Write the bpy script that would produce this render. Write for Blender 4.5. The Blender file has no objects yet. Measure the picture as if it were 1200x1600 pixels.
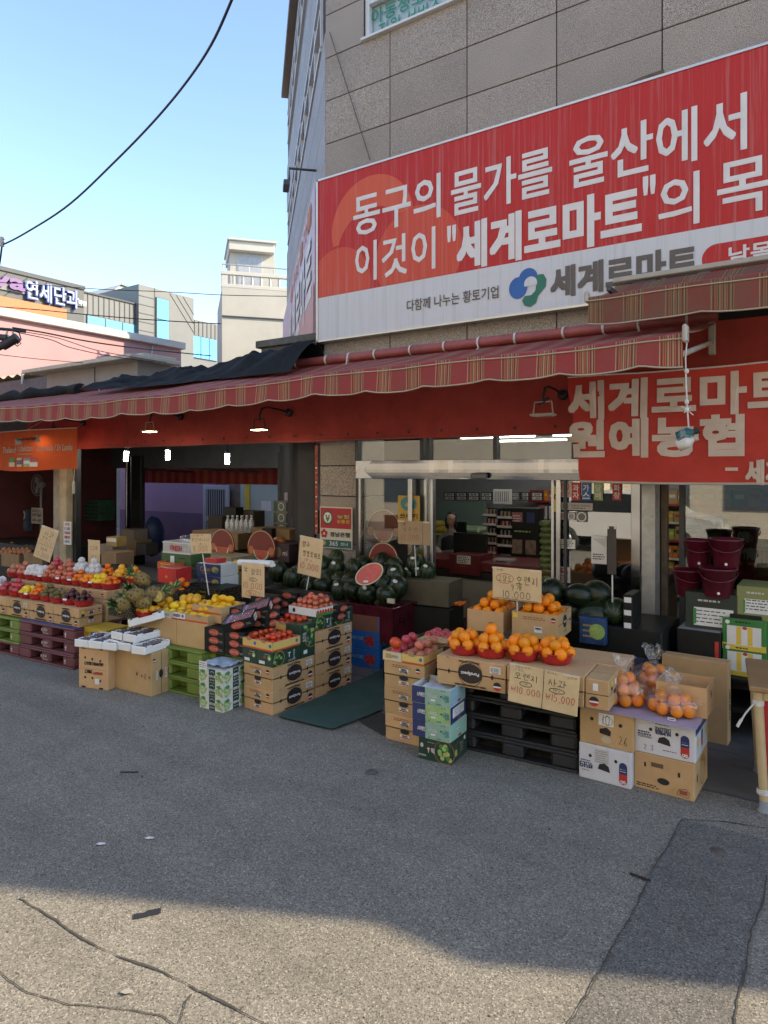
import bpy, bmesh, math, random
from mathutils import Vector, Matrix, noise
SC = bpy.context.scene
COL = SC.collection
rad = math.radians
RN = random.Random(11)

# ------------------------------------------------------------------ camera
FPX = 1067.0; YAW = rad(34); SY, CY = math.sin(YAW), math.cos(YAW); CAMH = 2.2; HOR = 735.0
cam = bpy.data.cameras.new('camera'); camo = bpy.data.objects.new('camera', cam); COL.objects.link(camo)
camo.location = (0, 0, CAMH); camo.rotation_euler = (rad(90), 0, YAW)
cam.sensor_fit = 'AUTO'; cam.sensor_width = 36; cam.lens = FPX/1600*36; cam.shift_y = -(800-HOR)/1600
cam.clip_start = 0.05; cam.clip_end = 2000
SC.camera = camo
# ------------------------------------------------------------------ sky, sun, exposure
SUN_AZ, SUN_EL = rad(26), rad(32)      # azimuth from +X towards +Y
w = bpy.data.worlds.new('World'); SC.world = w; w.use_nodes = True
nt = w.node_tree; bg = nt.nodes['Background']
sky = nt.nodes.new('ShaderNodeTexSky'); sky.sky_type = 'NISHITA'; sky.sun_disc = False
sky.sun_elevation = SUN_EL; sky.sun_rotation = rad(90)-SUN_AZ
sky.air_density = .9; sky.dust_density = .3; sky.ozone_density = 2.6; sky.altitude = 20
nt.links.new(sky.outputs[0], bg.inputs[0]); bg.inputs[1].default_value = 0.113
sl = bpy.data.lights.new('sun', 'SUN'); sl.energy = 2.0; sl.angle = rad(0.53); sl.color = (1.0, .87, .68)
so = bpy.data.objects.new('sun', sl); COL.objects.link(so)
sdir = Vector((math.cos(SUN_AZ)*math.cos(SUN_EL), math.sin(SUN_AZ)*math.cos(SUN_EL), math.sin(SUN_EL)))
so.rotation_euler = sdir.to_track_quat('Z', 'Y').to_euler(); so.location = sdir*60
SC.view_settings.view_transform = 'Standard'; SC.view_settings.look = 'None'
SC.view_settings.exposure = 2.13; SC.view_settings.gamma = 1.0
SC.view_settings.use_white_balance = True; SC.view_settings.white_balance_temperature = 7200; SC.view_settings.white_balance_tint = 8
SC.cycles.max_bounces = 8; SC.cycles.transparent_max_bounces = 16
SC.cycles.caustics_reflective = False; SC.cycles.caustics_refractive = False
SC.cycles.sample_clamp_indirect = 6

# ------------------------------------------------------------------ surveying: a picture point on a plane of known height / distance
def _ab(u, v): return (u-600)/FPX, (HOR-v)/FPX
def _pt(d, a, b): return Vector((d*(-SY+a*CY), d*(CY+a*SY), CAMH+d*b))
def onZ(u, v, z):
    a, b = _ab(u, v); return _pt((z-CAMH)/b, a, b)
def onY(u, v, y):
    a, b = _ab(u, v); return _pt(y/(CY+a*SY), a, b)
def onX(u, v, x):
    a, b = _ab(u, v); return _pt(x/(-SY+a*CY), a, b)

# ------------------------------------------------------------------ mesh builder
FONT_CACHE = {}
def glyphs(body):
    if body not in FONT_CACHE:
        cu = bpy.data.curves.new('t', 'FONT'); cu.body = body; cu.size = 1; cu.resolution_u = 2
        cu.align_x = 'CENTER'; cu.align_y = 'CENTER'
        ob = bpy.data.objects.new('t', cu); me = bpy.data.meshes.new_from_object(ob)
        vs = [(p.co.x, p.co.y) for p in me.vertices]; fs = [tuple(p.vertices) for p in me.polygons]
        bpy.data.objects.remove(ob); bpy.data.curves.remove(cu); bpy.data.meshes.remove(me)
        if vs:
            x0 = min(p[0] for p in vs); x1 = max(p[0] for p in vs); y0 = min(p[1] for p in vs); y1 = max(p[1] for p in vs)
            vs = [(p[0]-(x0+x1)/2, p[1]-(y0+y1)/2) for p in vs]
            FONT_CACHE[body] = (vs, fs, x1-x0, y1-y0)
        else: FONT_CACHE[body] = ([], [], 1, 1)
    return FONT_CACHE[body]

# handwriting: every jamo as pen strokes in a unit square (x right, y up)
def _circ(cx, cy, rx, ry, n=9, a0=95, sweep=375): return [(cx+rx*math.cos(rad(a0+sweep*i/n)), cy+ry*math.sin(rad(a0+sweep*i/n))) for i in range(n+1)]
CONS = {'ㄱ': [[(.1,.85),(.85,.85),(.6,.1)]], 'ㄴ': [[(.15,.9),(.15,.2),(.9,.25)]], 'ㄷ': [[(.85,.85),(.15,.85),(.15,.15),(.9,.2)]],
 'ㄹ': [[(.15,.9),(.8,.9),(.8,.55),(.15,.52),(.15,.12),(.9,.15)]], 'ㅁ': [[(.15,.85),(.15,.15),(.85,.15),(.85,.85),(.15,.85)]],
 'ㅂ': [[(.15,.9),(.15,.1),(.85,.1),(.85,.9)],[(.15,.5),(.85,.5)]], 'ㅅ': [[(.5,.9),(.1,.1)],[(.5,.65),(.9,.1)]],
 'ㅇ': [_circ(.5,.5,.4,.42)], 'ㅈ': [[(.1,.88),(.85,.88),(.15,.1)],[(.5,.55),(.9,.1)]], 'ㅊ': [[(.4,1),(.6,.98)],[(.1,.78),(.85,.78),(.15,.05)],[(.5,.45),(.9,.05)]],
 'ㅋ': [[(.1,.85),(.85,.85),(.65,.1)],[(.1,.5),(.8,.52)]], 'ㅌ': [[(.85,.88),(.15,.85),(.15,.12),(.9,.15)],[(.15,.5),(.8,.5)]],
 'ㅍ': [[(.1,.88),(.9,.88)],[(.35,.88),(.35,.15)],[(.65,.88),(.65,.15)],[(.05,.12),(.95,.12)]], 'ㅎ': [[(.35,1),(.65,1)],[(.1,.78),(.9,.78)],_circ(.5,.33,.34,.3)]}
CONS['ㄲ'] = [[(x*.45,y) for x,y in s] for s in CONS['ㄱ']]+[[(.5+x*.45,y) for x,y in s] for s in CONS['ㄱ']]
CONS['ㄸ'] = [[(x*.45,y) for x,y in s] for s in CONS['ㄷ']]+[[(.5+x*.45,y) for x,y in s] for s in CONS['ㄷ']]
CHO = 'ㄱㄲㄴㄷㄸㄹㅁㅂㅃㅅㅆㅇㅈㅉㅊㅋㅌㅍㅎ'
JUNG = 'ㅏㅐㅑㅒㅓㅔㅕㅖㅗㅘㅙㅚㅛㅜㅝㅞㅟㅠㅡㅢㅣ'
JONG = ' ㄱㄲㄳㄴㄵㄶㄷㄹㄺㄻㄼㄽㄾㄿㅀㅁㅂㅄㅅㅆㅇㅈㅊㅋㅌㅍㅎ'
def _vow(v):
    V = []; H = []
    if v in 'ㅏㅑㅘ': V += [[(.75,1),(.75,0)],[(.75,.5),(.97,.5)]]
    if v == 'ㅑ': V += [[(.75,.7),(.97,.7)]]
    if v in 'ㅐ': V += [[(.7,.95),(.7,.05)],[(.92,1),(.92,0)],[(.7,.5),(.92,.5)]]
    if v in 'ㅓㅕㅝ': V += [[(.85,1),(.85,0)],[(.6,.5),(.85,.5)]]
    if v == 'ㅕ': V += [[(.6,.7),(.85,.7)]]
    if v in 'ㅔㅖ': V += [[(.76,.95),(.76,.05)],[(.95,1),(.95,0)],[(.55,.5),(.76,.5)]]
    if v == 'ㅖ': V += [[(.55,.7),(.76,.7)]]
    if v in 'ㅣㅟㅢㅚ': V += [[(.85,1),(.85,0)]]
    if v in 'ㅗㅛㅘㅚ': H += [[(.05,.25),(.95,.25)],[(.5,.25),(.5,.8)]]
    if v in 'ㅜㅠㅝㅟ': H += [[(.05,.75),(.95,.75)],[(.5,.75),(.5,.1)]]
    if v in 'ㅡㅢ': H += [[(.05,.5),(.95,.5)]]
    return V, H
DIG = {'0': [_circ(.5,.5,.38,.48)], '1': [[(.45,1),(.35,0)]], '2': [[(.15,.8),(.5,1),(.8,.75),(.1,0),(.9,.05)]], '3': [[(.1,.9),(.6,1),(.75,.75),(.4,.55),(.8,.3),(.5,0),(.1,.1)]],
 '4': [[(.55,1),(.1,.35),(.9,.35)],[(.6,.6),(.55,0)]], '5': [[(.85,1),(.3,1),(.2,.6),(.7,.6),(.8,.25),(.4,0),(.1,.1)]], '6': [[(.7,1),(.2,.5),(.2,.15),(.6,0),(.8,.3),(.5,.5),(.2,.35)]],
 '7': [[(.1,.95),(.85,.95),(.4,0)]], '8': [[(.7,.9),(.3,.95),(.25,.65),(.7,.35),(.6,0),(.25,.1),(.35,.5),(.75,.8)]], '9': [[(.75,.8),(.4,1),(.2,.7),(.5,.5),(.75,.8),(.6,0)]],
 '.': [[(.32,.06),(.42,-.02),(.5,.05),(.40,.08)]], ',': [[(.5,.05),(.4,-.15)]], '(': [[(.7,1.05),(.4,.5),(.7,-.05)]], ')': [[(.3,1.05),(.6,.5),(.3,-.05)]], '-': [[(.1,.5),(.9,.5)]],
 '₩': [[(.0,.9),(.25,.1),(.5,.8),(.75,.1),(1,.9)],[(-.1,.5),(1.1,.5)]], '~': [[(0,.4),(.3,.6),(.6,.4),(1,.6)]]}
def hand_strokes(s, seed=1):
    r = random.Random(seed); out = []; x = 0
    for ch in s:
        k = ord(ch)-0xAC00
        j = lambda: r.uniform(-.035, .035)
        if 0 <= k < 11172:
            c, v, f = CHO[k//588], JUNG[k % 588//28], JONG[k % 28]
            V, H = _vow(v); bot = .38 if f != ' ' else 0
            y0 = bot; hh = 1-bot; jb = []
            cw = (.08, .58) if V else (.15, .85)
            ch_ = (y0+hh*(.45 if H else .08), y0+hh*.97)
            for st in CONS.get(c, CONS['ㅇ']): jb.append([(cw[0]+p*(cw[1]-cw[0]), ch_[0]+q*(ch_[1]-ch_[0])) for p, q in st])
            for st in V: jb.append([(p, y0+q*hh) for p, q in st])
            for st in H: jb.append([(p*(.65 if V else 1), y0+q*hh*.5) for p, q in st])
            if f != ' ':
                for st in CONS.get(f, CONS['ㅇ']): jb.append([(.2+p*.65, -.02+q*.36) for p, q in st])
            adv = 1.12
        elif ch in DIG: jb = [[(p*.6, q) for p, q in st] for st in DIG[ch]]; adv = .72 if ch not in '.,1' else .42
        else: jb = []; adv = .55
        dy = j()
        for st in jb: out.append([(x+p+j(), q+dy+j()) for p, q in st])
        x += adv
    return out, x

class MB:
    def __init__(s): s.v = []; s.f = []; s.m = []; s.sm = []; s.mats = []
    def mi(s, m):
        if m not in s.mats: s.mats.append(m)
        return s.mats.index(m)
    def add(s, vs, fs, m, M=None, smooth=False):
        o = len(s.v)
        s.v += [tuple(M @ Vector(p)) for p in vs] if M is not None else [tuple(p) for p in vs]
        k = s.mi(m)
        for f in fs: s.f.append(tuple(o+i for i in f)); s.m.append(k); s.sm.append(smooth)
        return s
    def box(s, c, d, m, ch=0, M=None):
        x, y, z = (q/2 for q in d); T = Matrix.Translation(c); T = M @ T if M is not None else T
        if ch <= 0:
            vs = [(a*x, b*y, e*z) for e in (-1, 1) for b in (-1, 1) for a in (-1, 1)]
            return s.add(vs, [(0,2,3,1),(4,5,7,6),(0,1,5,4),(2,6,7,3),(1,3,7,5),(0,4,6,2)], m, T)
        vs = []; 
        for e in (-1, 1):
            for b in (-1, 1):
                for a in (-1, 1):
                    vs += [(a*x, b*(y-ch), e*(z-ch)), (a*(x-ch), b*y, e*(z-ch)), (a*(x-ch), b*(y-ch), e*z)]
        I = lambda a, b, e, k: 3*((a > 0)+2*(b > 0)+4*(e > 0))+k
        fs = []
        def q(*ids):
            p = [Vector(vs[i]) for i in ids]; n = (p[1]-p[0]).cross(p[2]-p[0]); cc = sum(p, Vector())/len(p)
            fs.append(ids if n.dot(cc) > 0 else ids[::-1])
        for a in (-1, 1): q(I(a,-1,-1,0), I(a,1,-1,0), I(a,1,1,0), I(a,-1,1,0))
        for b in (-1, 1): q(I(-1,b,-1,1), I(1,b,-1,1), I(1,b,1,1), I(-1,b,1,1))
        for e in (-1, 1): q(I(-1,-1,e,2), I(1,-1,e,2), I(1,1,e,2), I(-1,1,e,2))
        for p in (-1, 1):
            for r in (-1, 1):
                q(I(p,r,-1,0), I(p,r,1,0), I(p,r,1,1), I(p,r,-1,1))
                q(I(p,-1,r,0), I(p,1,r,0), I(p,1,r,2), I(p,-1,r,2))
                q(I(-1,p,r,1), I(1,p,r,1), I(1,p,r,2), I(-1,p,r,2))
                for t in (-1, 1): q(I(p,r,t,0), I(p,r,t,1), I(p,r,t,2))
        return s.add(vs, fs, m, T)
    def tube(s, pts, r, m, n=6, cap=True, M=None):
        pts = [Vector(p) for p in pts]; vs = []; L = len(pts)
        up = Vector((0, 0, 1)); prev = None
        for i, p in enumerate(pts):
            t = (pts[min(i+1, L-1)]-pts[max(i-1, 0)]).normalized()
            if prev is None:
                a = t.cross(up)
                if a.length < 1e-3: a = t.cross(Vector((1, 0, 0)))
            else: a = prev - t*prev.dot(t)
            a.normalize(); prev = a; b = t.cross(a)
            rr = r[i] if isinstance(r, (list, tuple)) else r
            for k in range(n):
                th = 2*math.pi*k/n; vs.append(p+a*rr*math.cos(th)+b*rr*math.sin(th))
        fs = [(i*n+k, (i+1)*n+k, (i+1)*n+(k+1) % n, i*n+(k+1) % n) for i in range(L-1) for k in range(n)]
        fs = [f[::-1] for f in fs]
        s.add(vs, fs, m, M, True)
        if cap: s.add(vs[:n], [tuple(range(n))], m, M); s.add(vs[-n:], [tuple(range(n))[::-1]], m, M)
        return s
    def lathe(s, prof, m, n=16, M=None, smooth=True):
        vs = [(r*math.cos(2*math.pi*k/n), r*math.sin(2*math.pi*k/n), z) for r, z in prof for k in range(n)]
        fs = [(i*n+k, i*n+(k+1) % n, (i+1)*n+(k+1) % n, (i+1)*n+k) for i in range(len(prof)-1) for k in range(n)]
        return s.add(vs, fs, m, M, smooth)
    def ell(s, c, r, m, nu=14, nv=9, M=None, fn=None):
        if not isinstance(r, (tuple, list)): r = (r, r, r)
        vs = []; 
        for j in range(nv+1):
            ph = math.pi*j/nv
            for i in range(nu):
                th = 2*math.pi*i/nu; p = Vector((math.sin(ph)*math.cos(th), math.sin(ph)*math.sin(th), math.cos(ph)))
                k = fn(p) if fn else 1
                vs.append((c[0]+r[0]*p.x*k, c[1]+r[1]*p.y*k, c[2]+r[2]*p.z*k))
        fs = [(j*nu+i, (j+1)*nu+i, (j+1)*nu+(i+1) % nu, j*nu+(i+1) % nu) for j in range(nv) for i in range(nu)]
        return s.add(vs, fs, m, M, True)
    def poly(s, pts, m, M=None, z=0): return s.add([(p[0], p[1], z) for p in pts], [tuple(range(len(pts)))], m, M)
    def rect(s, x, y, w, h, m, M=None, z=0): return s.poly([(x-w/2,y-h/2),(x+w/2,y-h/2),(x+w/2,y+h/2),(x-w/2,y+h/2)], m, M, z)
    def disc(s, x, y, rx, ry, m, M=None, z=0, n=20): return s.poly([(x+rx*math.cos(2*math.pi*i/n), y+ry*math.sin(2*math.pi*i/n)) for i in range(n)], m, M, z)
    def ring(s, x, y, r0, r1, m, M=None, z=0, n=24):
        vs = [(x+r*math.cos(2*math.pi*i/n), y+r*math.sin(2*math.pi*i/n), z) for r in (r0, r1) for i in range(n)]
        return s.add(vs, [(i, (i+1) % n, n+(i+1) % n, n+i) if r0 > r1 else (n+i, n+(i+1) % n, (i+1) % n, i) for i in range(n)], m, M)
    def ribbon(s, pts, wd, m, M=None, z=0):
        L = len(pts)
        if L < 2: return s
        vs = []
        for i, p in enumerate(pts):
            a = pts[max(i-1, 0)]; b = pts[min(i+1, L-1)]; dx, dy = b[0]-a[0], b[1]-a[1]; l = math.hypot(dx, dy) or 1
            q = wd[i] if isinstance(wd, list) else wd
            nx, ny = -dy/l*q/2, dx/l*q/2
            vs += [(p[0]+nx, p[1]+ny, z), (p[0]-nx, p[1]-ny, z)]
        return s.add(vs, [(2*i, 2*i+1, 2*i+3, 2*i+2) for i in range(L-1)], m, M)
    def text(s, body, x, y, h, m, M=None, z=0, w=None, bold=0, rot=0, shear=0, hf=None):
        """printed lettering of height h (cap box), optional forced width w"""
        vs, fs, tw, th = glyphs(body)
        if not vs: return s
        ky = h/th; kx = (w/tw) if w else ky
        c, sn = math.cos(rot), math.sin(rot)
        offs = [(0, 0)] if not bold else [(dx*bold, dy*bold) for dx in (-1, 0, 1) for dy in (-1, 0, 1)]
        for i, (ox, oy) in enumerate(offs):
            P = []
            for a, b in vs:
                px, py = a*kx+ox*h+shear*b*ky, b*ky+oy*h
                P.append((x+px*c-py*sn, y+px*sn+py*c, z+i*.0004))
            s.add(P, fs, m, M)
        return s
    def hand(s, body, x, y, h, m, M=None, z=0, pen=.09, w=None, seed=1, center=True):
        st, tw = hand_strokes(body, seed); kx = w/tw if w else h*.8
        x0 = x-tw*kx/2 if center else x
        for i, q in enumerate(st): s.ribbon([(x0+p*kx, y-h/2+r*h) for p, r in q], pen*h, m, M, z+i*.00002)
        return s
    def build(s, name, parent=None, loc=None, rot=None, mesh_only=False):
        me = bpy.data.meshes.new(name); me.from_pydata(s.v, [], s.f)
        for m in s.mats: me.materials.append(m)
        me.polygons.foreach_set('material_index', s.m); me.polygons.foreach_set('use_smooth', s.sm); me.update()
        if mesh_only: return me
        o = bpy.data.objects.new(name, me); COL.objects.link(o)
        if parent: o.parent = parent
        if loc is not None: o.location = loc
        if rot is not None: o.rotation_euler = rot
        return o
def inst(name, me, loc, rot=(0,0,0), scale=1, parent=None):
    o = bpy.data.objects.new(name, me); COL.objects.link(o); o.location = loc; o.rotation_euler = rot
    o.scale = (scale,)*3 if not isinstance(scale, (tuple, list)) else scale
    if parent: o.parent = parent
    return o
def tag(o, label, cat, group=None):
    o['label'] = label; o['category'] = cat
    if group: o['group'] = group
    return o
def thing(name, label, cat, loc=(0,0,0), rz=0, group=None):
    o = bpy.data.objects.new(name, None); COL.objects.link(o); o.location = loc; o.rotation_euler = (0, 0, rz); o.empty_display_size = .1
    return tag(o, label, cat, group)
def struct(o): o['kind'] = 'structure'; return o
def stuff(o): o['kind'] = 'stuff'; return o
def dup(root, loc, rz=None, label=None, group=None):
    def cp(o, par):
        c = o.copy(); COL.objects.link(c)
        if par: c.parent = par
        for ch in kids.get(o.name, []): cp(ch, c)
        return c
    kids = {}
    stack = [root]
    while stack:
        q = stack.pop(); k = list(q.children); kids[q.name] = k; stack += k
    r = cp(root, None); r.location = loc
    if rz is not None: r.rotation_euler = (0, 0, rz)
    if label: r['label'] = label
    if group: r['group'] = group
    return r
def face(side, w, d, h, eps=.0015):
    """local frame of one face of a box standing on z=0 (x right, y up, z out), origin at the face centre"""
    if side == 'F': return Matrix.Translation((0, -d/2-eps, h/2)) @ Matrix.Rotation(rad(90), 4, 'X')
    if side == 'B': return Matrix.Translation((0, d/2+eps, h/2)) @ Matrix.Rotation(rad(180), 4, 'Z') @ Matrix.Rotation(rad(90), 4, 'X')
    if side == 'R': return Matrix.Translation((w/2+eps, 0, h/2)) @ Matrix.Rotation(rad(90), 4, 'Z') @ Matrix.Rotation(rad(90), 4, 'X')
    if side == 'L': return Matrix.Translation((-w/2-eps, 0, h/2)) @ Matrix.Rotation(rad(-90), 4, 'Z') @ Matrix.Rotation(rad(90), 4, 'X')
    return Matrix.Translation((0, 0, h+eps))
FRONT = Matrix.Rotation(rad(90), 4, 'X')      # a wall facing -Y: x right, y up, z towards the street
def AT(x, y, z): return Matrix.Translation((x, y, z))
# ------------------------------------------------------------------ materials
MATS = {}
def _new(name):
    m = bpy.data.materials.new(name); m.use_nodes = True; t = m.node_tree
    return m, t, t.nodes['Principled BSDF']
def nd(t, typ, **k):
    n = t.nodes.new(typ)
    for a, v in k.items(): setattr(n, a, v)
    return n
def sock(n, name, v): n.inputs[name].default_value = v
def coords(t, rnd=True):
    tc = nd(t, 'ShaderNodeTexCoord')
    if not rnd: return tc.outputs['Object']
    oi = nd(t, 'ShaderNodeObjectInfo'); mu = nd(t, 'ShaderNodeMath', operation='MULTIPLY'); mu.inputs[1].default_value = 37
    t.links.new(oi.outputs['Random'], mu.inputs[0])
    ad = nd(t, 'ShaderNodeVectorMath', operation='ADD'); t.links.new(tc.outputs['Object'], ad.inputs[0]); t.links.new(mu.outputs[0], ad.inputs[1])
    return ad.outputs[0]
def noise_n(t, vec, scale, detail=3, rough=.6):
    n = nd(t, 'ShaderNodeTexNoise'); sock(n, 'Scale', scale); sock(n, 'Detail', detail); sock(n, 'Roughness', rough)
    if vec is not None: t.links.new(vec, n.inputs['Vector'])
    return n
def ramp(t, fac, stops, interp='LINEAR'):
    r = nd(t, 'ShaderNodeValToRGB'); cr = r.color_ramp; cr.interpolation = interp
    while len(cr.elements) < len(stops): cr.elements.new(.5)
    for e, (p, c) in zip(cr.elements, stops): e.position = p; e.color = (*c, 1) if len(c) == 3 else c
    t.links.new(fac, r.inputs[0]); return r.outputs[0]
def bump(t, b, hgt, strength=.3, dist=.01):
    n = nd(t, 'ShaderNodeBump'); sock(n, 'Strength', strength); sock(n, 'Distance', dist); t.links.new(hgt, n.inputs['Height']); t.links.new(n.outputs[0], b.inputs['Normal'])
def P(name, col, rough=.6, var=.12, scale=6, metal=0, bmp=0, bs=40, rnd=0.0, spec=.5, coat=0, emit=0, alpha=1, dirt=None):
    """plain surface: base colour with soft mottling, optional grain and object-to-object variation"""
    if name in MATS: return MATS[name]
    m, t, b = _new(name); MATS[name] = m
    v = coords(t)
    n = noise_n(t, v, scale, 4)
    c = ramp(t, n.outputs[0], [(.3, [x*(1-var) for x in col]), (.7, [min(1, x*(1+var)) for x in col])])
    if dirt:
        n2 = noise_n(t, v, dirt[1], 6, .7); f = ramp(t, n2.outputs[0], [(dirt[2], (0,0,0)), (dirt[2]+.12, (1,1,1))])
        mx = nd(t, 'ShaderNodeMix', data_type='RGBA'); t.links.new(f, mx.inputs[0]); t.links.new(c, mx.inputs[6]); mx.inputs[7].default_value = (*dirt[0], 1); c = mx.outputs[2]
    if rnd:
        oi = nd(t, 'ShaderNodeObjectInfo'); hs = nd(t, 'ShaderNodeHueSaturation')
        mr = nd(t, 'ShaderNodeMapRange'); t.links.new(oi.outputs['Random'], mr.inputs[0]); mr.inputs[3].default_value = 1-rnd; mr.inputs[4].default_value = 1+rnd
        t.links.new(mr.outputs[0], hs.inputs['Value'])
        m2 = nd(t, 'ShaderNodeMapRange'); t.links.new(oi.outputs['Random'], m2.inputs[0]); m2.inputs[3].default_value = .5+rnd*.05; m2.inputs[4].default_value = .5-rnd*.05
        t.links.new(m2.outputs[0], hs.inputs['Hue']); t.links.new(c, hs.inputs['Color']); c = hs.outputs[0]
    t.links.new(c, b.inputs['Base Color'])
    sock(b, 'Roughness', rough); sock(b, 'Metallic', metal); sock(b, 'Specular IOR Level', spec); sock(b, 'Coat Weight', coat)
    if bmp: bump(t, b, noise_n(t, v, bs, 3).outputs[0], bmp, .006)
    if emit: t.links.new(c, b.inputs['Emission Color']); sock(b, 'Emission Strength', emit)
    return m
def striped(name, fade, period=.31, dirty=0):
    """awning cloth: plain bands alternating with groups of thin stripes, running front to back"""
    m, t, b = _new(name); v = coords(t, False)
    sx = nd(t, 'ShaderNodeSeparateXYZ'); t.links.new(v, sx.inputs[0])
    a = nd(t, 'ShaderNodeMath', operation='DIVIDE'); t.links.new(sx.outputs[0], a.inputs[0]); a.inputs[1].default_value = period
    fr = nd(t, 'ShaderNodeMath', operation='FRACT'); t.links.new(a.outputs[0], fr.inputs[0])
    red, cre, ora, dk = fade
    st = [(0, red), (.40, cre), (.425, red), (.455, dk), (.475, ora), (.505, red), (.53, ora), (.56, dk), (.58, cre), (.61, red), (.635, ora), (.665, dk), (.69, cre), (.715, red), (.74, ora), (.77, dk), (.79, red), (.82, cre), (.845, dk), (.87, ora), (.9, red)]
    c = ramp(t, fr.outputs[0], st, 'CONSTANT')
    n = noise_n(t, v, 2.2, 5, .7)
    if dirty:
        f = ramp(t, n.outputs[0], [(.42, (0,0,0)), (.7, (1,1,1))]); mx = nd(t, 'ShaderNodeMix', data_type='RGBA')
        sc = nd(t, 'ShaderNodeMath', operation='MULTIPLY'); t.links.new(f, sc.inputs[0]); sc.inputs[1].default_value = dirty
        t.links.new(sc.outputs[0], mx.inputs[0]); t.links.new(c, mx.inputs[6]); mx.inputs[7].default_value = (.16, .14, .09, 1); c = mx.outputs[2]
    t.links.new(c, b.inputs['Base Color']); sock(b, 'Roughness', .75); sock(b, 'Specular IOR Level', .3)
    bump(t, b, noise_n(t, v, 6, 3).outputs[0], .25, .02)
    # cloth lets a little light through
    tr = nd(t, 'ShaderNodeBsdfTranslucent'); t.links.new(c, tr.inputs[0]); ms = nd(t, 'ShaderNodeMixShader'); ms.inputs[0].default_value = .25
    t.links.new(b.outputs[0], ms.inputs[1]); t.links.new(tr.outputs[0], ms.inputs[2]); t.links.new(ms.outputs[0], t.nodes['Material Output'].inputs[0])
    return m
def cloth(name, col, trans=.2, var=.15, rough=.8, vs=3, streak=0):
    m, t, b = _new(name); v = coords(t, False)
    n = noise_n(t, v, vs, 5, .65); c = ramp(t, n.outputs[0], [(.3, [x*(1-var) for x in col]), (.72, [min(1, x*(1+var)) for x in col])])
    t.links.new(c, b.inputs['Base Color']); sock(b, 'Roughness', rough); sock(b, 'Specular IOR Level', .3)
    bump(t, b, noise_n(t, v, 9, 3).outputs[0], .2, .02)
    tr = nd(t, 'ShaderNodeBsdfTranslucent'); t.links.new(c, tr.inputs[0]); ms = nd(t, 'ShaderNodeMixShader'); ms.inputs[0].default_value = trans
    t.links.new(b.outputs[0], ms.inputs[1]); t.links.new(tr.outputs[0], ms.inputs[2]); t.links.new(ms.outputs[0], t.nodes['Material Output'].inputs[0])
    return m
def film(name, tint=(1,1,1), refl=.12, rough=.08, milk=0.0, bumps=0):
    """glass pane / clear plastic: passes light straight through, reflects at grazing angles"""
    m, t, b = _new(name)
    tr = nd(t, 'ShaderNodeBsdfTransparent'); tr.inputs[0].default_value = (*tint, 1)
    gl = nd(t, 'ShaderNodeBsdfGlossy'); sock(gl, 'Roughness', rough); gl.inputs[0].default_value = (1, 1, 1, 1)
    fz = nd(t, 'ShaderNodeLayerWeight'); sock(fz, 'Blend', .5); pw = nd(t, 'ShaderNodeMath', operation='POWER'); t.links.new(fz.outputs['Facing'], pw.inputs[0]); pw.inputs[1].default_value = 5
    ad = nd(t, 'ShaderNodeMath', operation='MULTIPLY_ADD'); ad.use_clamp = True; t.links.new(pw.outputs[0], ad.inputs[0]); ad.inputs[1].default_value = .7; ad.inputs[2].default_value = refl
    ms = nd(t, 'ShaderNodeMixShader'); t.links.new(ad.outputs[0], ms.inputs[0]); t.links.new(tr.outputs[0], ms.inputs[1]); t.links.new(gl.outputs[0], ms.inputs[2])
    out = ms.outputs[0]
    if bumps:
        v = coords(t); n = noise_n(t, v, bumps, 2, .5); bn = nd(t, 'ShaderNodeBump'); sock(bn, 'Strength', .9); sock(bn, 'Distance', .02)
        t.links.new(n.outputs[0], bn.inputs['Height']); t.links.new(bn.outputs[0], gl.inputs['Normal'])
    if milk:
        df = nd(t, 'ShaderNodeBsdfDiffuse'); df.inputs[0].default_value = (.85, .87, .88, 1); m2 = nd(t, 'ShaderNodeMixShader'); m2.inputs[0].default_value = milk
        t.links.new(out, m2.inputs[1]); t.links.new(df.outputs[0], m2.inputs[2]); out = m2.outputs[0]
    t.links.new(out, t.nodes['Material Output'].inputs[0]); return m

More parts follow.
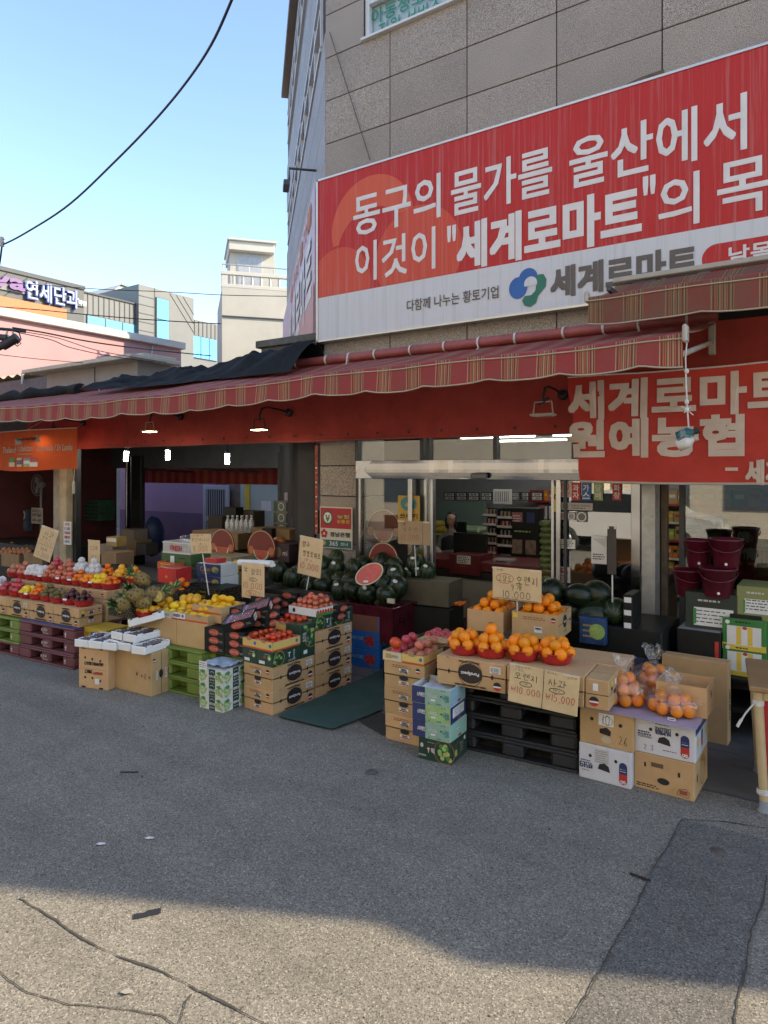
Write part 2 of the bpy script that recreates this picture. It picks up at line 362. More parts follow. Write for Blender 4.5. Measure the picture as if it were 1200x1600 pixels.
def asphalt(name, lo, hi, dk, big):
    m, t, b = _new(name); v = coords(t, False)
    vo = nd(t, 'ShaderNodeTexVoronoi'); sock(vo, 'Scale', 150.0); t.links.new(v, vo.inputs['Vector'])
    sp = nd(t, 'ShaderNodeSeparateColor'); t.links.new(vo.outputs['Color'], sp.inputs[0])
    st = ramp(t, sp.outputs[0], [(0, dk), (.16, lo), (.6, [(a+b)/2 for a, b in zip(lo, hi)]), (.9, hi), (1, [min(1, x*1.5) for x in hi])])
    n1 = noise_n(t, v, 320, 2); n2 = noise_n(t, v, .45, 5, .62); n3 = noise_n(t, v, 3.0, 5, .7)
    mot = ramp(t, n2.outputs[0], [(.3, (1-big,)*3), (.7, (1+big,)*3)])
    mot3 = ramp(t, n3.outputs[0], [(.3, (.88,)*3), (.7, (1.1,)*3)])
    gr = ramp(t, n1.outputs[0], [(.3, (.88,)*3), (.7, (1.12,)*3)])
    c = st
    mp = nd(t, 'ShaderNodeMapping'); mp.inputs['Scale'].default_value = (.22, 2.4, 1); mp.inputs['Rotation'].default_value = (0, 0, -.12); t.links.new(v, mp.inputs[0])
    n4 = noise_n(t, mp.outputs[0], 1.0, 4, .6); wear = ramp(t, n4.outputs[0], [(.32, (.86,)*3), (.5, (1.0,)*3), (.7, (1.09,)*3)])
    n5 = noise_n(t, v, 1.1, 3, .5); spot = ramp(t, n5.outputs[0], [(.24, (.72,)*3), (.32, (1,)*3)])
    for q in (mot, mot3, gr, wear, spot):
        x = nd(t, 'ShaderNodeMix', data_type='RGBA', blend_type='MULTIPLY'); x.inputs[0].default_value = 1
        t.links.new(c, x.inputs[6]); t.links.new(q, x.inputs[7]); c = x.outputs[2]
    t.links.new(c, b.inputs['Base Color']); sock(b, 'Roughness', .88); sock(b, 'Specular IOR Level', .35)
    h = nd(t, 'ShaderNodeMath', operation='ADD'); t.links.new(vo.outputs['Distance'], h.inputs[0]); t.links.new(n1.outputs[0], h.inputs[1])
    bump(t, b, h.outputs[0], .35, .004); return m
def granite(name, a, bcol, sc=150):
    m, t, b = _new(name); v = coords(t)
    n = noise_n(t, v, sc, 2, .5); c = ramp(t, n.outputs[0], [(.33, [x*.5 for x in a]), (.45, a), (.56, bcol), (.68, [min(1, x*1.3) for x in bcol])])
    n2 = noise_n(t, v, 1.2, 4); q = ramp(t, n2.outputs[0], [(.3, (.88,)*3), (.7, (1.08,)*3)])
    x = nd(t, 'ShaderNodeMix', data_type='RGBA', blend_type='MULTIPLY'); x.inputs[0].default_value = 1; t.links.new(c, x.inputs[6]); t.links.new(q, x.inputs[7])
    oi = nd(t, 'ShaderNodeObjectInfo'); hs = nd(t, 'ShaderNodeHueSaturation'); mr = nd(t, 'ShaderNodeMapRange'); t.links.new(oi.outputs['Random'], mr.inputs[0]); mr.inputs[3].default_value = .95; mr.inputs[4].default_value = 1.06
    t.links.new(mr.outputs[0], hs.inputs['Value']); t.links.new(x.outputs[2], hs.inputs['Color']); t.links.new(hs.outputs[0], b.inputs['Base Color']); sock(b, 'Roughness', .6); return m
def streaked(name, col, amt=.25, low=.4):
    """sign face with pale vertical rain streaks"""
    m, t, b = _new(name); v = coords(t, False)
    mp = nd(t, 'ShaderNodeMapping'); mp.inputs['Scale'].default_value = (14, 1, .25); t.links.new(v, mp.inputs[0])
    n = noise_n(t, mp.outputs[0], 1.6, 5, .75); f = ramp(t, n.outputs[0], [(.5, (0,0,0)), (.78, (1,1,1))])
    s = nd(t, 'ShaderNodeMath', operation='MULTIPLY'); t.links.new(f, s.inputs[0]); s.inputs[1].default_value = amt
    x = nd(t, 'ShaderNodeMix', data_type='RGBA'); t.links.new(s.outputs[0], x.inputs[0]); x.inputs[6].default_value = (*col, 1); x.inputs[7].default_value = (low, low, low*.98, 1)
    t.links.new(x.outputs[2], b.inputs['Base Color']); sock(b, 'Roughness', .5); sock(b, 'Specular IOR Level', .3); return m
def melonskin(name):
    m, t, b = _new(name); v = coords(t, False)
    sp = nd(t, 'ShaderNodeSeparateXYZ'); t.links.new(v, sp.inputs[0])
    at = nd(t, 'ShaderNodeMath', operation='ARCTAN2'); t.links.new(sp.outputs[0], at.inputs[0]); t.links.new(sp.outputs[1], at.inputs[1])
    n = noise_n(t, v, 22, 4, .7)
    ma = nd(t, 'ShaderNodeMath', operation='MULTIPLY_ADD'); t.links.new(n.outputs[0], ma.inputs[0]); ma.inputs[1].default_value = 4.0
    m11 = nd(t, 'ShaderNodeMath', operation='MULTIPLY'); t.links.new(at.outputs[0], m11.inputs[0]); m11.inputs[1].default_value = 11
    t.links.new(m11.outputs[0], ma.inputs[2]); si = nd(t, 'ShaderNodeMath', operation='SINE'); t.links.new(ma.outputs[0], si.inputs[0])
    c = ramp(t, si.outputs[0], [(0, (.010, .022, .008)), (.55, (.013, .029, .010)), (.85, (.028, .058, .017)), (1, (.05, .09, .026))])
    oi = nd(t, 'ShaderNodeObjectInfo'); hs = nd(t, 'ShaderNodeHueSaturation'); mr = nd(t, 'ShaderNodeMapRange'); t.links.new(oi.outputs['Random'], mr.inputs[0]); mr.inputs[3].default_value = .4; mr.inputs[4].default_value = 1.05
    t.links.new(mr.outputs[0], hs.inputs['Value']); t.links.new(c, hs.inputs['Color'])
    t.links.new(hs.outputs[0], b.inputs['Base Color']); sock(b, 'Roughness', .38); return m

KRAFT = P('kraft_board', (.52, .325, .155), .82, .10, 5, bmp=.12, bs=60, rnd=.10)
KRAFT2 = P('kraft_board_plain', (.54, .35, .165), .82, .08, 5, bmp=.1, bs=60, rnd=.06)
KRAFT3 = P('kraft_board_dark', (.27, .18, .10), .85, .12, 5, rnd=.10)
KIN = P('board_inside', (.33, .23, .14), .88, .1, 6)
SIGNB = P('sign_board', (.66, .48, .27), .85, .08, 7, bmp=.15, bs=25, rnd=.06)
INK = P('black_ink', (.018, .016, .016), .7, 0)
BRN_INK = P('red_brown_ink', (.30, .07, .05), .7, 0)
RED_INK = P('red_marker', (.42, .05, .04), .7, 0)
WHITE = P('white_print', (.72, .72, .70), .6, .05)
PAPER = P('white_paper', (.70, .70, .68), .7, .05)
RED = P('red_print', (.50, .035, .03), .5, .08)
YEL = P('yellow_print', (.72, .50, .06), .6, .08)
NAVY = P('navy_print', (.025, .04, .13), .5, .1)
BLUE = P('blue_print', (.03, .13, .38), .5, .1)
GREEN = P('green_print', (.05, .24, .06), .5, .15)
LIME = P('lime_print', (.30, .44, .12), .5, .2, 12)
TEAL = P('teal_print', (.02, .11, .12), .5, .08)
ORANGE_P = P('orange_print', (.72, .22, .03), .55, .1)
BLACKC = P('black_board', (.012, .013, .012), .5, .2, spec=.3)
DKGREEN = P('dark_green_board', (.018, .05, .03), .45, .2)
GOLD = P('gold_print', (.45, .30, .08), .45, .1)
BOWL = P('red_plastic', (.46, .022, .026), .3, .08, 8, spec=.5)
STEEL = P('stainless_steel', (.44, .44, .44), .16, .04, 3, metal=1)
ALU = P('aluminium', (.55, .56, .57), .35, .06, 5, metal=1)
GALV = P('galvanised_steel', (.42, .43, .42), .5, .2, 7, metal=.6, bmp=.1, bs=20, dirt=((.09,.07,.05), 9, .63))
DARKM = P('dark_metal', (.045, .046, .05), .45, .2)
BLACKM = P('black_metal', (.02, .02, .022), .5, .2)
RUBBER = P('black_rubber', (.02, .02, .02), .7, .1)
WPAINT = P('white_paint', (.66, .66, .63), .5, .06)
FOAM = P('white_foam', (.78, .78, .76), .7, .03, bmp=.1, bs=200)
ROPE = P('white_rope', (.60, .58, .54), .8, .15, 40)
GLASS = film('window_glass', (.90,.94,.93), .085, .0)
CLEAR = film('clear_plastic_bag', (.985,.985,.985), .10, .10, .03, 26)
CLING = film('cling_film', (.97,.96,.98), .10, .15, .05, 60)
AWN = striped('awning_cloth', [(.37,.062,.066), (.52,.36,.24), (.48,.18,.08), (.07,.04,.05)], .31, .3)
AWN2 = striped('grimy_awning_cloth', [(.26,.075,.06), (.36,.26,.15), (.34,.15,.06), (.05,.04,.04)], .34, .75)
AWN3 = striped('rear_awning_cloth', [(.30,.03,.03), (.50,.14,.05), (.46,.11,.04), (.09,.02,.03)], .31, 0)
TARP = cloth('red_tarpaulin', (.42,.062,.05), .12, .2)
BANNER = cloth('red_banner_cloth', (.60, .065, .05), .25, .14)
OBANNER = cloth('orange_banner_cloth', (.66, .11, .03), .25, .10)
NET = cloth('black_shade_net', (.010, .012, .014), .05, .4, .9, 14)
ORANGE = P('orange_peel', (.86, .255, .004), .42, .12, 9, bmp=.3, bs=150, rnd=.15, spec=.5)
MANDARIN = P('mandarin_peel', (.80, .17, .006), .42, .06, 6, bmp=.2, bs=150, rnd=.1)
LEMON = P('lemon_peel', (.84, .56, .02), .42, .1, 8, bmp=.2, bs=150, rnd=.14)
MELONY = P('yellow_melon_skin', (.86, .46, .008), .4, .12, 8, rnd=.12)
TOMATO = P('tomato_skin', (.62, .055, .015), .22, .25, 9, rnd=.18)
TOMATO2 = P('pink_tomato_skin', (.58, .14, .07), .28, .3, 8, rnd=.22)
APPLE = P('apple_skin', (.45, .05, .05), .3, .35, 9, rnd=.2)
PEACH = P('blush_apple_skin', (.50, .16, .09), .4, .35, 8, rnd=.2)
KIWI = P('kiwi_skin', (.16, .12, .04), .8, .2, 10, bmp=.3, bs=120, rnd=.15)
MANGOST = P('dark_fruit_skin', (.085, .022, .018), .45, .3, 9, rnd=.25)
ONION = P('onion_skin', (.38, .15, .06), .45, .25, 9, rnd=.15)
FNET = P('foam_net', (.74, .70, .66), .75, .08, 40, bmp=.9, bs=75)
GREENL = P('leaf_green', (.04,.085,.025), .5, .3, 14)
STEM = P('dry_stem', (.10, .09, .04), .8, .2)
MELON = melonskin('watermelon_rind')
FLESH = P('watermelon_flesh', (.62, .10, .07), .35, .15, 25)
RINDW = P('pale_rind', (.62, .58, .36), .5, .1)
PINE = P('pineapple_rind', (.23, .15, .04), .6, .35, 16, rnd=.1)
PINED = P('pineapple_eye', (.08, .06, .025), .7, .2)
PINEF = P('pineapple_flesh', (.62, .45, .12), .5, .15, 20)
MAROON = P('maroon_plastic', (.095, .010, .022), .3, .12, 6)
SKIN = P('skin', (.50, .31, .22), .55, .06, 12)
HAIR = P('black_hair', (.012, .010, .009), .45, .2, 30)
# ------------------------------------------------------------------ ground
ASPH = asphalt('asphalt', (.155,.142,.118), (.262,.238,.195), (.07,.066,.058), .12)
ASPH2 = asphalt('patch_asphalt', (.105,.098,.087), (.18,.17,.15), (.05,.048,.045), .14)
CONC = P('shop_floor_concrete', (.13, .125, .115), .7, .25, 1.5, bmp=.2, bs=60, dirt=((.05,.048,.045), 2.2, .56))
CRACK = P('crack_dirt', (.06, .054, .044), .95, .3, 30)
gm = MB(); gm.poly([(-160,-160),(160,-160),(160,160),(-160,160)], ASPH); struct(gm.build('road'))
def jag(pts, seg=.05, amp=.012, seed=3):
    out = []; s = 0
    for (a, b) in zip(pts, pts[1:]):
        L = math.hypot(b[0]-a[0], b[1]-a[1]); n = max(1, int(L/.018)); nx, ny = -(b[1]-a[1])/L, (b[0]-a[0])/L
        for i in range(n):
            t = s+L*i/n; o = amp*(2.2*noise.noise(Vector((t*2.2, seed, 0)))+.7*noise.noise(Vector((t*14, seed, 4)))+.35*noise.noise(Vector((t*45, seed, 9))))
            out.append((a[0]+(b[0]-a[0])*i/n+nx*o, a[1]+(b[1]-a[1])*i/n+ny*o))
        s += L
    out.append(pts[-1]); return out
g2 = lambda u, v: tuple(onZ(u, v, 0)[:2])
pl = [g2(1065,1281), g2(1010,1385), g2(930,1530), g2(885,1620)]; pr = [g2(1197,1370), g2(1172,1475), g2(1155,1570), g2(1148,1640)]
pL, pR = jag(pl, .06, .012, 4), jag(pr, .06, .012, 5)
pm = MB(); pm.poly(pL+[(pl[-1][0]+.25, .6), (pr[-1][0]+.1, .6)]+pR[::-1]+[(.72, 4.72)], ASPH2, None, .004); struct(pm.build('road_patch'))
cm = MB()
def crack(px, w0, seed, seg=.022, amp=.008):
    p = jag([g2(*q) for q in px], seg, amp, seed); r = random.Random(seed)
    cm.ribbon(p, [w0*(1.0+1.1*noise.noise(Vector((i*.09, seed, 2)))+.5*noise.noise(Vector((i*.5, seed, 5)))) for i, _ in enumerate(p)], CRACK, None, .0052)
crack([(30,1405),(70,1432),(110,1456),(190,1496),(240,1515),(300,1546),(360,1572),(430,1610)], .0085, 1, .022, .009)
crack([(-20,1505),(40,1550),(110,1572),(190,1580),(255,1588),(300,1620)], .0045, 2, .025)
crack([(280,1600),(290,1565),(300,1555)], .005, 6, .02)
for L, wd, sd in ((pl, .008, 4), (pr, .010, 5)):
    p = jag(L, .06, .012, sd); r = random.Random(sd); cm.ribbon(p, [wd*(.7+1.1*noise.noise(Vector((i*.09, sd, 2)))+.5*noise.noise(Vector((i*.5, sd, 5)))) for i, _ in enumerate(p)], CRACK, None, .0088)
crack([(1066,1281),(1130,1284),(1210,1297)], .006, 8)
crack([(1080,1236),(1130,1226),(1200,1236)], .008, 9)
struct(cm.build('road_crack'))
fm = MB(); fm.box((0, 10.2, -.01), (20, 8.6, .04), CONC); fm.poly([(-5.3,5.0),(7,5.35),(7,5.93),(-5.3,5.93)], CONC, None, .006); struct(fm.build('shop_floor'))
fm = MB(); fm.box((-15.1, 9.5, -.012), (10.0, 7.2, .04), CONC); struct(fm.build('passage_floor'))
dm = MB()   # dark drain strip by the mat
q = [g2(560,1128), g2(592,1112), g2(640,1140), g2(598,1150)]
dm.poly(q, P('drain_grit', (.04,.037,.034), .95, .4, 60, bmp=.5, bs=90), None, .009); struct(dm.build('drain_strip'))

# ------------------------------------------------------------------ market building
YF = 7.1
GRAN = granite('granite_tile', (.225,.193,.170), (.40,.35,.315)); GRANB = granite('granite_backing', (.10,.082,.072), (.17,.14,.125))
SIDEW = granite('side_granite', (.25,.24,.24), (.36,.35,.35)); JOINT = P('dark_joint', (.035,.03,.028), .9, .2)
ROOFM = P('roof_felt', (.10,.10,.10), .9, .2)
INW = P('shop_inner_wall', (.34,.35,.37), .7, .05); CEIL = P('shop_ceiling', (.52,.52,.50), .8, .04)
bld = thing('market_building', 'tall granite clad building with the big red sign across its front', 'building', (0, 0, 0))
HT = 12.3; XC, XR = -5.733, 7.1
sdv = Vector((-.722, .719, 0)).normalized(); far = Vector((XC, YF, 0))+sdv*9.58
WZ0, WZ1, WX0 = 7.70, 9.36, -5.11
mb = MB()   # front wall behind the tiles, with an opening left for the window strip
def slab(x0, x1, z0, z1, y0=YF+.03, y1=YF+.3, m=JOINT): mb.box(((x0+x1)/2, (y0+y1)/2, (z0+z1)/2), (x1-x0, y1-y0, z1-z0), m)
slab(XC+.03, XR, 2.62, WZ0); slab(XC+.03, WX0, WZ0, WZ1); slab(6.0, XR, WZ0, WZ1); slab(XC+.03, XR, WZ1, HT)
mb.build('front_wall', bld)
mb = MB(); mb.box((XR-.15, 14.6, HT/2), (.3, 14.4, HT), SIDEW); mb.box(((far.x+XR)/2+.1, 21.9, HT/2), (XR-far.x, .3, HT), SIDEW)
mb.box((far.x+.15, (far.y+21.7)/2+.2, HT/2), (.3, 21.7-far.y, HT), SIDEW); mb.build('rear_wall', bld)
mb = MB(); mb.add([(XC+.1,YF+.1,HT),(XR-.1,YF+.1,HT),(XR-.1,21.8,HT),(far.x+.1,21.8,HT),(far.x+.1,far.y+.1,HT)], [(0,1,2,3,4)], ROOFM); mb.build('roof', bld)
SIDE = Matrix.Translation((XC, YF, 0)) @ Matrix.Rotation(math.atan2(-sdv.y, -sdv.x), 4, 'Z')     # local x 0 at the corner, negative away; local -y outwards
mb = MB()
for z0, z1 in ((2.0, 8.1), (9.05, 10.75), (11.6, HT)): mb.box((-4.79, .17, (z0+z1)/2), (9.58, .28, z1-z0), P('side_joint', (.15,.15,.15), .9), 0, SIDE)
for a, b2 in ((-9.58, -9.0), (-.55, 0)):
    for z0, z1 in ((8.1, 9.05), (10.75, 11.6)): mb.box(((a+b2)/2, .17, (z0+z1)/2), (b2-a, .28, z1-z0), JOINT, 0, SIDE)
mb.build('side_wall', bld)
COPE = P('coping_metal', (.16,.13,.115), .5, .1)
mb = MB(); mb.box((-4.79, .1, HT+.06), (9.66, .5, .14), COPE, .01, SIDE); mb.box(((XC+XR)/2, YF+.12, HT+.06), (XR-XC, .5, .14), COPE, .01); mb.build('coping', bld)
# granite tiles, each one a part
tcache = {}
def tile(x0, x1, z0, z1, par, M=None, mat=None, y=0, th=.03):
    g = .006; k = (round(x1-x0, 3), round(z1-z0, 3), mat.name, M is not None)
    if k not in tcache:
        t = MB(); t.box((0, 0, 0), (x1-x0-2*g, th, z1-z0-2*g), mat, .004); tcache[k] = t.build('tile', mesh_only=True)
    p = Vector(((x0+x1)/2, y+th/2, (z0+z1)/2))
    if M is not None: return inst('tile', tcache[k], M @ p, M.to_euler(), 1, par)
    return inst('tile', tcache[k], (p.x, YF+p.y, p.z), (0,0,0), 1, par)
cols = [XC, -4.701]+[-4.701+1.0707*k for k in range(1, 12)]; cols[-1] = XR
zs = [6.537+.571*k for k in range(-5, 11)]; zs[-1] = HT
for i in range(len(zs)-1):
    for j in range(len(cols)-1):
        x0, x1 = cols[j], cols[j+1]
        if zs[i] < 5.3 and i > 0: continue            # behind the sign
        if zs[i+1] > WZ0+.03 and zs[i] < WZ1-.03:
            if x0 >= WX0 and x1 <= 6.0: continue
            if j == 0: x1 = WX0
            if x1 > 6.5 or x0 >= 6.0: x0 = 6.0
            if j != 0 and x0 < 6.0: continue
        tile(x0, x1, zs[i], zs[i+1], bld, None, GRAN)
for i in range(16):
    z0 = 2.9+.571*i; z1 = min(z0+.571, HT)
    for j in range(9):
        x0 = -9.58+1.0644*j
        if (z1 > 8.2 and z0 < 8.95) or (z1 > 10.85 and z0 < 11.5): continue
        tile(x0, x0+1.0644, z0, z1, bld, SIDE, SIDEW, 0)
# side window bands
SKYGL = P('sky_mirror_glass', (.55,.60,.66), .06, .03, 2, metal=.85); WFR = P('window_frame_white', (.62,.65,.68), .4, .05)
for z0, z1 in ((8.1, 9.05), (10.75, 11.6)):
    fr = MB()
    for z in (z0+.04, z1-.04, (z0+z1)/2+.1): fr.box((-4.78, .03, z), (8.46, .10, .06), WFR, 0, SIDE)
    for k in range(10): fr.box((-9.0+8.44*k/9, .035, (z0+z1)/2), (.06, .09, z1-z0-.14), WFR, 0, SIDE)
    f = fr.build('window', bld); gl = MB(); gl.box((-4.78, .06, (z0+z1)/2), (8.4, .02, z1-z0-.1), SKYGL, 0, SIDE); gl.build('pane', f)
# front window strip with white posters in the panes
fr = MB(); PX = [WX0+.03+1.19*k for k in range(10)]
for z in (WZ0+.035, 8.19, WZ1-.035): fr.box(((WX0+6.0)/2, YF+.10, z), (6.0-WX0-.02, .12, .07 if z != 8.19 else .05), WFR, .006)
fr.box(((WX0+6.0)/2, YF+.02, WZ0-.012), (6.0-WX0, .16, .03), WFR)
for x in PX: fr.box((x, YF+.10, (WZ0+WZ1)/2), (.06, .118, WZ1-WZ0-.06), WFR, .006)
wf = fr.build('window', bld)
for k in range(9):
    p = MB(); p.box(((PX[k]+PX[k+1])/2, YF+.115, (WZ0+8.17)/2+.02), (1.12, .012, .42), GLASS); p.box(((PX[k]+PX[k+1])/2, YF+.115, 8.76), (1.12, .012, 1.08), GLASS); p.build('pane', wf)
    q = MB(); q.box(((PX[k]+PX[k+1])/2, YF+.14, (WZ0+8.17)/2+.02), (1.12, .004, .42), PAPER); q.box(((PX[k]+PX[k+1])/2, YF+.14, 8.76), (1.12, .004, 1.08), PAPER)
    M = Matrix.Translation(((PX[k]+PX[k+1])/2, YF+.106, 0)) @ FRONT
    if k == 0: q.text('아동청소년', -.08, 8.03, .20, TEAL if 0 else P('poster_green', (.02,.26,.20), .6), M, w=.98, bold=.012); q.text('지원 서비스', 0, 7.82, .19, MATS['poster_green'], M, w=.92, bold=.012)
    q.build('poster', wf)
# thin cable hanging down the face, stain patches
cb = MB(); cb.tube([onY(515,50,YF-.03), onY(546,148,YF-.03), onY(578,250,YF-.03)], .006, P('grey_cable', (.09,.085,.085), .7)); st = MB(); st.poly([(onY(u, v, 7.0).x, onY(u, v, 7.0).z) for u, v in ((975,124),(1000,112),(1034,100),(1036,108),(1008,120),(978,132))], P('wall_stain', (.13,.09,.07), .8, .3, 20), Matrix.Translation((0, YF-.0015, 0)) @ FRONT); st.build('stain', bld)
tag(cb.build('wall_cable'), 'thin dark cable slanting down the granite wall beside the window', 'cable')
# ---------------- ground floor of the market: pillar, ceiling, inner walls
mb = MB(); mb.box((-5.535, YF+.33, 1.5), (.56, .56, 3.0), JOINT); pil = mb.build('pillar', bld)
z = .05
for z1 in (.62, 1.24, 1.86, 2.26, 2.62):
    t = MB(); t.box((-5.535, YF+.035, (z+z1)/2), (.60, .03, z1-z-.012), GRAN, .004); t.build('tile', pil)
    t = MB(); t.box((-5.215, YF+.33, (z+z1)/2), (.03, .58, z1-z-.012), GRAN, .004); t.build('tile', pil); z = z1
mb = MB(); cp = [(-5.25,7.38),(7,7.38),(7,12.65),(-10.3,12.65)]; mb.add([(x, y, z) for z in (2.76, 2.84) for x, y in cp], [(3,2,1,0),(4,5,6,7),(0,1,5,4),(1,2,6,5),(2,3,7,6),(3,0,4,7)], CEIL); mb.build('ceiling', bld)
mb = MB(); mb.box((-1.6, 12.6, 1.4), (17.4, .1, 2.8), INW); mb.box((-3.75, .45, 1.4), (7.2, .06, 2.8), INW, 0, SIDE); mb.box((6.95, 10.0, 1.4), (.1, 5.2, 2.8), INW); mb.build('inner_wall', bld)

# lit fluorescent tubes under the ceiling
TUBE = P('lit_tube', (.95,.97,1.0), .5, 0, emit=2.2)
tm = MB(); tm.box((0, 0, .03), (1.25, .14, .05), WPAINT, .008); fixture = tm.build('housing', mesh_only=True)
tm = MB(); tm.tube([(-.6,-.035,0),(.6,-.035,0)], .014, TUBE, 6); tm.tube([(-.6,.035,0),(.6,.035,0)], .014, TUBE, 6); tubes = tm.build('tube', mesh_only=True)
for i, (x, y) in enumerate([(-4.4,8.3),(-2.9,8.3),(-4.4,9.6),(-2.9,9.6),(-4.4,11.0),(-2.9,11.0),(-1.2,11.2)]):
    t = thing('ceiling_light', 'twin tube fluorescent light glowing under the shop ceiling', 'ceiling light', (x, y, 2.72), 0, 'fluorescent lights in the market')
    inst('housing', fixture, (0,0,0), parent=t); inst('tube', tubes, (0,0,-.012), parent=t)

# ---------------- shop front: frames, glass, stainless header
sf = thing('shop_front', 'glazed shop front with a stainless steel header over the open sliding door', 'shop front', (0, YF, 0))
DX = [-5.19, -4.36, -4.10, -2.60, -2.44, -1.72]
hd = MB()
n = 60; x0, x1 = -5.19, -1.66
for i in range(n):     # slightly wavy polished sheet
    a, b2 = x0+(x1-x0)*i/n, x0+(x1-x0)*(i+1)/n
    wv = lambda x: .026*math.sin(x*4.1)+.010*math.sin(x*9+1)
    for j in range(6):
        z0, z1 = 2.10+.22*j/6, 2.10+.22*(j+1)/6; zz = lambda zq: .010*math.sin((zq-2.1)/.22*math.pi)
        hd.add([(a,-.07-wv(a)-zz(z0),z0),(b2,-.07-wv(b2)-zz(z0),z0),(b2,-.07-wv(b2)-zz(z1),z1),(a,-.07-wv(a)-zz(z1),z1)], [(0,1,2,3)], STEEL, None, True)
hd.box(((x0+x1)/2, 0, 2.21), (x1-x0, .10, .22), ALU); hd.build('header', sf)
fr = MB()
for x in (-5.19, -4.22, -4.13, -3.26, -2.36, -1.70): fr.box((x, 0, 2.465), (.045, .08, .29), DARKM)
fr.box((-3.42, 0, 2.615), (3.6, .09, .03), DARKM); fr.build('transom_frame', sf)
g = MB(); g.box((-3.43, .01, 2.46), (3.5, .008, .27), GLASS); g.build('transom_glass', sf)
def post(x, w_, m, y=0, d=.09, z0=0.03, z1=2.10, nm='post'): p = MB(); p.box((x, y, (z0+z1)/2), (w_, d, z1-z0), m, .004); return p.build(nm, sf)
post(-5.17, .06, DARKM); post(-5.125, .03, STEEL, -.02)
post(-4.37, .06, STEEL, -.02); post(-4.22, .035, ALU, .09); post(-4.115, .03, ALU, .06); post(-2.61, .035, ALU, .06); post(-2.52, .05, STEEL, -.02); post(-2.45, .03, DARKM)
post(-1.72, .09, STEEL, -.04)
def pane(x0, x1, z0, z1, y, nm='glass_pane', m=GLASS): p = MB(); p.box(((x0+x1)/2, y, (z0+z1)/2), (x1-x0, .01, z1-z0), m); return p.build(nm, sf)
pane(-5.10, -4.40, .60, 2.09, 0); pane(-4.35, -4.13, .05, 2.08, .08); pane(-2.42, -1.77, .80, 2.09, .0, 'glass_pane', film('mirror_tint_glass', (.62,.66,.64), .26, .0))
KNEE = P('orange_skirting', (.33,.09,.035), .5, .12)
p = MB(); p.box((-2.10, 0, .40), (.66, .10, .74), P('knee_wall_grey', (.30,.29,.27), .7, .1)); p.box((-2.10, -.012, .78), (.66, .13, .05), KNEE); p.build('knee_wall', sf)
p = MB(); p.box((-4.75, 0, .30), (.70, .10, .56), MATS['knee_wall_grey']); p.build('knee_wall', sf)
p = MB(); p.box((-3.42, -.115, 2.135), (.20, .07, .075), P('sensor_grey', (.16,.16,.17), .4), .02); p.build('door_sensor', sf)
# right-hand half of the shop front, beyond the steel column
pane(-1.30, .20, .70, 2.50, .15, 'glass_pane', film('dim_glass', (.5,.55,.53), .17, .0)); pane(.30, 3.0, .70, 2.50, .15)
p = MB(); 
for x in (-1.33, .25, 3.0): p.box((x, .15, 1.35), (.05, .07, 2.5), DARKM)
p.box((.9, .15, 2.55), (4.5, .08, .09), DARKM); p.box((.9, .15, .35), (4.5, .10, .64), DARKM); p.build('frame', sf)
q = MB(); q.box((-2.1, .55, 1.05), (1.0, .03, 2.1), P('dark_backing_board', (.035,.035,.036), .7)); tag(q.build('added_backing', None, (0, YF, 0)), 'dark back of a shelf standing behind the right door glass', 'shelf')  # added panel: hides the bright interior so the mirrored street shows in the pane
# two steel columns in front of it
cl = thing('steel_column', 'scuffed grey steel H-beam column standing in front of the glass', 'column', (-1.578, 6.93, 0))
c = MB(); c.box((0, 0, 1.55), (.125, .012, 3.1), GALV); c.build('flange', cl); c = MB(); c.box((0, .19, 1.55), (.125, .012, 3.1), GALV); c.build('flange', cl)
c = MB(); c.box((0, .095, 1.55), (.010, .176, 3.1), GALV); c.build('web', cl)
c = MB(); c.box((.09, .30, 1.3), (.05, .10, 2.6), P('brown_door_jamb', (.15,.105,.07), .6, .3, 8)); c.build('jamb', cl)

# ------------------------------------------------------------------ the big sign
SIGNR = streaked('sign_red', (.48,.026,.028), .35, .45); SIGNW = streaked('sign_white', (.60,.62,.66), .5, .34)
SIGNO = streaked('sign_circle', (.62,.10,.055), .3, .5); SIGNO2 = streaked('sign_circle_pale', (.58,.075,.045), .3, .5)
LETW = P('letter_white', (.68,.67,.68), .5, .06, 5); LETG = P('letter_grey', (.11,.095,.09), .5, .05)
sg = thing('main_sign', 'huge red and white store sign with Korean slogan across the building front', 'sign', (0, 0, 0))
YS = YF-.14
SX0, SX1 = onY(497, 400, YS).x, 7.27
SZ0, SZM, SZ1 = onY(497,532,YS).z, onY(497,466,YS).z, onY(497,284,YS).z
p = MB(); p.box(((SX0+SX1)/2, YS+.07, (SZM+SZ1)/2), (SX1-SX0, .14, SZ1-SZM), SIGNR); p.build('red_panel', sg)
p = MB(); p.box(((SX0+SX1)/2, YS+.07, (SZ0+SZM)/2), (SX1-SX0, .14, SZM-SZ0), SIGNW); p.build('white_panel', sg)
p = MB()
p.box((SX0-.012, YS+.07, (SZ0+SZ1)/2), (.03, .16, SZ1-SZ0+.05), ALU); p.box(((SX0+SX1)/2, YS+.07, SZ1+.012), (SX1-SX0+.04, .16, .024), ALU); p.box(((SX0+SX1)/2, YS+.07, SZ0-.012), (SX1-SX0+.04, .16, .024), ALU); p.build('frame', sg)
SM = Matrix.Translation((0, YS-.002, 0)) @ FRONT
def sp(u, v): q = onY(u, v, YS); return q.x, q.z
def circle_clip(cx, cz, r, cut=None, n=60):
    return [(min(max(cx+r*math.cos(2*math.pi*i/n), SX0+.01), SX1), min(max(cz+r*math.sin(2*math.pi*i/n), SZM+.004), SZ1-.01)) for i in range(n)]
em = MB()   # faded emblem of overlapping discs: ring crescent top, disc right, disc lower left
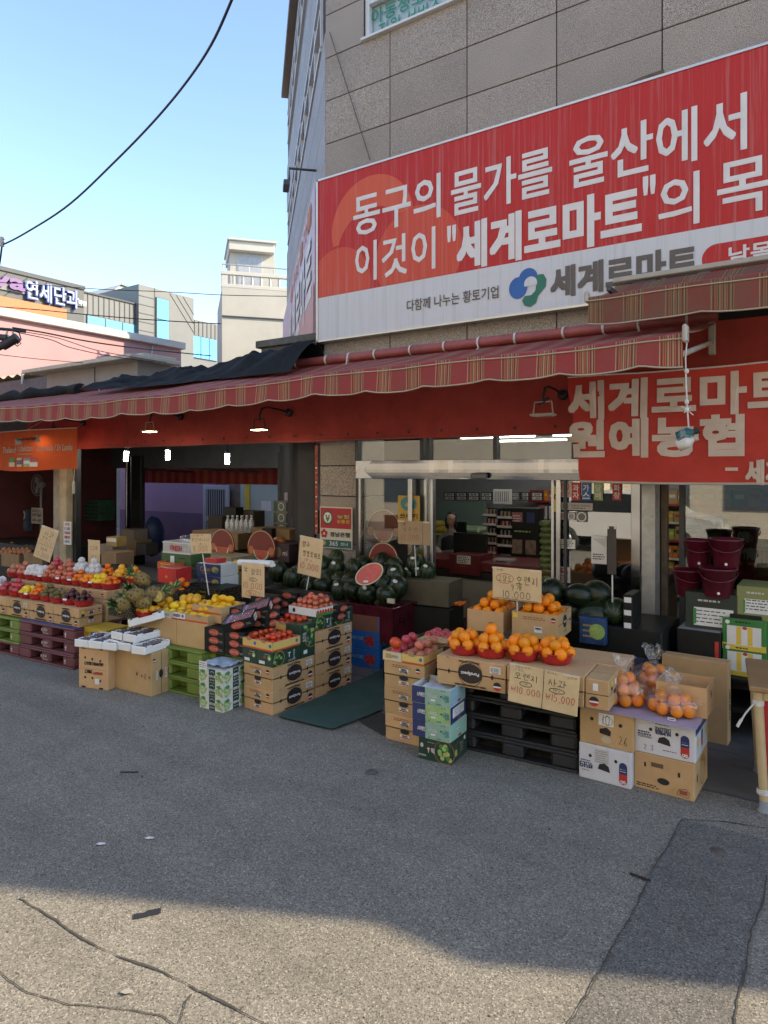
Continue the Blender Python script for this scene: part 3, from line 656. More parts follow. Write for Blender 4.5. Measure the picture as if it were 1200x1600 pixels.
cx, cz = sp(585, 365); r1 = .52
def arc(cx, cz, r, a0, a1, n=24): return [(cx+r*math.cos(rad(a0+(a1-a0)*i/n)), cz+r*math.sin(rad(a0+(a1-a0)*i/n))) for i in range(n+1)]
A = sp(513, 385); B = sp(618, 318)
top = sp(575, 341)
em.poly(arc(*sp(580,352), .62, 196, 8, 30)+arc(sp(580,352)[0]+.02, sp(580,352)[1]-.34, .56, 45, 160, 24), SIGNO, SM, .0005)
em.poly(circle_clip(*sp(652,400), .60), SIGNO2, SM, .0010)
em.poly(circle_clip(*sp(530,448), .50), SIGNO2, SM, .0007)
em.build('emblem', sg)
def line(words, zoff_pts, h, bold, m=LETW, nm='lettering', par=sg):
    """words: (text, (u0,v0),(u1,v1)) picture end points of the word's centre line on the sign"""
    for body, a, b2 in words:
        (xa, za), (xb, zb) = sp(*a), sp(*b2); q = MB()
        q.text(body, (xa+xb)/2, (za+zb)/2, h, m, SM, .0025, w=abs(xb-xa), bold=bold); q.build(nm, par)
def zrow(u, v): return sp(u, v)[1]
line([('동구의', (553,336), (688,308)), ('물가를', (706,304), (862,265)), ('울산에서', (891,257), (1166,190))], None, .50, .016)
line([('이것이', (556,411), (680,388)), ('의', (1030,320), (1092,308)), ('목', (1122,300), (1200,283)), ('소리', (1245,270), (1420,240))], None, .48, .014)
line([('세계로마트', (716,385), (1000,332))], None, .50, .038)
line([('"', (700,366), (712,364)), ('"', (1006,291), (1023,288))], None, .17, .05)
line([('다함께 나누는 황토기업', (636,478), (779,456))], None, .135, .012, LETG)
line([('세계로마트', (862,445), (1088,405))], None, .30, .045, LETG)
# painted logo: three lobes with a white dove between
lg = MB(); lx, lz = sp(826, 447); k = .205
lg.disc(lx-.58*k, lz-.02*k, .52*k, .58*k, P('logo_blue', (.01,.11,.38), .45), SM, .003)
lg.poly([(lx+p*k, lz+q*k) for p, q in arc(-.02, .42, .52, -10, 190, 20)], MATS['logo_blue'], SM, .0034)
lg.poly([(lx+p*k, lz+q*k) for p, q in arc(.12, .12, .36, -20, 200, 16)], SIGNW, SM, .0040)
lobe = [(.30,.28),(.55,.52),(.82,.50),(.98,.20),(.95,-.15),(.70,-.42),(.52,-.60),(.42,-.95),(.10,-1.12),(-.22,-1.0),(-.36,-.72),(-.20,-.50),(.15,-.50),(.38,-.30),(.42,-.02)]
lg.poly([(lx+p*k, lz+q*k) for p, q in lobe], P('logo_green', (.01,.16,.11), .45), SM, .0037); lg.build('logo', sg)
bx, bz = sp(1178, 394); bg_ = MB(); hh = .13
bg_.poly([(bx-.30+p, bz+q) for p, q in arc(0, 0, hh, 90, 270)]+[(bx+.9+p, bz+q) for p, q in arc(0, 0, hh, -90, 90)], SIGNR, SM, .003)
bg_.text('남목점', bx+.06, bz, .155, LETW, SM, .0045, w=.52, bold=.03); bg_.build('badge', sg)
# sign round the corner on the side wall
ss = thing('side_sign', 'pink and orange sign with white Korean letters on the building side wall', 'sign', (0, 0, 0))
PINKS = P('side_sign_pink', (.52,.40,.47), .5, .08, .8); SORG = P('side_sign_orange', (.52,.26,.24), .5, .1, 1)
MS = SIDE @ Matrix.Translation((0, -.14, 0)) @ FRONT
p = MB(); p.box((-4.6, -.07, 5.0), (9.0, .12, 2.2), PINKS, 0, SIDE); p.build('panel', ss)
p = MB(); p.rect(-4.6, 4.35, 8.9, .8, SORG, MS, .002); p.build('stripe', ss)
p = MB(); p.text('세계로마트', -3.3, 5.05, 1.0, WPAINT, MS, .004, w=5.6, bold=.04); p.build('lettering', ss)
p = MB(); p.text('동구의 물가를', -3.0, 5.85, .3, ORANGE_P, MS, .004, w=5, bold=.02); p.build('lettering', ss)
cam_b = MB(); cam_b.tube([SIDE @ Vector((-1.0,-.02,6.62)), SIDE @ Vector((-1.0,-.42,6.62)), SIDE @ Vector((-1.0,-.42,6.45))], .018, DARKM); cam_b.box((-1.05,-.46,6.38), (.28,.09,.09), DARKM, .01, SIDE)
tag(cam_b.build('wall_lamp_bracket'), 'small dark bracket lamp on the side wall above the pink sign', 'wall lamp')
# ------------------------------------------------------------------ awnings
def grid(mb, nx, ny, fn, m, smooth=True):
    vs = [fn(i/nx, j/ny) for j in range(ny+1) for i in range(nx+1)]
    fs = [(j*(nx+1)+i, j*(nx+1)+i+1, (j+1)*(nx+1)+i+1, (j+1)*(nx+1)+i) for j in range(ny) for i in range(nx)]
    return mb.add(vs, fs, m, None, smooth)
PIPING = P('cream_piping', (.45,.38,.28), .7, .1); REDPIPE = P('faded_red_pipe', (.30,.075,.07), .5, .2, 5); IVORY = P('ivory_paint', (.40,.37,.32), .45, .08)
def awning(name, label, x0, x1, yb, zb, yf, zf, val, m, per, par_rope=True, tilt=0, drop=((-99, 0), (99, 0))):
    t = thing(name, label, 'awning', (0, 0, 0))
    nx = max(20, int((x1-x0)/.12)); q = MB()
    tl = lambda x: tilt*(x-x0)/(x1-x0)
    def dip(x):
        for (a, za), (b, zb_) in zip(drop, drop[1:]):
            if a <= x <= b: return za+(zb_-za)*(x-a)/(b-a)
        return drop[0][1] if x < drop[0][0] else drop[-1][1]
    sag = lambda x: .010*math.sin(x*1.3)+.006*math.sin(x*4.1)+dip(x)
    grid(q, nx, 8, lambda u, v: (x0+(x1-x0)*u, yb+(yf-yb)*v, zb+(zf-zb)*v+tl(x0+(x1-x0)*u)-.05*math.sin(math.pi*v)*(.6+.4*math.sin(7*u*(x1-x0)/3))+sag(x0+(x1-x0)*u)*v), m)
    q.build('fabric', t)
    q = MB(); nv = max(40, int((x1-x0)/.05))
    def bot(x): return .030*(1-abs(math.sin(math.pi*x/per)))**1.5+.010*math.sin(x*2.3)
    def vf(u, v):
        x = x0+(x1-x0)*u; z1 = zf+tl(x)+sag(x)-.005; z0 = zf-val+tl(x)+sag(x)+bot(x)
        return (x, yf-.025-.015*math.sin(x*8.3)*v-.01*v, z1+(z0-z1)*v)
    grid(q, nv, 5, vf, m); vo = q.build('valance', t)
    q = MB(); q.tube([Vector(vf(i/nv, 1.0))+Vector((0,-.003,0)) for i in range(nv+1)], .007, PIPING, 4); q.build('hem', vo)
    q = MB(); q.tube([Vector(vf(i/nx, .14))+Vector((0,-.006,0)) for i in range(nx+1)], .006, PIPING, 4); q.build('piping', vo)
    q = MB(); q.tube([(x0+(x1-x0)*i/24, yf+.012, zf-.012+tl(x0+(x1-x0)*i/24)+sag(x0+(x1-x0)*i/24)) for i in range(25)], .02, REDPIPE, 8); b = q.build('front_bar', t)
    q = MB(); q.box((x1+.015, yf-.01, zf-.01+tl(x1)), (.035, .085, .13), IVORY, .012); q.build('end_cap', b)
    q = MB(); q.box((x0-.015, yf-.01, zf-.01), (.035, .085, .10), IVORY, .012); q.build('end_cap', b)
    return t
aw = awning('awning', 'long red striped awning running over the fruit stalls', -17.0, -.955, 6.76, 3.53, 5.25, 3.185, .235, AWN, .62, drop=((-10.6,-.03),(-8.05,-.098),(-6.2,-.066),(-4.27,-.038),(-2.27,-.022),(-.95,0)))
q = MB(); q.tube([(-16.9,6.80,3.60),(-9,6.80,3.605),(-.95,6.80,3.60)], .055, REDPIPE, 10); q.build('roller', aw)
for i in range(22):
    x = -10.2+i*.43+RN.uniform(-.1,.1); r = MB(); r.lathe([(.062,-.012),(.066,0),(.062,.012)], ROPE, 10, AT(x, 6.80, 3.603) @ Matrix.Rotation(rad(90), 4, 'Y') @ Matrix.Rotation(rad(RN.uniform(-12,12)), 4, 'X'))
    if i % 4 == 0: r.tube([(x,6.735,3.60),(x+.03,6.70,3.53),(x-.01,6.71,3.48),(x+.05,6.68,3.50)], .008, ROPE, 4)
    r.build('rope_tie', aw)
for x in (-1.0, -6.1, -11.2):
    q = MB(); q.tube([(x, 5.34, 3.04), (x, 6.78, 3.36)], .024, IVORY, 6); q.build('arm', aw)
    q = MB(); q.box((x, 6.82, 3.40), (.06, .06, .30), IVORY, .01); q.build('bracket', aw)
a2 = awning('upper_awning', 'short grimy striped awning hanging lower right of the big sign', -1.86, 3.4, 6.86, 4.02, 5.98, 3.73, .27, AWN2, .95, tilt=0.0)
q = MB(); q.box((.8, 6.90, 4.075), (5.4, .10, .05), IVORY, .008); q.box((-1.6, 6.86, 3.99), (.22, .08, .06), DARKM, .01); q.build('back_rail', a2)
for x in (-1.7, .9, 3.2): q = MB(); q.box((x, 6.42, 3.78), (.035, .85, .05), DARKM, .006); q.build('arm', a2)
# black shade net bundled along the roller and thrown over the cloth
nm = MB()
def netf(u, v):
    x = -9.55+3.95*u; yy = 6.25+.85*v
    lump = noise.noise(Vector((x*1.3, v*2.2, 3)))*.17+noise.noise(Vector((x*4, v*5, 9)))*.09+.05*abs(noise.noise(Vector((x*9, v*7, 2))))
    hump = (.05+.20*u)*math.sin(math.pi*min(1, v*1.05))
    base = 3.53-.29*(6.76-yy) if yy < 6.76 else 3.6
    return (x+lump*.3, yy-1.5*max(0, .30-u)*(1-v)*(.7+.6*u), base+.02+max(0, hump+.75*lump*min(1, v*3+.25)))
grid(nm, 70, 16, netf, NET); nmo = nm.build('shade_net'); tag(nmo, 'crumpled black shade net heaped on top of the striped awning', 'shade net')
nm = MB(); nm.tube([(-17+.25*i, 6.75+.04*math.sin(i*.9), 3.58-.012*max(0, i-12)*0+.05*math.sin(i*1.7)*.4) for i in range(26)], [.10+.03*math.sin(i*2.1) for i in range(26)], NET, 9); tag(nm.build('rolled_net'), 'rolled black net tied along the left end of the awning', 'shade net')
# flat dark roof edge next to the sign
q = MB(); q.box((-6.35, 7.25, 3.98), (1.15, .5, .10), P('weathered_roof_edge', (.10,.10,.095), .8, .3, 6), .01, ); q.box((-6.35, 7.25, 3.88), (1.0, .4, .1), DARKM); tag(q.build('roof_ledge'), 'dark weathered roof ledge at the corner under the side sign', 'ledge')

# ------------------------------------------------------------------ red tarpaulin fascia above the shop openings
ft = thing('tarpaulin_fascia', 'red tarpaulin stretched along the wall above the shop openings', 'tarpaulin', (0, 0, 0))
q = MB()
grid(q, 150, 8, lambda u, v: (-12.8+15.9*u, 6.93-.02*math.sin(u*61)*(1-v)-.02*math.sin(u*23+v*6)-.03*noise.noise(Vector((u*40, v*3, 1))), 2.58+.012*math.sin(u*40)*(1-v)+1.0*v), TARP); q.build('sheet', ft)
q = MB(); q.tube([(-12.8,6.935,2.585),(-6,6.93,2.59),(3.1,6.935,2.585)], .016, REDPIPE, 6); q.build('hem_bar', ft)
gr = MB(); gr.lathe([(.0,-.012),(.014,-.010),(.018,0)], DARKM, 8); grm = gr.build('grommet', mesh_only=True)
for i in range(20): inst('grommet', grm, (-9.7+i*.45, 6.895, 2.66), (rad(-90),0,0), 1, ft)
# wall lamps on swan neck arms
WARM = P('lit_warm_lamp', (1.0,.80,.50), .5, 0, emit=14); OFFL = P('lamp_lens_unlit', (.45,.44,.40), .3, .05); LAMPW = P('lamp_frame_pale', (.42,.36,.30), .5, .1)
def spot(u, v, lit, label, mfr=BLACKM, dx=-.0, coil=False):
    p = onY(u, v, 6.90); t = thing('flood_lamp', label, 'lamp', p)
    q = MB(); q.lathe([(0,-.0),(.055,.0),(.055,-.03),(.03,-.045),(0,-.045)], BLACKM, 12, Matrix.Rotation(rad(-90), 4, 'X')); q.build('wall_plate', t)
    q = MB(); q.tube([(0,-.03,0),(dx*.4,-.20,.03),(dx*.8,-.42,.045),(dx,-.52,.02),(dx,-.56,-.06),(dx,-.56,-.14)], .013, BLACKM, 7); q.build('arm', t)
    q = MB(); q.tube([(dx-.10,-.57,-.24),(dx-.085,-.57,-.12),(dx+.085,-.57,-.12),(dx+.10,-.57,-.24)], .008, mfr, 5); q.build('yoke', t)
    q = MB(); q.box((dx,-.57,-.245), (.22,.15,.022), mfr, .006); h = q.build('lamp_head', t)
    q = MB(); q.box((dx,-.57,-.259), (.18,.11,.006), WARM if lit else OFFL); q.build('lens', h)
    if coil: q = MB(); q.tube([(dx+.06*math.cos(i*.5), -.55+.03*math.sin(i*.5), -.11+.035*math.sin(i*.5+1)) for i in range(14)], .006, BLACKM, 5); q.build('cable', t)
    return t
spot(131, 661, True, 'lit black lamp on a swan neck arm in front of the orange banner', coil=True)
spot(283, 651, True, 'lit pale framed lamp on an arm between two others over the passage', LAMPW)
spot(452, 645, True, 'lit black lamp on an arm left of the granite pillar')
spot(880, 617, False, 'unlit pale framed lamp on an arm beside the white lettered red banner', LAMPW, coil=True)
# bare LED bulbs hanging in the passage
BULB = P('lit_bulb', (.95,1.0,1.0), .5, 0, emit=16)
for (u, v, y, tl, lab) in ((197,713,7.5,10,'lit tilted white bulb hanging nearest the left banner'), (262,711,8.2,0,'lit white bulb hanging in the middle of the passage'), (355,717,8.0,0,'lit white bulb hanging closest to the granite pillar')):
    p = onY(u, v, y); t = thing('hanging_bulb', lab, 'light bulb', p); t.rotation_euler = (0, rad(tl), 0)
    q = MB(); q.tube([(0,0,-.085),(0,0,.085)], .036, BULB, 10); q.build('bulb', t); q = MB(); q.tube([(0,0,.085),(0,0,.15)], .028, BLACKM, 8); q.tube([(0,0,.14),(0,0,2.85-p.z)], .006, BLACKM, 4); q.build('socket', t)

# ------------------------------------------------------------------ right hand banner with big pale letters
YB = 6.55
bn = thing('red_banner', 'red cloth banner with big pale Korean letters hanging right of the awning end', 'banner', (0, 0, 0))
bx0, bz1 = onY(886, 590, YB).x, onY(886, 590, YB).z; bz0 = onY(1000, 753, YB).z; bx0b = onY(906, 752, YB).x
def banf(x, v):   # v 0 bottom..1 top ; wrinkles gather at the left edge
    e = max(0, 1-(x-bx0)/.5); return YB-.018*math.sin(x*3.1+v*2)-.03*e*math.sin(v*17)-.01*math.sin(x*9+v*6)
def bpt(u, v): x = (bx0b+(bx0-bx0b)*v**1.3)*(1-u)+3.2*u; z = bz0+(bz1-bz0)*v-.012*math.sin(u*9); return (x, banf(x, v), z)
q = MB(); grid(q, 90, 16, bpt, BANNER); q.build('cloth', bn)
q = MB(); q.tube([Vector(bpt(i/40, 1))+Vector((0,0,.004)) for i in range(41)], .008, ROPE, 5); q.tube([Vector(bpt(i/40, 0)) for i in range(41)], .013, IVORY, 6); q.build('edge_cord', bn)
BLET = P('banner_letter', (.58,.48,.41), .8, .1, 5)
def on_banner(body, a, b2, h, bold):
    pa, pb = onY(*a, YB), onY(*b2, YB); vs, fs, tw, th = glyphs(body); q = MB(); ww = abs(pb.x-pa.x); cx, cz = (pa.x+pb.x)/2, (pa.z+pb.z)/2
    q2 = MB(); q2.text(body, cx, cz, h, BLET, None, 0, w=ww, bold=bold)
    out = [(x, banf(x, (y-bz0)/(bz1-bz0))-.010-z, y) for x, y, z in q2.v]
    q.add(out, q2.f, BLET); q.build('lettering', bn)
on_banner('세계로마트', (890,626), (1245,610), .345, .04)
on_banner('원예농협', (890,683), (1160,684), .335, .05)
on_banner('-', (1134,733), (1152,733), .018, .3)
on_banner('세계로마트', (1166,738), (1330,738), .20, .04)
# two bottles dangling on a rope from the awning end cap
dg = thing('dangling_bottles', 'two small bottles in clear plastic dangling on white rope from the awning end', 'bottles', (-.93, 5.25, 3.17))
pt = lambda u, v: tuple(onY(u, v, 5.25)-Vector((-.93, 5.25, 3.17)))
q = MB(); q.tube([(0,0,0), pt(1071,560), pt(1072,600), pt(1074,640), pt(1076,668)], .006, ROPE, 5)
for v in (580, 628, 640): q.ell(pt(1073, v), (.016,.016,.02), ROPE, 7, 5)
for i in range(7): c = Vector(pt(1073, 640)); q.tube([c, c+Vector((RN.uniform(-.035,.045), RN.uniform(-.02,.02), RN.uniform(-.05,.03)))], .004, ROPE, 4)
q.build('rope', dg)
q = MB(); c = Vector(pt(1072, 679)); Mx = Matrix.Translation(c) @ Matrix.Rotation(rad(70), 4, 'Y'); TEALB = P('bottle_teal', (.01,.09,.10), .25, .1)
q.lathe([(0,-.06),(.042,-.06),(.045,.02),(.02,.05),(.018,.07)], TEALB, 12, Mx); q.lathe([(.022,.06),(.022,.09),(0,.09)], INK, 10, Mx); q.build('bottle', dg)
q = MB(); c = Vector(pt(1072, 691)); Mx = Matrix.Translation(c) @ Matrix.Rotation(rad(65), 4, 'Y'); q.lathe([(0,-.06),(.042,-.06),(.045,.02),(.02,.05),(.018,.07)], WPAINT, 12, Mx); q.lathe([(.022,.06),(.022,.085),(0,.085)], PIPING, 10, Mx); q.build('bottle', dg)
q = MB(); c = Vector(pt(1070, 684)); q.ell(c, (.060,.05,.075), CLING, 14, 9, None, lambda p: 1+.12*noise.noise(p*4)); q.build('plastic_wrap', dg)

# ------------------------------------------------------------------ orange banner over the left shop
ob = thing('orange_banner', 'orange banner with country names and small flags over the left shop', 'banner', (0, 0, 0))
A0, A1, A2 = Vector((-13.9, 6.35, 0)), Vector((-11.35, 6.12, 0)), Vector((-10.03, 6.22, 0)); OZ0, OZ1 = 2.205, 2.87
def obp(s, z, off=0):      # s metres left of the right edge
    L1 = (A2-A1).length
    p = A2+(A1-A2)*(s/L1) if s < L1 else A1+(A0-A1)*((s-L1)/(A0-A1).length)
    return (p.x, p.y-off-.008*math.sin(s*7), z)
q = MB(); grid(q, 40, 4, lambda u, v: obp(3.9*(1-u), OZ0+(OZ1-OZ0)*v+.02*math.sin(u*8)*(1-v)), OBANNER); q.build('cloth', ob)
q = MB(); q.tube([obp(3.9*(1-i/30), OZ1+.004) for i in range(31)], .008, ROPE, 5); q.build('edge_cord', ob)
q = MB(); q.tube([obp(0, OZ1), tuple(onY(131,661,6.9))], .006, ROPE, 4); q.tube([obp(1.33, OZ1), (A1.x, 6.5, 3.1)], .006, ROPE, 4); q.build('tie_rope', ob)
def ob_text(body, u0, u1, v, h, m, bold=.02, shear=.25):
    # u measured in picture px across the banner (1.33 m for 90 px)
    s = lambda u: (118-u)*1.33/90
    q2 = MB(); q2.text(body, -(s(u0)+s(u1))/2, 2.87-(v-667)*.667/67, h, m, None, 0, w=(u1-u0)*1.33/90, bold=bold, shear=shear)
    q = MB(); q.add([obp(-x, y, .008+z) for x, y, z in q2.v], q2.f, m); q.build('lettering', ob)
CREAM = P('cream_letter', (.62,.50,.40), .8, .08)
ob_text('/ Uzbekistan / Indonesia / Sri Lanka', 5, 112, 697, .10, CREAM, .03)
ob_text('Thailand', -32, 2, 699, .10, CREAM, .03)
q = MB(); r2 = lambda u, v: obp((118-u)*1.33/90, 2.87-(v-667)*.667/67, .009)
q.add([r2(3,680), r2(48,676), r2(52,677), r2(57,676), r2(53,682), r2(57,687), r2(48,687), r2(3,691), r2(-1,692), r2(2,687), r2(-1,682)], [(10,9,8,7,6,5,4,3,2,1,0)], P('ribbon_grey', (.36,.33,.30), .8)); q.build('ribbon', ob)
ob_text('Entering the Asian Mart !', 5, 49, 682, .055, INK, .03, .1)
ob_text('Welcome everyone', 6, 42, 707, .035, CREAM, .02)
q = MB()
def flag(u0, u1, rows, v0=713, v1=728, half=None):
    n = len(rows)
    for i, m in enumerate(rows):
        va, vb = v0+(v1-v0)*i/n, v0+(v1-v0)*(i+1)/n
        q.add([r2(u0,vb), r2(u1,vb), r2(u1,va), r2(u0,va)], [(0,1,2,3)], m)
flag(-14, 0, [P('flag_green', (.08,.25,.10), .8), CREAM]); flag(5, 18, [CREAM, NAVY, NAVY, CREAM]); flag(23, 37, [P('flag_blue', (.22,.30,.40), .8), WHITE, LIME]); flag(37, 51, [RED, WHITE])
q.build('flags', ob)

# ------------------------------------------------------------------ left shop and passage
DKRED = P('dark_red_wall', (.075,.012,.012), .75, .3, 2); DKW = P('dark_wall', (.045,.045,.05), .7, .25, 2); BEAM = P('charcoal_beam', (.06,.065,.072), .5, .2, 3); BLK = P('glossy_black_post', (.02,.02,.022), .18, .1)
PURPLE = P('lilac_wall', (.33,.22,.34), .85, .08, 1.2); PURPD = P('dark_lilac_wall', (.16,.115,.20), .85, .1, 1.5); MINT = P('mint_panel', (.42,.48,.45), .6, .05, 2)
ls = thing('left_shop', 'dark open fronted shop and passage left of the granite pillar', 'shop', (0, 0, 0))
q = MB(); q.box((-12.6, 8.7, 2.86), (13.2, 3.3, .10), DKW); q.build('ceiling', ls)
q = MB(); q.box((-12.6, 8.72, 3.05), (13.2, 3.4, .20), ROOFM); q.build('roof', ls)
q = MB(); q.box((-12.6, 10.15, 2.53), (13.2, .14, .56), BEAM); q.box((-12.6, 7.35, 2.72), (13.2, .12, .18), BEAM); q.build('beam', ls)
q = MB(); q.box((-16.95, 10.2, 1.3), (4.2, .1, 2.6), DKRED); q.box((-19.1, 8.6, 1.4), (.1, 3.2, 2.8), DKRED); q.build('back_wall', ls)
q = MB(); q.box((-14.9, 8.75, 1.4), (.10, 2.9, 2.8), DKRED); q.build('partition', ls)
for x, y, w_, m in ((-13.75, 10.05, .40, BLK), (-14.02, 9.98, .05, STEEL), (-9.15, 10.0, .16, BLK)):
    q = MB(); q.box((x, y, 1.27), (w_, .12, 2.54), m, .01); q.build('post', ls)
q = MB()
for k in range(9): q.box((-8.9+.33*k, 9.83-.31*k, 1.35), (.30, .05, 2.6), DKW, .008, None)
q.build('shutter', ls)
pp = thing('wooden_post', 'worn pale timber post at the front of the left shop', 'post', onY(100, 800, 6.9)*1.0)
pp.location.z = 0; TIM = P('weathered_timber', (.30,.27,.22), .8, .25, 5, bmp=.2, bs=30, dirt=((.06,.05,.045), 7, .62))
q = MB(); q.box((-.10, 0, 1.35), (.22, .16, 2.7), TIM, .01); q.box((.12, -.03, 1.35), (.20, .14, 2.7), P('pale_timber', (.42,.36,.25), .8, .2, 5, dirt=((.1,.08,.06), 9, .64)), .01); q.build('shaft', pp)
q = MB(); q.box((.33, .05, 1.35), (.08, .1, 2.7), BLACKM, .005); q.build('rail', pp)
sn = thing('post_notice', 'white notice with red and blue lines taped on the timber post', 'notice', onY(105.5, 833, 6.76)); q = MB(); M = FRONT
q.box((0, 0, 0), (.235, .006, .40), PAPER); q.build('sheet', sn); q = MB(); M = AT(0, -.004, 0) @ FRONT
for i, (s_, m) in enumerate((('-안내-', RED), ('11:00', BLUE), ('품절시까지', RED), ('환불교환', RED), ('-감사-', BLUE))): q.text(s_, 0, .155-.075*i, .05, m, M, w=.17, bold=.03)
q.build('lettering', sn)
# rear awning seen from inside, lilac alley wall, grille door, mint panels
ra = thing('rear_awning', 'striped awning at the back of the passage seen from inside', 'awning', (0, 0, 0))
q = MB(); grid(q, 60, 4, lambda u, v: (-15.6+6.3*u, 10.3+1.25*v, 2.52-.32*v), AWN3); q.build('fabric', ra)
q = MB(); grid(q, 110, 2, lambda u, v: (-15.6+6.3*u, 11.56+.01*math.sin(u*80), 2.20-.33*v), AWN3); q.build('valance', ra)
for k in range(3): q = MB(); x = -15.0+2.3*k; q.tube([(x,10.25,2.30),(x+.55,10.9,2.22),(x+1.5,11.5,2.16)], .03, BEAM, 6); q.build('arm', ra)
al = thing('alley_wall', 'lilac and mint painted wall across the alley behind the passage', 'wall', (0, 12.9, 0))
q = MB(); q.box((-16.4, .1, 2.45), (4.2, .2, 2.9), PURPLE); q.box((-16.4, .085, .5), (4.2, .21, 1.0), PURPD); q.build('lilac_wall', al)
q = MB(); q.box((-12.3, .1, 1.95), (2.0, .2, 3.9), MINT); q.box((-14.0, .12, 1.95), (1.4, .2, 3.9), P('alley_brown', (.20,.15,.13), .8, .2)); q.build('mint_wall', al)
q = MB(); q.box((-13.02, -.02, 1.75), (.17, .03, 1.5), YEL); q.build('yellow_sheath', al)
q = MB(); q.box((-12.35, -.01, 1.28), (.36, .01, .26), PAPER); q.build('notice', al)
gd = thing('grille_door', 'pale grey barred door in the alley behind the passage', 'door', (-14.45, 12.7, 0)); GREYB = P('pale_grey_paint', (.45,.48,.55), .5, .06)
q = MB()
for x in (-.0, .88): q.box((x, 0, .95), (.12, .06, 1.72), GREYB, .01)
for z in (.15, .88, 1.74): q.box((.44, 0, z), (.9, .05, .12), GREYB, .01)
q.build('frame', gd)
bq = MB(); bq.tube([(0,0,.18),(0,0,1.72)], .013, GREYB, 6); bm_ = bq.build('bar', mesh_only=True)
for k in range(9): inst('bar', bm_, (.10+.085*k, 0, 0), parent=gd)
q = MB(); q.box((.44, .10, .95), (.85, .02, 1.6), DKW); q.build('backing', gd)
# ------------------------------------------------------------------ distant buildings
PINKW = P('pink_render', (.41,.235,.245), .85, .06, .6); PCAP = P('pale_coping', (.48,.46,.44), .8, .08, 2)
CLADD = P('dark_cladding', (.075,.08,.085), .6, .08, .8); CLADL = P('light_cladding', (.135,.14,.142), .55, .06, .8); SEAM = P('cladding_seam', (.05,.055,.06), .6, .05)
GLB = P('blue_mirror_glass', (.16,.42,.62), .05, .05, 1, metal=.75); ORF = P('orange_cladding', (.56,.13,.035), .5, .05)
def on_x(u, v, x): return onX(u, v, x)
# pink building
pb = thing('pink_building', 'long pink rendered building with a pale coping beyond the awning', 'building', (0,0,0)); PX_ = -28.0
a, b2 = onX(-260, 500, PX_), onX(283, 540, PX_); ztop = onX(140, 520, PX_).z
q = MB(); q.box((PX_-4, (2+b2.y)/2, ztop/2), (8, b2.y-2, ztop), PINKW); q.build('wall', pb)
q = MB(); q.box((PX_-3.9, (2+b2.y)/2, ztop+.16), (8.3, b2.y-2+.2, .34), PCAP, .02); q.build('coping', pb)
fr = MB(); p0 = onX(215, 552, PX_+.12)     # bent rail on the wall
fr.tube([Vector((PX_+.10, p0.y-2.0, ztop-2.3)), Vector((PX_+.5, p0.y-2.2, ztop-1.5)), Vector((PX_+.5, p0.y+.5, ztop-.6)), Vector((PX_+.05, p0.y+.9, ztop-.1))], .04, GALV, 6); fr.build('rail', pb)
# academy building with blue glass
ac = thing('academy_building', 'grey clad academy building with orange framed blue windows', 'building', (0,0,0)); AX = -42.0
yA0, yA1 = -6.0, onX(131, 500, AX).y; zA = onX(70, 438, AX).z; zL = onX(180, 467, AX).z; yL = onX(228, 500, AX).y
q = MB(); q.box((AX-5, (yA0+yA1)/2, zA/2), (10, yA1-yA0, zA), CLADD); q.box((AX-5.2, (yA0+yA1)/2, zA+.1), (10.6, yA1-yA0+.1, .25), SEAM); q.build('dark_wing', ac)
q = MB()
for i in range(26):    # slanting seams of the cladding
    y = yA0+i*1.25
    for (ya, za), (yb, zb) in (((y, zA-.1), (y-2.6, zA-2.7)), ((y, zA-2.7), (y-4.5, 7.5))):
        if min(ya, yb) > yA0 and max(ya, yb) < yA1: q.tube([(AX+.01, ya, za), (AX+.01, yb, zb)], .025, SEAM, 4)
q.build('cladding_seam', ac)
# orange framed window band
zo1 = onX(50,474,AX).z; zi1 = onX(42,496,AX).z; zi0 = zi1-2.0; yo = onX(101,500,AX).y; yi = onX(84,505,AX).y
q = MB(); q.box((AX+.08, (yA0+yo)/2, (zo1+zi1)/2), (.3, yo-yA0, zo1-zi1), ORF); q.box((AX+.08, (yi+yo)/2, (zi0+zi1)/2-.5), (.3, yo-yi, zi1-zi0+1), ORF); q.build('orange_frame', ac)
def win(y0, y1, z0, z1, n, x=AX, nv=1):
    f = MB(); f.box((x+.03, (y0+y1)/2, (z0+z1)/2), (.12, y1-y0, z1-z0), SEAM); fo = f.build('window', ac)
    for i in range(n):
        for j in range(nv):
            g = MB(); w_ = (y1-y0)/n; h_ = (z1-z0)/nv; g.box((x+.10, y0+w_*(i+.5), z0+h_*(j+.5)), (.04, w_-.10, h_-.10), GLB); g.build('pane', fo)
win(yA0+.5, yi-.05, zi0, zi1-.02, 8)
# light wing
q = MB(); q.box((AX-5, (yA1+yL)/2, zL/2), (9.6, yL-yA1, zL), CLADL); q.build('light_wing', ac)
q = MB()
for i in range(1, 12): y = yA1+(yL-yA1)*i/12; q.box((AX-.19, y, zL-1.5), (.05, .06, 3.0), SEAM)
q.box((AX-.19, (yA1+yL)/2, zL+.03), (.2, yL-yA1, .1), SEAM); q.build('cladding_seam', ac)
zw1 = onX(175,500,AX-.2).z
win(yA1+.3, onX(216,515,AX-.2).y, zw1-2.0, zw1, 3, AX-.22)
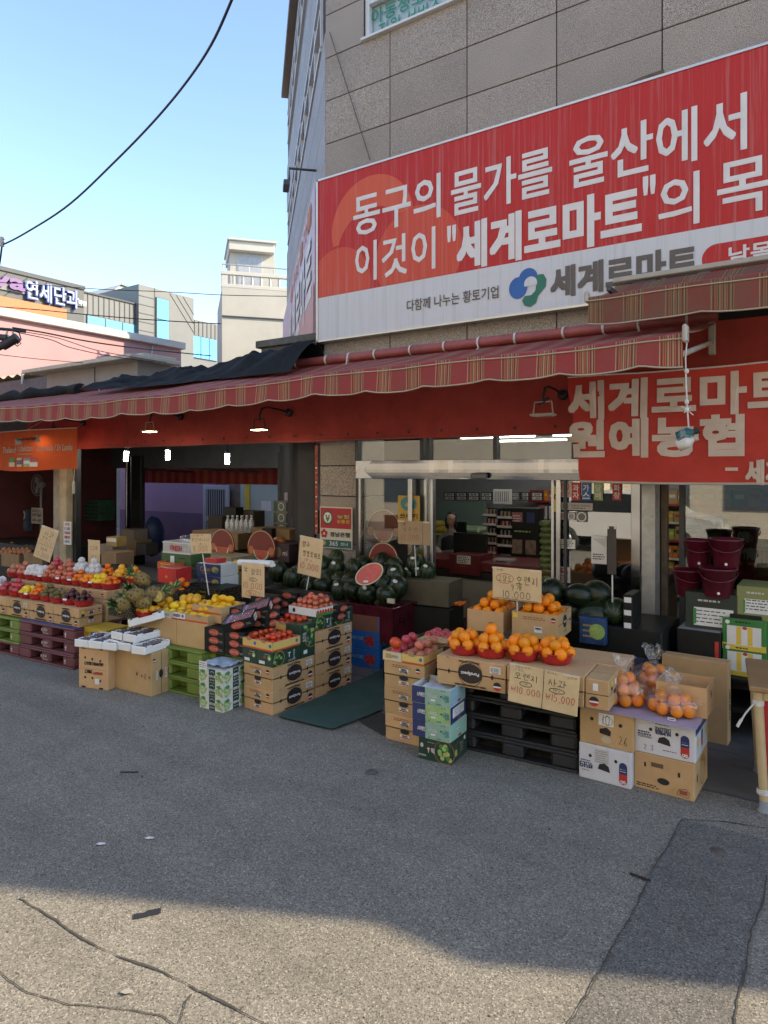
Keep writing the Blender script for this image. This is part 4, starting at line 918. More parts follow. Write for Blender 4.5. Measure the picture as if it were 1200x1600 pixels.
# block with slanting seams and tall window
zB = onX(262,457,AX).z; yB0, yB1 = onX(214,500,AX).y, onX(300,500,AX).y
q = MB(); q.box((AX-4.6, (yB0+yB1)/2, zB/2), (9.6, yB1-yB0, zB), CLADL); q.build('stair_block', ac)
q = MB()
for i in range(int((yB1-yB0-2.9)/.62)): q.tube([(AX+.21, yB0+2.7+i*.62, zB-.1-.0*i), (AX+.21, min(yB1, yB0+2.7+i*.62+3.2), zB-.1-3.6*min(1, (yB1-(yB0+2.7+i*.62))/3.2))], .03, SEAM, 4)
for i in range(9): q.box((AX+.2, yB0+.65, zB-.8-i*.62), (.05, 1.3, .05), SEAM)
q.box((AX+.2, yB0+1.35, zB-3), (.05, .06, 6), SEAM); q.build('cladding_seam', ac)
yw = onX(243,500,AX+.2).y; yw2 = onX(263,500,AX+.2).y
win(yw, yw2, onX(253,535,AX).z, onX(253,468,AX).z, 1, AX+.2, 2)
q = MB(); yC = onX(345,520,AX).y; zC = onX(315,500,AX).z; q.box((AX-5, (yB1+yC)/2+.01, zC/2), (9.4, yC-yB1, zC), CLADL)
for i in range(7): q.box((AX-.29, yB1+.5+(yC-yB1)*i/7, zC-1.5), (.05, .06, 2.9), SEAM)
q.build('light_wing', ac)
win(yB1+.2, onX(338,540,AX-.3).y, onX(315,560,AX).z, onX(315,525,AX).z, 3, AX-.31)
# letters on the academy
VIOL = P('letter_violet', (.13,.05,.20), .4, .1); LETB = P('letter_blue_side', (.08,.12,.34), .4, .1); LETF = P('letter_pale_face', (.30,.36,.58), .35, .05)
asn = thing('academy_sign', 'raised blue and white Korean letters on the grey academy wall', 'sign', (0,0,0))
AXM = Matrix.Translation((AX+.18, 0, 0)) @ Matrix.Rotation(rad(90), 4, 'Z') @ Matrix.Rotation(rad(90), 4, 'X')
ya, yb = onX(36,460,AX).y, onX(119,470,AX).y; zc = onX(77,461,AX).z
q = MB()
for k in range(7): q.text('연세단과', (ya+yb)/2, zc, 1.16, LETB, AXM, -.12+.04*k, w=yb-ya, bold=.035)
q.build('letter_body', asn); q = MB(); q.text('연세단과', (ya+yb)/2, zc, 1.12, LETF, AXM, .16, w=(yb-ya)*.99, bold=.012); q.build('letter_face', asn)
q = MB(); yv = onX(19,455,AX).y
for k in range(6): q.text('viva', yv-1.1, zc+.25, .85, VIOL, AXM, -.12+.05*k, w=3.4, bold=.05)
q.build('letter_body', asn)
q = MB(); q.box((AX+.05, (onX(-10,460,AX).y+yA1)/2, zc-.1), (.12, yA1-onX(-10,460,AX).y-.1, .42), P('sign_bar_grey', (.14,.145,.15), .5)); q.text('학원', onX(26,458,AX).y, zc, .3, WHITE, AXM, .01, bold=.03); q.text('학원', onX(126,470,AX).y, zc-.1, .3, WHITE, AXM, .01, bold=.03); q.build('sign_bar', asn)
# little cream house behind
hs = thing('cream_house', 'small cream house with a shallow roof peeping over the academy', 'house', (0,0,0)); HX = -60.0
y0, y1 = onX(168,470,HX).y, onX(228,470,HX).y; ze = onX(172,462,HX).z; zr = onX(186,446,HX).z; CRM = P('cream_render', (.62,.60,.48), .8, .05)
q = MB(); ym = onX(187,450,HX).y
q.add([(HX,y0,0),(HX,y1,0),(HX,y1,ze+1.1),(HX,ym,zr),(HX,y0,ze)], [(0,1,2,3,4)], CRM); q.add([(HX-8,y0,0),(HX-8,y1,0),(HX-8,y1,ze+1.1),(HX-8,ym,zr),(HX-8,y0,ze)], [(4,3,2,1,0)], CRM)
q.add([(HX,y0,0),(HX-8,y0,0),(HX-8,y0,ze),(HX,y0,ze)], [(0,1,2,3)], CRM); q.add([(HX,y1,0),(HX-8,y1,0),(HX-8,y1,ze+1.1),(HX,y1,ze+1.1)], [(3,2,1,0)], CRM); q.build('wall', hs)
q = MB(); q.add([(HX+.3,y0-.3,ze-.1),(HX-8.3,y0-.3,ze-.1),(HX-8.3,ym,zr+.1),(HX+.3,ym,zr+.1)], [(3,2,1,0)], PCAP); q.add([(HX+.3,y1+.3,ze+1.0),(HX-8.3,y1+.3,ze+1.0),(HX-8.3,ym,zr+.1),(HX+.3,ym,zr+.1)], [(0,1,2,3)], PCAP); q.build('roof', hs)
q = MB(); q.box((HX+.03, onX(184,466,HX).y, ze-.35), (.08, 1.0, 1.2), GLB); q.build('window', hs)
# beige stair tower
BEI = P('beige_render', (.47,.45,.40), .85, .06, 1.0); BEI2 = P('beige_trim', (.52,.50,.45), .8, .05, 1)
tw = thing('beige_tower', 'beige rooftop stair tower with a railed balcony and grey door', 'tower', (0,0,0))
TD = 30.0; a_, b_ = _ab(347, 435); tp = _pt(TD, a_, b_); TR = rad(50)
TM = Matrix.Translation((tp.x, tp.y, 0)) @ Matrix.Rotation(TR, 4, 'Z'); s = TD/FPX
zb, zt, zd0, zd1 = tp.z-.35, 2.2+(735-372)*s*1.02, 2.2+(735-436)*s, 2.2+(735-386)*s*1.02
q = MB(); q.box((3.5, 2.5, zb/2), (7, 5, zb), BEI, 0, TM); q.box((3.5, -.03, zb-1.3), (7, .06, .05), SEAM, 0, TM); q.build('wall', tw)
q = MB(); q.box((3.5, .06, zb+.06), (7.1, .14, .16), BEI2, .01, TM); q.box((3.5, .06, zb+.62), (7.1, .18, .16), BEI2, .01, TM); q.build('parapet', tw)
bq = MB(); bq.lathe([(.045,0),(.065,.15),(.05,.3),(.065,.42),(.045,.46)], BEI2, 8); bal = bq.build('baluster', mesh_only=True)
for k in range(16): inst('baluster', bal, TM @ Vector((.5+.40*k, .06, zb+.12)), parent=tw)
q = MB(); q.box((.12, .3, zb+.35), (.25, .6, .7), BEI2, 0, TM); q.build('pier', tw)
q = MB(); x0, x1 = .42, 2.35; pz = zb+.05
q.add([(x0,1.2,pz),(x1+.35,1.2,pz),(x1,1.2,zt),(x0,1.2,zt),(x0,3.8,pz),(x1+.8,3.8,pz),(x1,3.8,zt),(x0,3.8,zt)], [(0,1,2,3),(1,5,6,2),(3,2,6,7),(4,0,3,7),(5,4,7,6)], BEI, TM); q.build('penthouse', tw)
q = MB(); q.box(((x0+x1)/2-.02, 2.3, zt-.20), (x1-x0+.12, 3.0, .42), BEI2, .02, TM); q.box(((x0+x1)/2, 2.3, zt+.05), (x1-x0+.3, 3.2, .10), BEI2, .02, TM); q.build('penthouse_roof', tw)
q = MB(); dx0, dx1 = x0+.36, x0+1.42; q.box(((dx0+dx1)/2, 1.19, (zd0-.5+zd1)/2), (dx1-dx0, .06, zd1-zd0+.5), P('grey_door', (.36,.38,.42), .5), 0, TM); q.box(((dx0+dx1)/2, 1.195, (zd0-.5+zd1)/2), (dx1-dx0+.12, .03, zd1-zd0+.58), BEI2, 0, TM); q.build('door', tw)
q = MB(); zr_ = 2.2+(735-412)*s
for k in range(6): q.tube([TM @ Vector((.06+1.1*k, .05, zb+.6)), TM @ Vector((.06+1.1*k, .05, zr_))], .025, GALV, 5)
q.tube([TM @ Vector((0, .05, zr_)), TM @ Vector((6, .05, zr_))], .03, GALV, 6); q.tube([TM @ Vector((0, .05, zr_-.35)), TM @ Vector((6, .05, zr_-.35))], .02, GALV, 6); q.build('railing', tw)
# rooftop shed and the corrugated roofs left
sh = thing('rooftop_shed', 'small grey rooftop shed with a pale overhanging slab roof behind the awning', 'shed', (0,0,0)); YS2 = 12.6
x0, x1 = onY(73,590,YS2).x, onY(215,590,YS2).x; z1 = onY(140,574,YS2).z
q = MB(); q.box(((x0+x1)/2, YS2+.6, z1-1.0), (x1-x0, 1.2, 2.0), P('grey_panel', (.29,.285,.265), .7, .08, 2)); q.box(((x0+x1)/2+.3, YS2-.01, z1-.5), (.03, .02, 1.0), SEAM); q.build('wall', sh)
q = MB(); q.box((onY(135,570,YS2).x, YS2+.4, z1+.05), (x1-x0+1.0, 1.8, .13), P('pale_slab', (.55,.50,.40), .8, .12, 3), .02); q.box((onY(130,570,YS2).x+.9, YS2+.6, z1+.16), (x1-x0-.6, 1.2, .10), MATS['pale_slab'], .02); q.build('roof', sh)
cr = thing('corrugated_roof', 'straw coloured corrugated roof at the far left behind the awning', 'roof', (0,0,0)); YC = 13.2
xa, xb = onY(-90,570,YC).x, onY(74,580,YC).x; zc1 = onY(40,585,YC).z
q = MB(); nn = 60
def crf(u, v): return (xa+(xb-xa)*u, YC+3*v, zc1+.55*v+.05*math.sin(u*nn*1.3))
grid(q, 160, 2, crf, P('straw_sheet', (.42,.37,.27), .85, .2, 3)); q.build('sheet', cr)
q = MB(); q.box(((xa+xb)/2, YC+1.6, zc1/2-.1), (xb-xa, 3, zc1-.1), P('grey_block_wall', (.13,.135,.145), .8, .15)); q.tube([onY(35,583,YC-.05), onY(35,600,YC-.05)], .05, GALV, 6); q.build('wall', cr)

# ------------------------------------------------------------------ cables overhead
WIRE = P('cable_black', (.022,.024,.03), .6, .1)
def ray(u, v, d): a, b = _ab(u, v); return _pt(d, a, b)
def cable(pts, r, label):
    q = MB(); P_ = [ray(*p) for p in pts]; out = []
    for i in range(len(P_)-1):
        p0, p1, p2, p3 = P_[max(i-1,0)], P_[i], P_[i+1], P_[min(i+2,len(P_)-1)]
        for k in range(6):
            t = k/6; out.append(.5*((2*p1)+(p2-p0)*t+(2*p0-5*p1+4*p2-p3)*t*t+(3*p1-p0-3*p2+p3)*t**3))
    out.append(P_[-1]); q.tube(out, r, WIRE, 6); return tag(q.build('overhead_cable'), label, 'cable')
cable([(385,-60,7.0),(362,0,7.5),(330,70,8.2),(290,130,9),(240,190,10),(180,252,11),(110,318,12),(50,358,13),(0,384,14),(-60,402,15)], .017, 'thick black cable sweeping down across the open sky')
cable([(-20,440,20),(60,445,20),(160,452,20),(260,456,20),(350,461,20),(450,463,20)], .011, 'thin upper wire crossing in front of the academy letters')
cable([(-20,478,20),(60,484,20),(140,492,20),(240,500,20),(345,506,20)], .015, 'wire crossing just over the blue windows')
cable([(20,512,13),(70,520,14),(130,532,15),(190,541,16),(250,548,18),(330,556,20)], .016, 'dark cable running from the splice box along the pink wall')
cable([(30,520,13),(80,531,14),(110,543,15),(170,556,16),(240,566,17)], .009, 'thin wire sagging lowest over the pink wall')
cable([(35,518,13),(90,528,14),(150,547,15),(220,560,16),(260,566,17)], .008, 'second thin wire over the pink wall')
cable([(-10,553,13),(60,561,14),(130,567,15)], .007, 'thin wire just above the straw roof')
sb = thing('splice_box', 'black cable splice canister with looping wires at the left edge', 'cable splice', ray(12, 524, 12.5))
q = MB(); o = ray(12,524,12.5)
def rp(u, v, dd=12.5): return ray(u, v, dd)-o
q.tube([rp(4,541), rp(27,527)], .085, BLACKM, 12); q.tube([rp(-4,545), rp(4,541)], .05, BLACKM, 10); q.tube([rp(-10,526), rp(12,528)], .06, DARKM, 10); q.build('canister', sb)
q = MB(); q.tube([rp(-10,513), rp(14,515), rp(40,518)], .03, WIRE, 6); q.tube([rp(12,514), rp(10,523), rp(16,530)], .02, GALV, 6); q.tube([rp(20,514), rp(20,524)], .02, GALV, 6)
q.tube([rp(24,527), rp(33,537), rp(27,541), rp(20,535)], .010, WIRE, 5); q.tube([rp(18,516), rp(30,520), rp(33,530), rp(27,538)], .012, WIRE, 5); q.build('wires', sb)
isl = thing('insulator', 'pale porcelain insulator holding the thick cable at the left edge', 'insulator', ray(3, 377, 13.9)); q = MB(); q.lathe([(0,-.12),(.05,-.10),(.03,-.05),(.055,-.03),(.03,.02),(.055,.04),(.03,.09),(0,.10)], PCAP, 10); q.build('body', isl); q = MB(); q.tube([(0,0,-.1),(-.05,0,-.3),(-.3,.1,-.4)], .02, WIRE, 6); q.build('clamp', isl)

# ------------------------------------------------------------------ across the street (behind the viewer; seen in the glass and the polished header)
OPP = P('opposite_cream', (.78,.68,.54), .85, .06, .7); OPPD = P('opposite_window', (.10,.13,.16), .15, .1)
for i, (x0, x1, hgt, yy) in enumerate(((-36, -20, 14, -10.5), (-19.5, -7, 16, -10), (-6.5, 6, 14, -10.5), (7, 24, 15, -10))):
    t = thing('opposite_building', ('wide cream building across the street far to the left', 'tall cream building across the street', 'low cream building straight across the street', 'cream building across the street to the right')[i], 'building', (0,0,0))
    q = MB(); q.box(((x0+x1)/2, yy-3, hgt/2), (x1-x0, 6, hgt), OPP); q.build('wall', t)
    for zf in range(int(hgt//3)):
        for k in range(int((x1-x0)//2.6)): q = MB(); q.box((x0+1.4+2.6*k, yy+.01, 1.6+3*zf), (1.5, .08, 1.4), OPPD); q.build('window', t)
# white SUV parked there
CARW = P('car_white', (.72,.71,.68), .25, .03, 2, coat=.6); CARG = P('car_glass', (.03,.035,.04), .06, .1); TYRE = P('tyre', (.025,.025,.025), .8, .1)
cr = thing('parked_car', 'white SUV parked across the street and mirrored in the shop glass', 'car', (-4.9, -4.9, 0))
q = MB(); prof = [(-2.3,.45),(-2.33,.85),(-2.2,1.0),(-1.75,1.08),(-1.25,1.55),(-.6,1.68),(.55,1.66),(1.05,1.42),(1.45,1.08),(2.15,.95),(2.33,.75),(2.35,.42)]
ys = [(-.92,.0),(-.95,.0),(.95,.0),(.92,.0)]
n = len(prof); L = []
for y, k in ((-.90,0),(.90,0)):
    for x, z in prof: L.append((x, y*(1-.16*max(0,(z-1.0))/.68), z))
q.add(L, [tuple(range(n)), tuple(range(2*n-1, n-1, -1))]+[(i, n+i, n+(i+1) % n, (i+1) % n) for i in range(n)], CARW); q.build('body', cr)
for sgn in (-1, 1):
    q = MB(); wp = [(-1.5,1.10),(-1.12,1.50),(-.55,1.60),(.5,1.58),(.92,1.38),(1.2,1.10)]
    q.poly([(x*sgn if 0 else x, z) for x, z in (wp if sgn > 0 else wp[::-1])], CARG, Matrix.Translation((0, sgn*.885, 0)) @ Matrix.Rotation(rad(90), 4, 'X') @ Matrix.Rotation(0, 4, 'X'), 0); q.build('side_window', cr)
    for x in (-1.42, 1.42):
        q = MB(); Mw = AT(x, sgn*.80, .36) @ Matrix.Rotation(rad(90), 4, 'X'); q.lathe([(.20,-.11),(.34,-.11),(.36,-.06),(.36,.06),(.34,.11),(.20,.11)], TYRE, 22, Mw); wo = q.build('wheel', cr)
        q = MB(); q.lathe([(0,-.09),(.21,-.10),(.21,.10),(0,.09)], ALU, 18, Mw); q.build('rim', wo)
    q = MB(); q.box((2.2, sgn*.66, .82), (.2, .4, .14), GLASS); q.build('headlight', cr)
# ------------------------------------------------------------------ builders for boxes, trays, bowls, fruit
def R2(x, y, rz): c, s_ = math.cos(rz), math.sin(rz); return Vector((x*c-y*s_, x*s_+y*c, 0))
def corner(p, w, d, rz, which='fr'):
    """centre of a w x d footprint whose named bottom corner stands at p"""
    sx = -1 if 'r' in which else 1; sy = 1 if 'f' in which else -1
    return Vector(p)+R2(sx*w/2, sy*d/2, rz)
def open_box(q, w, d, h, m, mi=None, t=.006, floor=.01):
    mi = mi or m
    for sy in (-1, 1): q.box((0, sy*(d/2-t/2), h/2), (w, t, h), m)
    for sx in (-1, 1): q.box((sx*(w/2-t/2), 0, h/2), (t, d-2*t-.0006, h-.0006), m)
    q.box((0, 0, floor/2+.001), (w-2*t-.001, d-2*t-.001, floor), mi)
    return q
def carton_parts(t, w, d, h, m, prints=None, opn=False, flaps=None, tape=None, name='box_body', mi=None):
    q = MB()
    if opn: open_box(q, w, d, h, m, mi or KIN)
    else: q.box((0, 0, h/2), (w, d, h), m, .004)
    b = q.build(name, t)
    if not opn and h > .07:
        s_ = MB(); s_.rect(0, 0, w*.985, .004, P('flap_gap', (.05,.035,.02), .9, 0), face('T', w, d, h, .0009)); s_.build('flap_seam', t)
    if flaps:
        for (sd, ln, ang) in flaps:
            f = MB()
            if sd in 'FB': sg_ = -1 if sd == 'F' else 1; f.box((0, sg_*ln/2, 0), (w-.01, ln, .005), mi or KIN); o = f.build('flap', t, (0, sg_*d/2, h), (rad(ang)*sg_, 0, 0))
            else: sg_ = -1 if sd == 'L' else 1; f.box((sg_*ln/2, 0, 0), (ln, d-.01, .005), mi or KIN); o = f.build('flap', t, (sg_*w/2, 0, h), (0, -rad(ang)*sg_, 0))
    if prints:
        p = MB(); prints(p, w, d, h)
        if p.v: p.build('printing', t)
    return b
def box(name, label, w, d, h, m, loc, rz=0, prints=None, opn=False, group=None, cat='box', flaps=None, mi=None):
    t = thing(name, label, cat, loc, rz+RN.uniform(-.018, .018), group); carton_parts(t, w, d, h, m, prints, opn, flaps, mi=mi); return t
def barcode(p, x, y, w, h, M, seed=1):
    r = random.Random(seed); p.rect(x, y, w, h, WHITE, M, .0006); xx = x-w*.4
    while xx < x+w*.4: b = r.uniform(.002, .006)*w/.07; p.rect(xx, y+h*.06, b*.6, h*.62, INK, M, .0012); xx += b*1.5
    p.rect(x, y-h*.38, w*.6, h*.08, INK, M, .0012)
def lines(p, x, y, w, n, dy, m, M, th=.004, seed=1):
    r = random.Random(seed)
    for i in range(n):
        xx = x-w/2; end = x+w/2*r.uniform(.55, 1)
        while xx < end: l = r.uniform(.010, .03)*w/.15; p.rect(xx+l/2, y-dy*i, min(l, end-xx+.004), th, m, M, .0008); xx += l+.006*w/.15
def hole(p, x, y, w, h, M): p.disc(x, y, w/2, h/2, INK, M, .0015, 14)
def emblem(p, x, y, r, M):
    p.disc(x, y, r, r, RED, M, .0006, 18); p.poly([(x+r*math.cos(rad(a)), y+r*math.sin(rad(a))) for a in range(0, 181, 15)], INK, M, .0012); p.rect(x, y-.08*r, 1.9*r, .35*r, WHITE, M, .0016)

# ---- the telescoping citrus cartons: printed upside down because the boxes stand on their lids
PSW, PSD, PSH = .56, .375, .215
U = math.pi
ps_lo = MB(); ps_lo.box((0, 0, PSH*.25), (PSW-.006, PSD-.006, PSH*.5), KRAFT, .004); ps_lo = ps_lo.build('lower_half', mesh_only=True)
ps_hi = MB(); ps_hi.box((0, 0, PSH*.755), (PSW, PSD, PSH*.49), KRAFT, .004); ps_hi = ps_hi.build('upper_half', mesh_only=True)
q = MB()
for s_ in 'FB':
    M = face(s_, PSW, PSD, PSH, .002)
    q.rect(0, 0, PSW-.01, .006, INK, M, .0); 
    for x in (-.175, .175): q.poly([(x-.012,0),(x,-.022),(x+.012,0),(x,.022)], INK, M, .0006)
    q.text('PRODUCT OF U.S.A.', -.01, .088, .014, INK, M, .0006, w=.17, rot=U, bold=.02); q.text('FRESH CALIFORNIA MANDARINS', 0, -.088, .014, INK, M, .0006, w=.25, rot=U, bold=.02)
    emblem(q, .215, -.062, .032, M); q.poly([(-.20,PSH/2),(-.17,PSH/2-.012),(-.185,PSH/2)], INK, M, .0006)
for s_ in 'LR':
    M = face(s_, PSD, PSW, PSH, .002) if 0 else face(s_, PSW, PSD, PSH, .002)
    q.rect(0, 0, PSD-.01, .005, INK, M, 0)
    lines(q, -.02, .082, .17, 2, .014, BRN_INK, M, .006, 3); q.text('FRESH', 0, .052, .016, INK, M, .0012, w=.05, bold=.05); q.rect(0, .044, .085, .036, WHITE, M, .0004); q.text('BLACK LABEL', 0, .036, .014, INK, M, .0012, w=.075, bold=.05)
    hole(q, 0, -.014, .085, .042, M); emblem(q, .13, .06, .022, M); q.rect(0, -.058, .09, .034, WHITE, M, .0004); q.text('PureSpect', 0, -.064, .014, RED, M, .0012, w=.08, rot=U, bold=.04); q.text('NAVEL', 0, -.05, .010, INK, M, .0012, w=.05, rot=U, bold=.04)
ps_pr = q.build('printing', mesh_only=True)
q = MB(); q2 = MB()
for s_ in 'FB':
    M = face(s_, PSW, PSD, PSH, .003); q.disc(0, .004, .098, .074, P('logo_black_brown', (.030,.018,.018), .55, .1), M, .0, 28); q.ring(0, .004, .094, .098, INK, M, .0005)
    q2.text('PureSpect', 0, .006, .030, WHITE, M, .0012, w=.145, rot=U, bold=.03)
ps_lg = q.build('logo', mesh_only=True); ps_lt = q2.build('lettering', mesh_only=True)
q = MB(); barcode(q, .20, .056, .085, .05, face('F', PSW, PSD, PSH, .003)); ps_lab = q.build('label', mesh_only=True)
q = MB(); q.rect(0, 0, .05, .07, YEL, face('R', PSW, PSD, PSH, .003) @ AT(-.13, .045, 0), 0); q.rect(0, -.018, .05, .03, INK, face('R', PSW, PSD, PSH, .003) @ AT(-.13, .045, 0), .001); ps_yel = q.build('sticker', mesh_only=True)
def ps_carton(label, loc, rz, group, lab=True, yel=False, sc=(1,1,1)):
    t = thing('citrus_carton', label, 'carton', loc, rz, group); t.scale = sc
    for n_, me in (('lower_half', ps_lo), ('upper_half', ps_hi), ('printing', ps_pr)): inst(n_, me, (0,0,0), parent=t)
    l = inst('logo', ps_lg, (0,0,0), parent=t); inst('lettering', ps_lt, (0,0,0), parent=l)
    if lab: inst('label', ps_lab, (0,0,0), parent=t)
    if yel: inst('sticker', ps_yel, (0,0,0), parent=t)
    return t

# ---- pallets
def pallet_mesh(m, W=1.0, D=.95, H=.1375):
    out = {}
    q = MB(); q.box((0, 0, H-.011), (W, D, .022), m, .006)
    for i in range(9): q.box((-W/2+.06+i*(W-.12)/8, 0, H-.026), (.02, D-.04, .012), m)
    out['deck'] = q.build('deck', mesh_only=True)
    q = MB()
    for y in (-D/2+.06, 0, D/2-.06): q.box((0, y, .010), (W, .12, .020), m, .005)
    for x in (-W/2+.06, 0, W/2-.06): q.box((x, 0, .0115), (.12, D-.02, .018), m, .004)
    out['base'] = q.build('base', mesh_only=True)
    for nm, bw in (('corner', .20), ('mid', .17)): q = MB(); q.box((0, 0, H/2-.001), (bw, .17, H-.036), m, .018); out[nm] = q.build('block', mesh_only=True)
    return out
def pallet(label, loc, rz, pm_, group, W=1.0, D=.95, prints=None):
    t = thing('pallet', label, 'pallet', loc, rz, group)
    inst('deck', pm_['deck'], (0,0,0), parent=t); inst('base', pm_['base'], (0,0,0), parent=t)
    for i, x in enumerate((-W/2+.10, 0, W/2-.10)):
        for y in (-D/2+.088, 0, D/2-.088): inst('block', pm_['corner' if i != 1 else 'mid'], (x, y, 0), parent=t)
    if prints: p = MB(); prints(p, Matrix.Translation((0, -D/2, 0)) @ FRONT); p.build('printing', t)
    return t
PGREEN = P('green_plastic', (.17,.24,.045), .5, .15, 4, rnd=.08); PMAUVE = P('mauve_plastic', (.165,.052,.058), .5, .15, 4, rnd=.08); PBLACK = P('black_plastic', (.026,.027,.029), .45, .25, 4)
pmG, pmM, pmB = pallet_mesh(PGREEN, 1.0, .95, .148), pallet_mesh(PMAUVE, 1.0, .95, .148), pallet_mesh(PBLACK, 1.0, .95, .1375)
ARW = P('pale_stencil', (.55,.50,.50), .7, .1)
def arrow_print(word):
    def f(p, M):
        p.text(word, -.02, .085, .035, ARW, M, .003, w=.11, bold=.03); lines(p, 0, .052, .09, 1, .01, ARW, M, .006, 2)
        p.rect(.36, .065, .016, .03, ARW, M, .003); p.poly([(.338,.078),(.382,.078),(.36,.105)], ARW, M, .003); 
    return f

# ---- bowls and fruit
q = MB(); q.lathe([(0,.004),(.085,.004),(.092,.0),(.105,.012),(.122,.050),(.130,.078),(.137,.080),(.137,.084),(.128,.083),(.118,.052),(.10,.016),(.085,.010),(0,.010)], BOWL, 28); bowl_me = q.build('bowl', mesh_only=True)
def bowl(label, loc, group, sc=1): return tag(inst('bowl', bowl_me, loc, (0,0,RN.uniform(0,6)), sc), label, 'bowl', group)
def round_mesh(m, dim=.10, sq=(1,1,1), navel=None, calyx=None, nu=16, nv=10, lump=.0):
    q = MB(); fn = lambda p: 1-dim*max(0, abs(p.z)-.86)*1.6+lump*noise.noise(p*2.2+Vector((sq[0],0,3)))
    q.ell((0,0,0), sq, m, nu, nv, None, fn)
    if navel: q.disc(0, 0, .16, .16, navel, None, sq[2]*.978, 9); q.ring(0, 0, .08, .19, m, None, sq[2]*.984, 9)
    if calyx:
        for k in range(5): a = k*1.256; q.add([(0,0,sq[2]*.93),(.30*math.cos(a-.35),.30*math.sin(a-.35),sq[2]*.955),(.5*math.cos(a),.5*math.sin(a),sq[2]*.93),(.30*math.cos(a+.35),.30*math.sin(a+.35),sq[2]*.955)], [(0,1,2,3)], calyx)
    return q.build('fruit', mesh_only=True)
NAV = P('navel_brown', (.10,.045,.012), .8, .2)
FR = {'orange': round_mesh(ORANGE, .02, (1,1,.97), NAV), 'mandarin': round_mesh(MANDARIN, .14, (1,1,.84), None, GREENL), 'lemon': round_mesh(LEMON, -.9, (1,1,1.18)), 'ymelon': round_mesh(MELONY, .05, (.8,.8,1.3)),
      'tomato': round_mesh(TOMATO, .2, (1,1,.86), None, GREENL), 'ptomato': round_mesh(TOMATO2, .2, (1,1,.86), None, GREENL), 'apple': round_mesh(APPLE, .5, (1,1,.92), STEM), 'peach': round_mesh(PEACH, .4, (1,1,.93), STEM),
      'kiwi': round_mesh(KIWI, 0, (.86,.86,1.15)), 'mangosteen': round_mesh(MANGOST, .2, (1,1,.92), None, STEM), 'netted': round_mesh(FNET, .2, (1,1,1.05), None, None, 14, 9, .12), 'onion': round_mesh(ONION, -.5, (1,1,.95)),
      'grapefruit': round_mesh(P('golden_citrus', (.82,.40,.02), .42, .06, 5, bmp=.25, bs=170, rnd=.07), .02, (1,1,.95), NAV)}
NICE = {'orange': ('orange', 'orange'), 'mandarin': ('mandarin', 'mandarin'), 'lemon': ('lemon', 'lemon'), 'ymelon': ('yellow_melon', 'yellow melon'), 'tomato': ('tomato', 'tomato'), 'ptomato': ('tomato', 'tomato'),
        'apple': ('apple', 'apple'), 'peach': ('apple', 'apple'), 'kiwi': ('kiwi', 'kiwi'), 'mangosteen': ('plum', 'plum'), 'netted': ('netted_pear', 'pear'), 'onion': ('onion', 'onion'), 'grapefruit': ('golden_citrus', 'citrus fruit')}
def fruit(kind, p, r, label, group, up=None):
    nm, cat = NICE[kind]; rr = r*RN.uniform(.93, 1.05)
    rot = (RN.uniform(-.9,.9), RN.uniform(-.9,.9), RN.uniform(0,6.3)) if kind not in ('tomato','ptomato','mandarin') else (RN.uniform(-.5,.5), RN.uniform(-.5,.5), RN.uniform(0,6.3))
    if kind == 'orange' and RN.random() < .45: rot = (rad(90)+RN.uniform(-.6,.5), 0, RN.uniform(-.4,1.3))
    if kind in ('ymelon','kiwi','lemon'): rot = (rad(90)+RN.uniform(-.3,.3), RN.uniform(-.3,.3), RN.uniform(0,6.3))
    return tag(inst(nm, FR[kind], p, rot, rr), label, cat, group)
def heap(kind, c, r, R, label, group, layers=(7,4,1), z0=.03):
    """a heap of round fruit in a bowl of inner radius R whose base centre is c"""
    zz = z0+r; n = layers[0]; c = Vector(c); a0 = RN.uniform(0, 6)
    for li, n in enumerate(layers):
        if n <= 0: continue
        ring = n-1 if (li == 0 and n > 5) else n
        rr = (R-r*.55) if li == 0 else (R-r*.55)*(.58 if li == 1 else .0)
        if li == 1 and n >= 5: rr = (R-r*.55)*.70
        if ring < n: fruit(kind, c+Vector((0,0,zz)), r, label, group)
        for k in range(ring):
            a = a0+2*math.pi*k/ring; fruit(kind, c+Vector((rr*math.cos(a)+RN.uniform(-.004,.004), rr*math.sin(a)+RN.uniform(-.004,.004), zz+RN.uniform(-.004,.006)+(r*.25 if ring < n else 0))), r, label, group)
        zz += r*1.42; a0 += .6
def fill(kind, loc, rz, w, d, r, label, group, z0, layers=2, frac=.8, seed=0, jit=.15):
    """rows of fruit filling a tray; later layers sit in the hollows of the one below"""
    rr = random.Random(seed+int(loc[0]*100)); loc = Vector(loc)
    for L in range(layers):
        nx, ny = max(1, int((w-.01)/(2*r))-L), max(1, int((d-.01)/(2*r))-L)
        for i in range(nx):
            for j in range(ny):
                if L and rr.random() > frac: continue
                x = (i-(nx-1)/2)*(w-.01-2*r)/max(1, (int((w-.01)/(2*r))-1) or 1); y = (j-(ny-1)/2)*(d-.01-2*r)/max(1, (int((d-.01)/(2*r))-1) or 1)
                p = loc+R2(x+rr.uniform(-jit,jit)*r, y+rr.uniform(-jit,jit)*r, rz)+Vector((0, 0, z0+r+L*r*1.45+rr.uniform(-.1,.15)*r))
                fruit(kind, p, r, label, group)
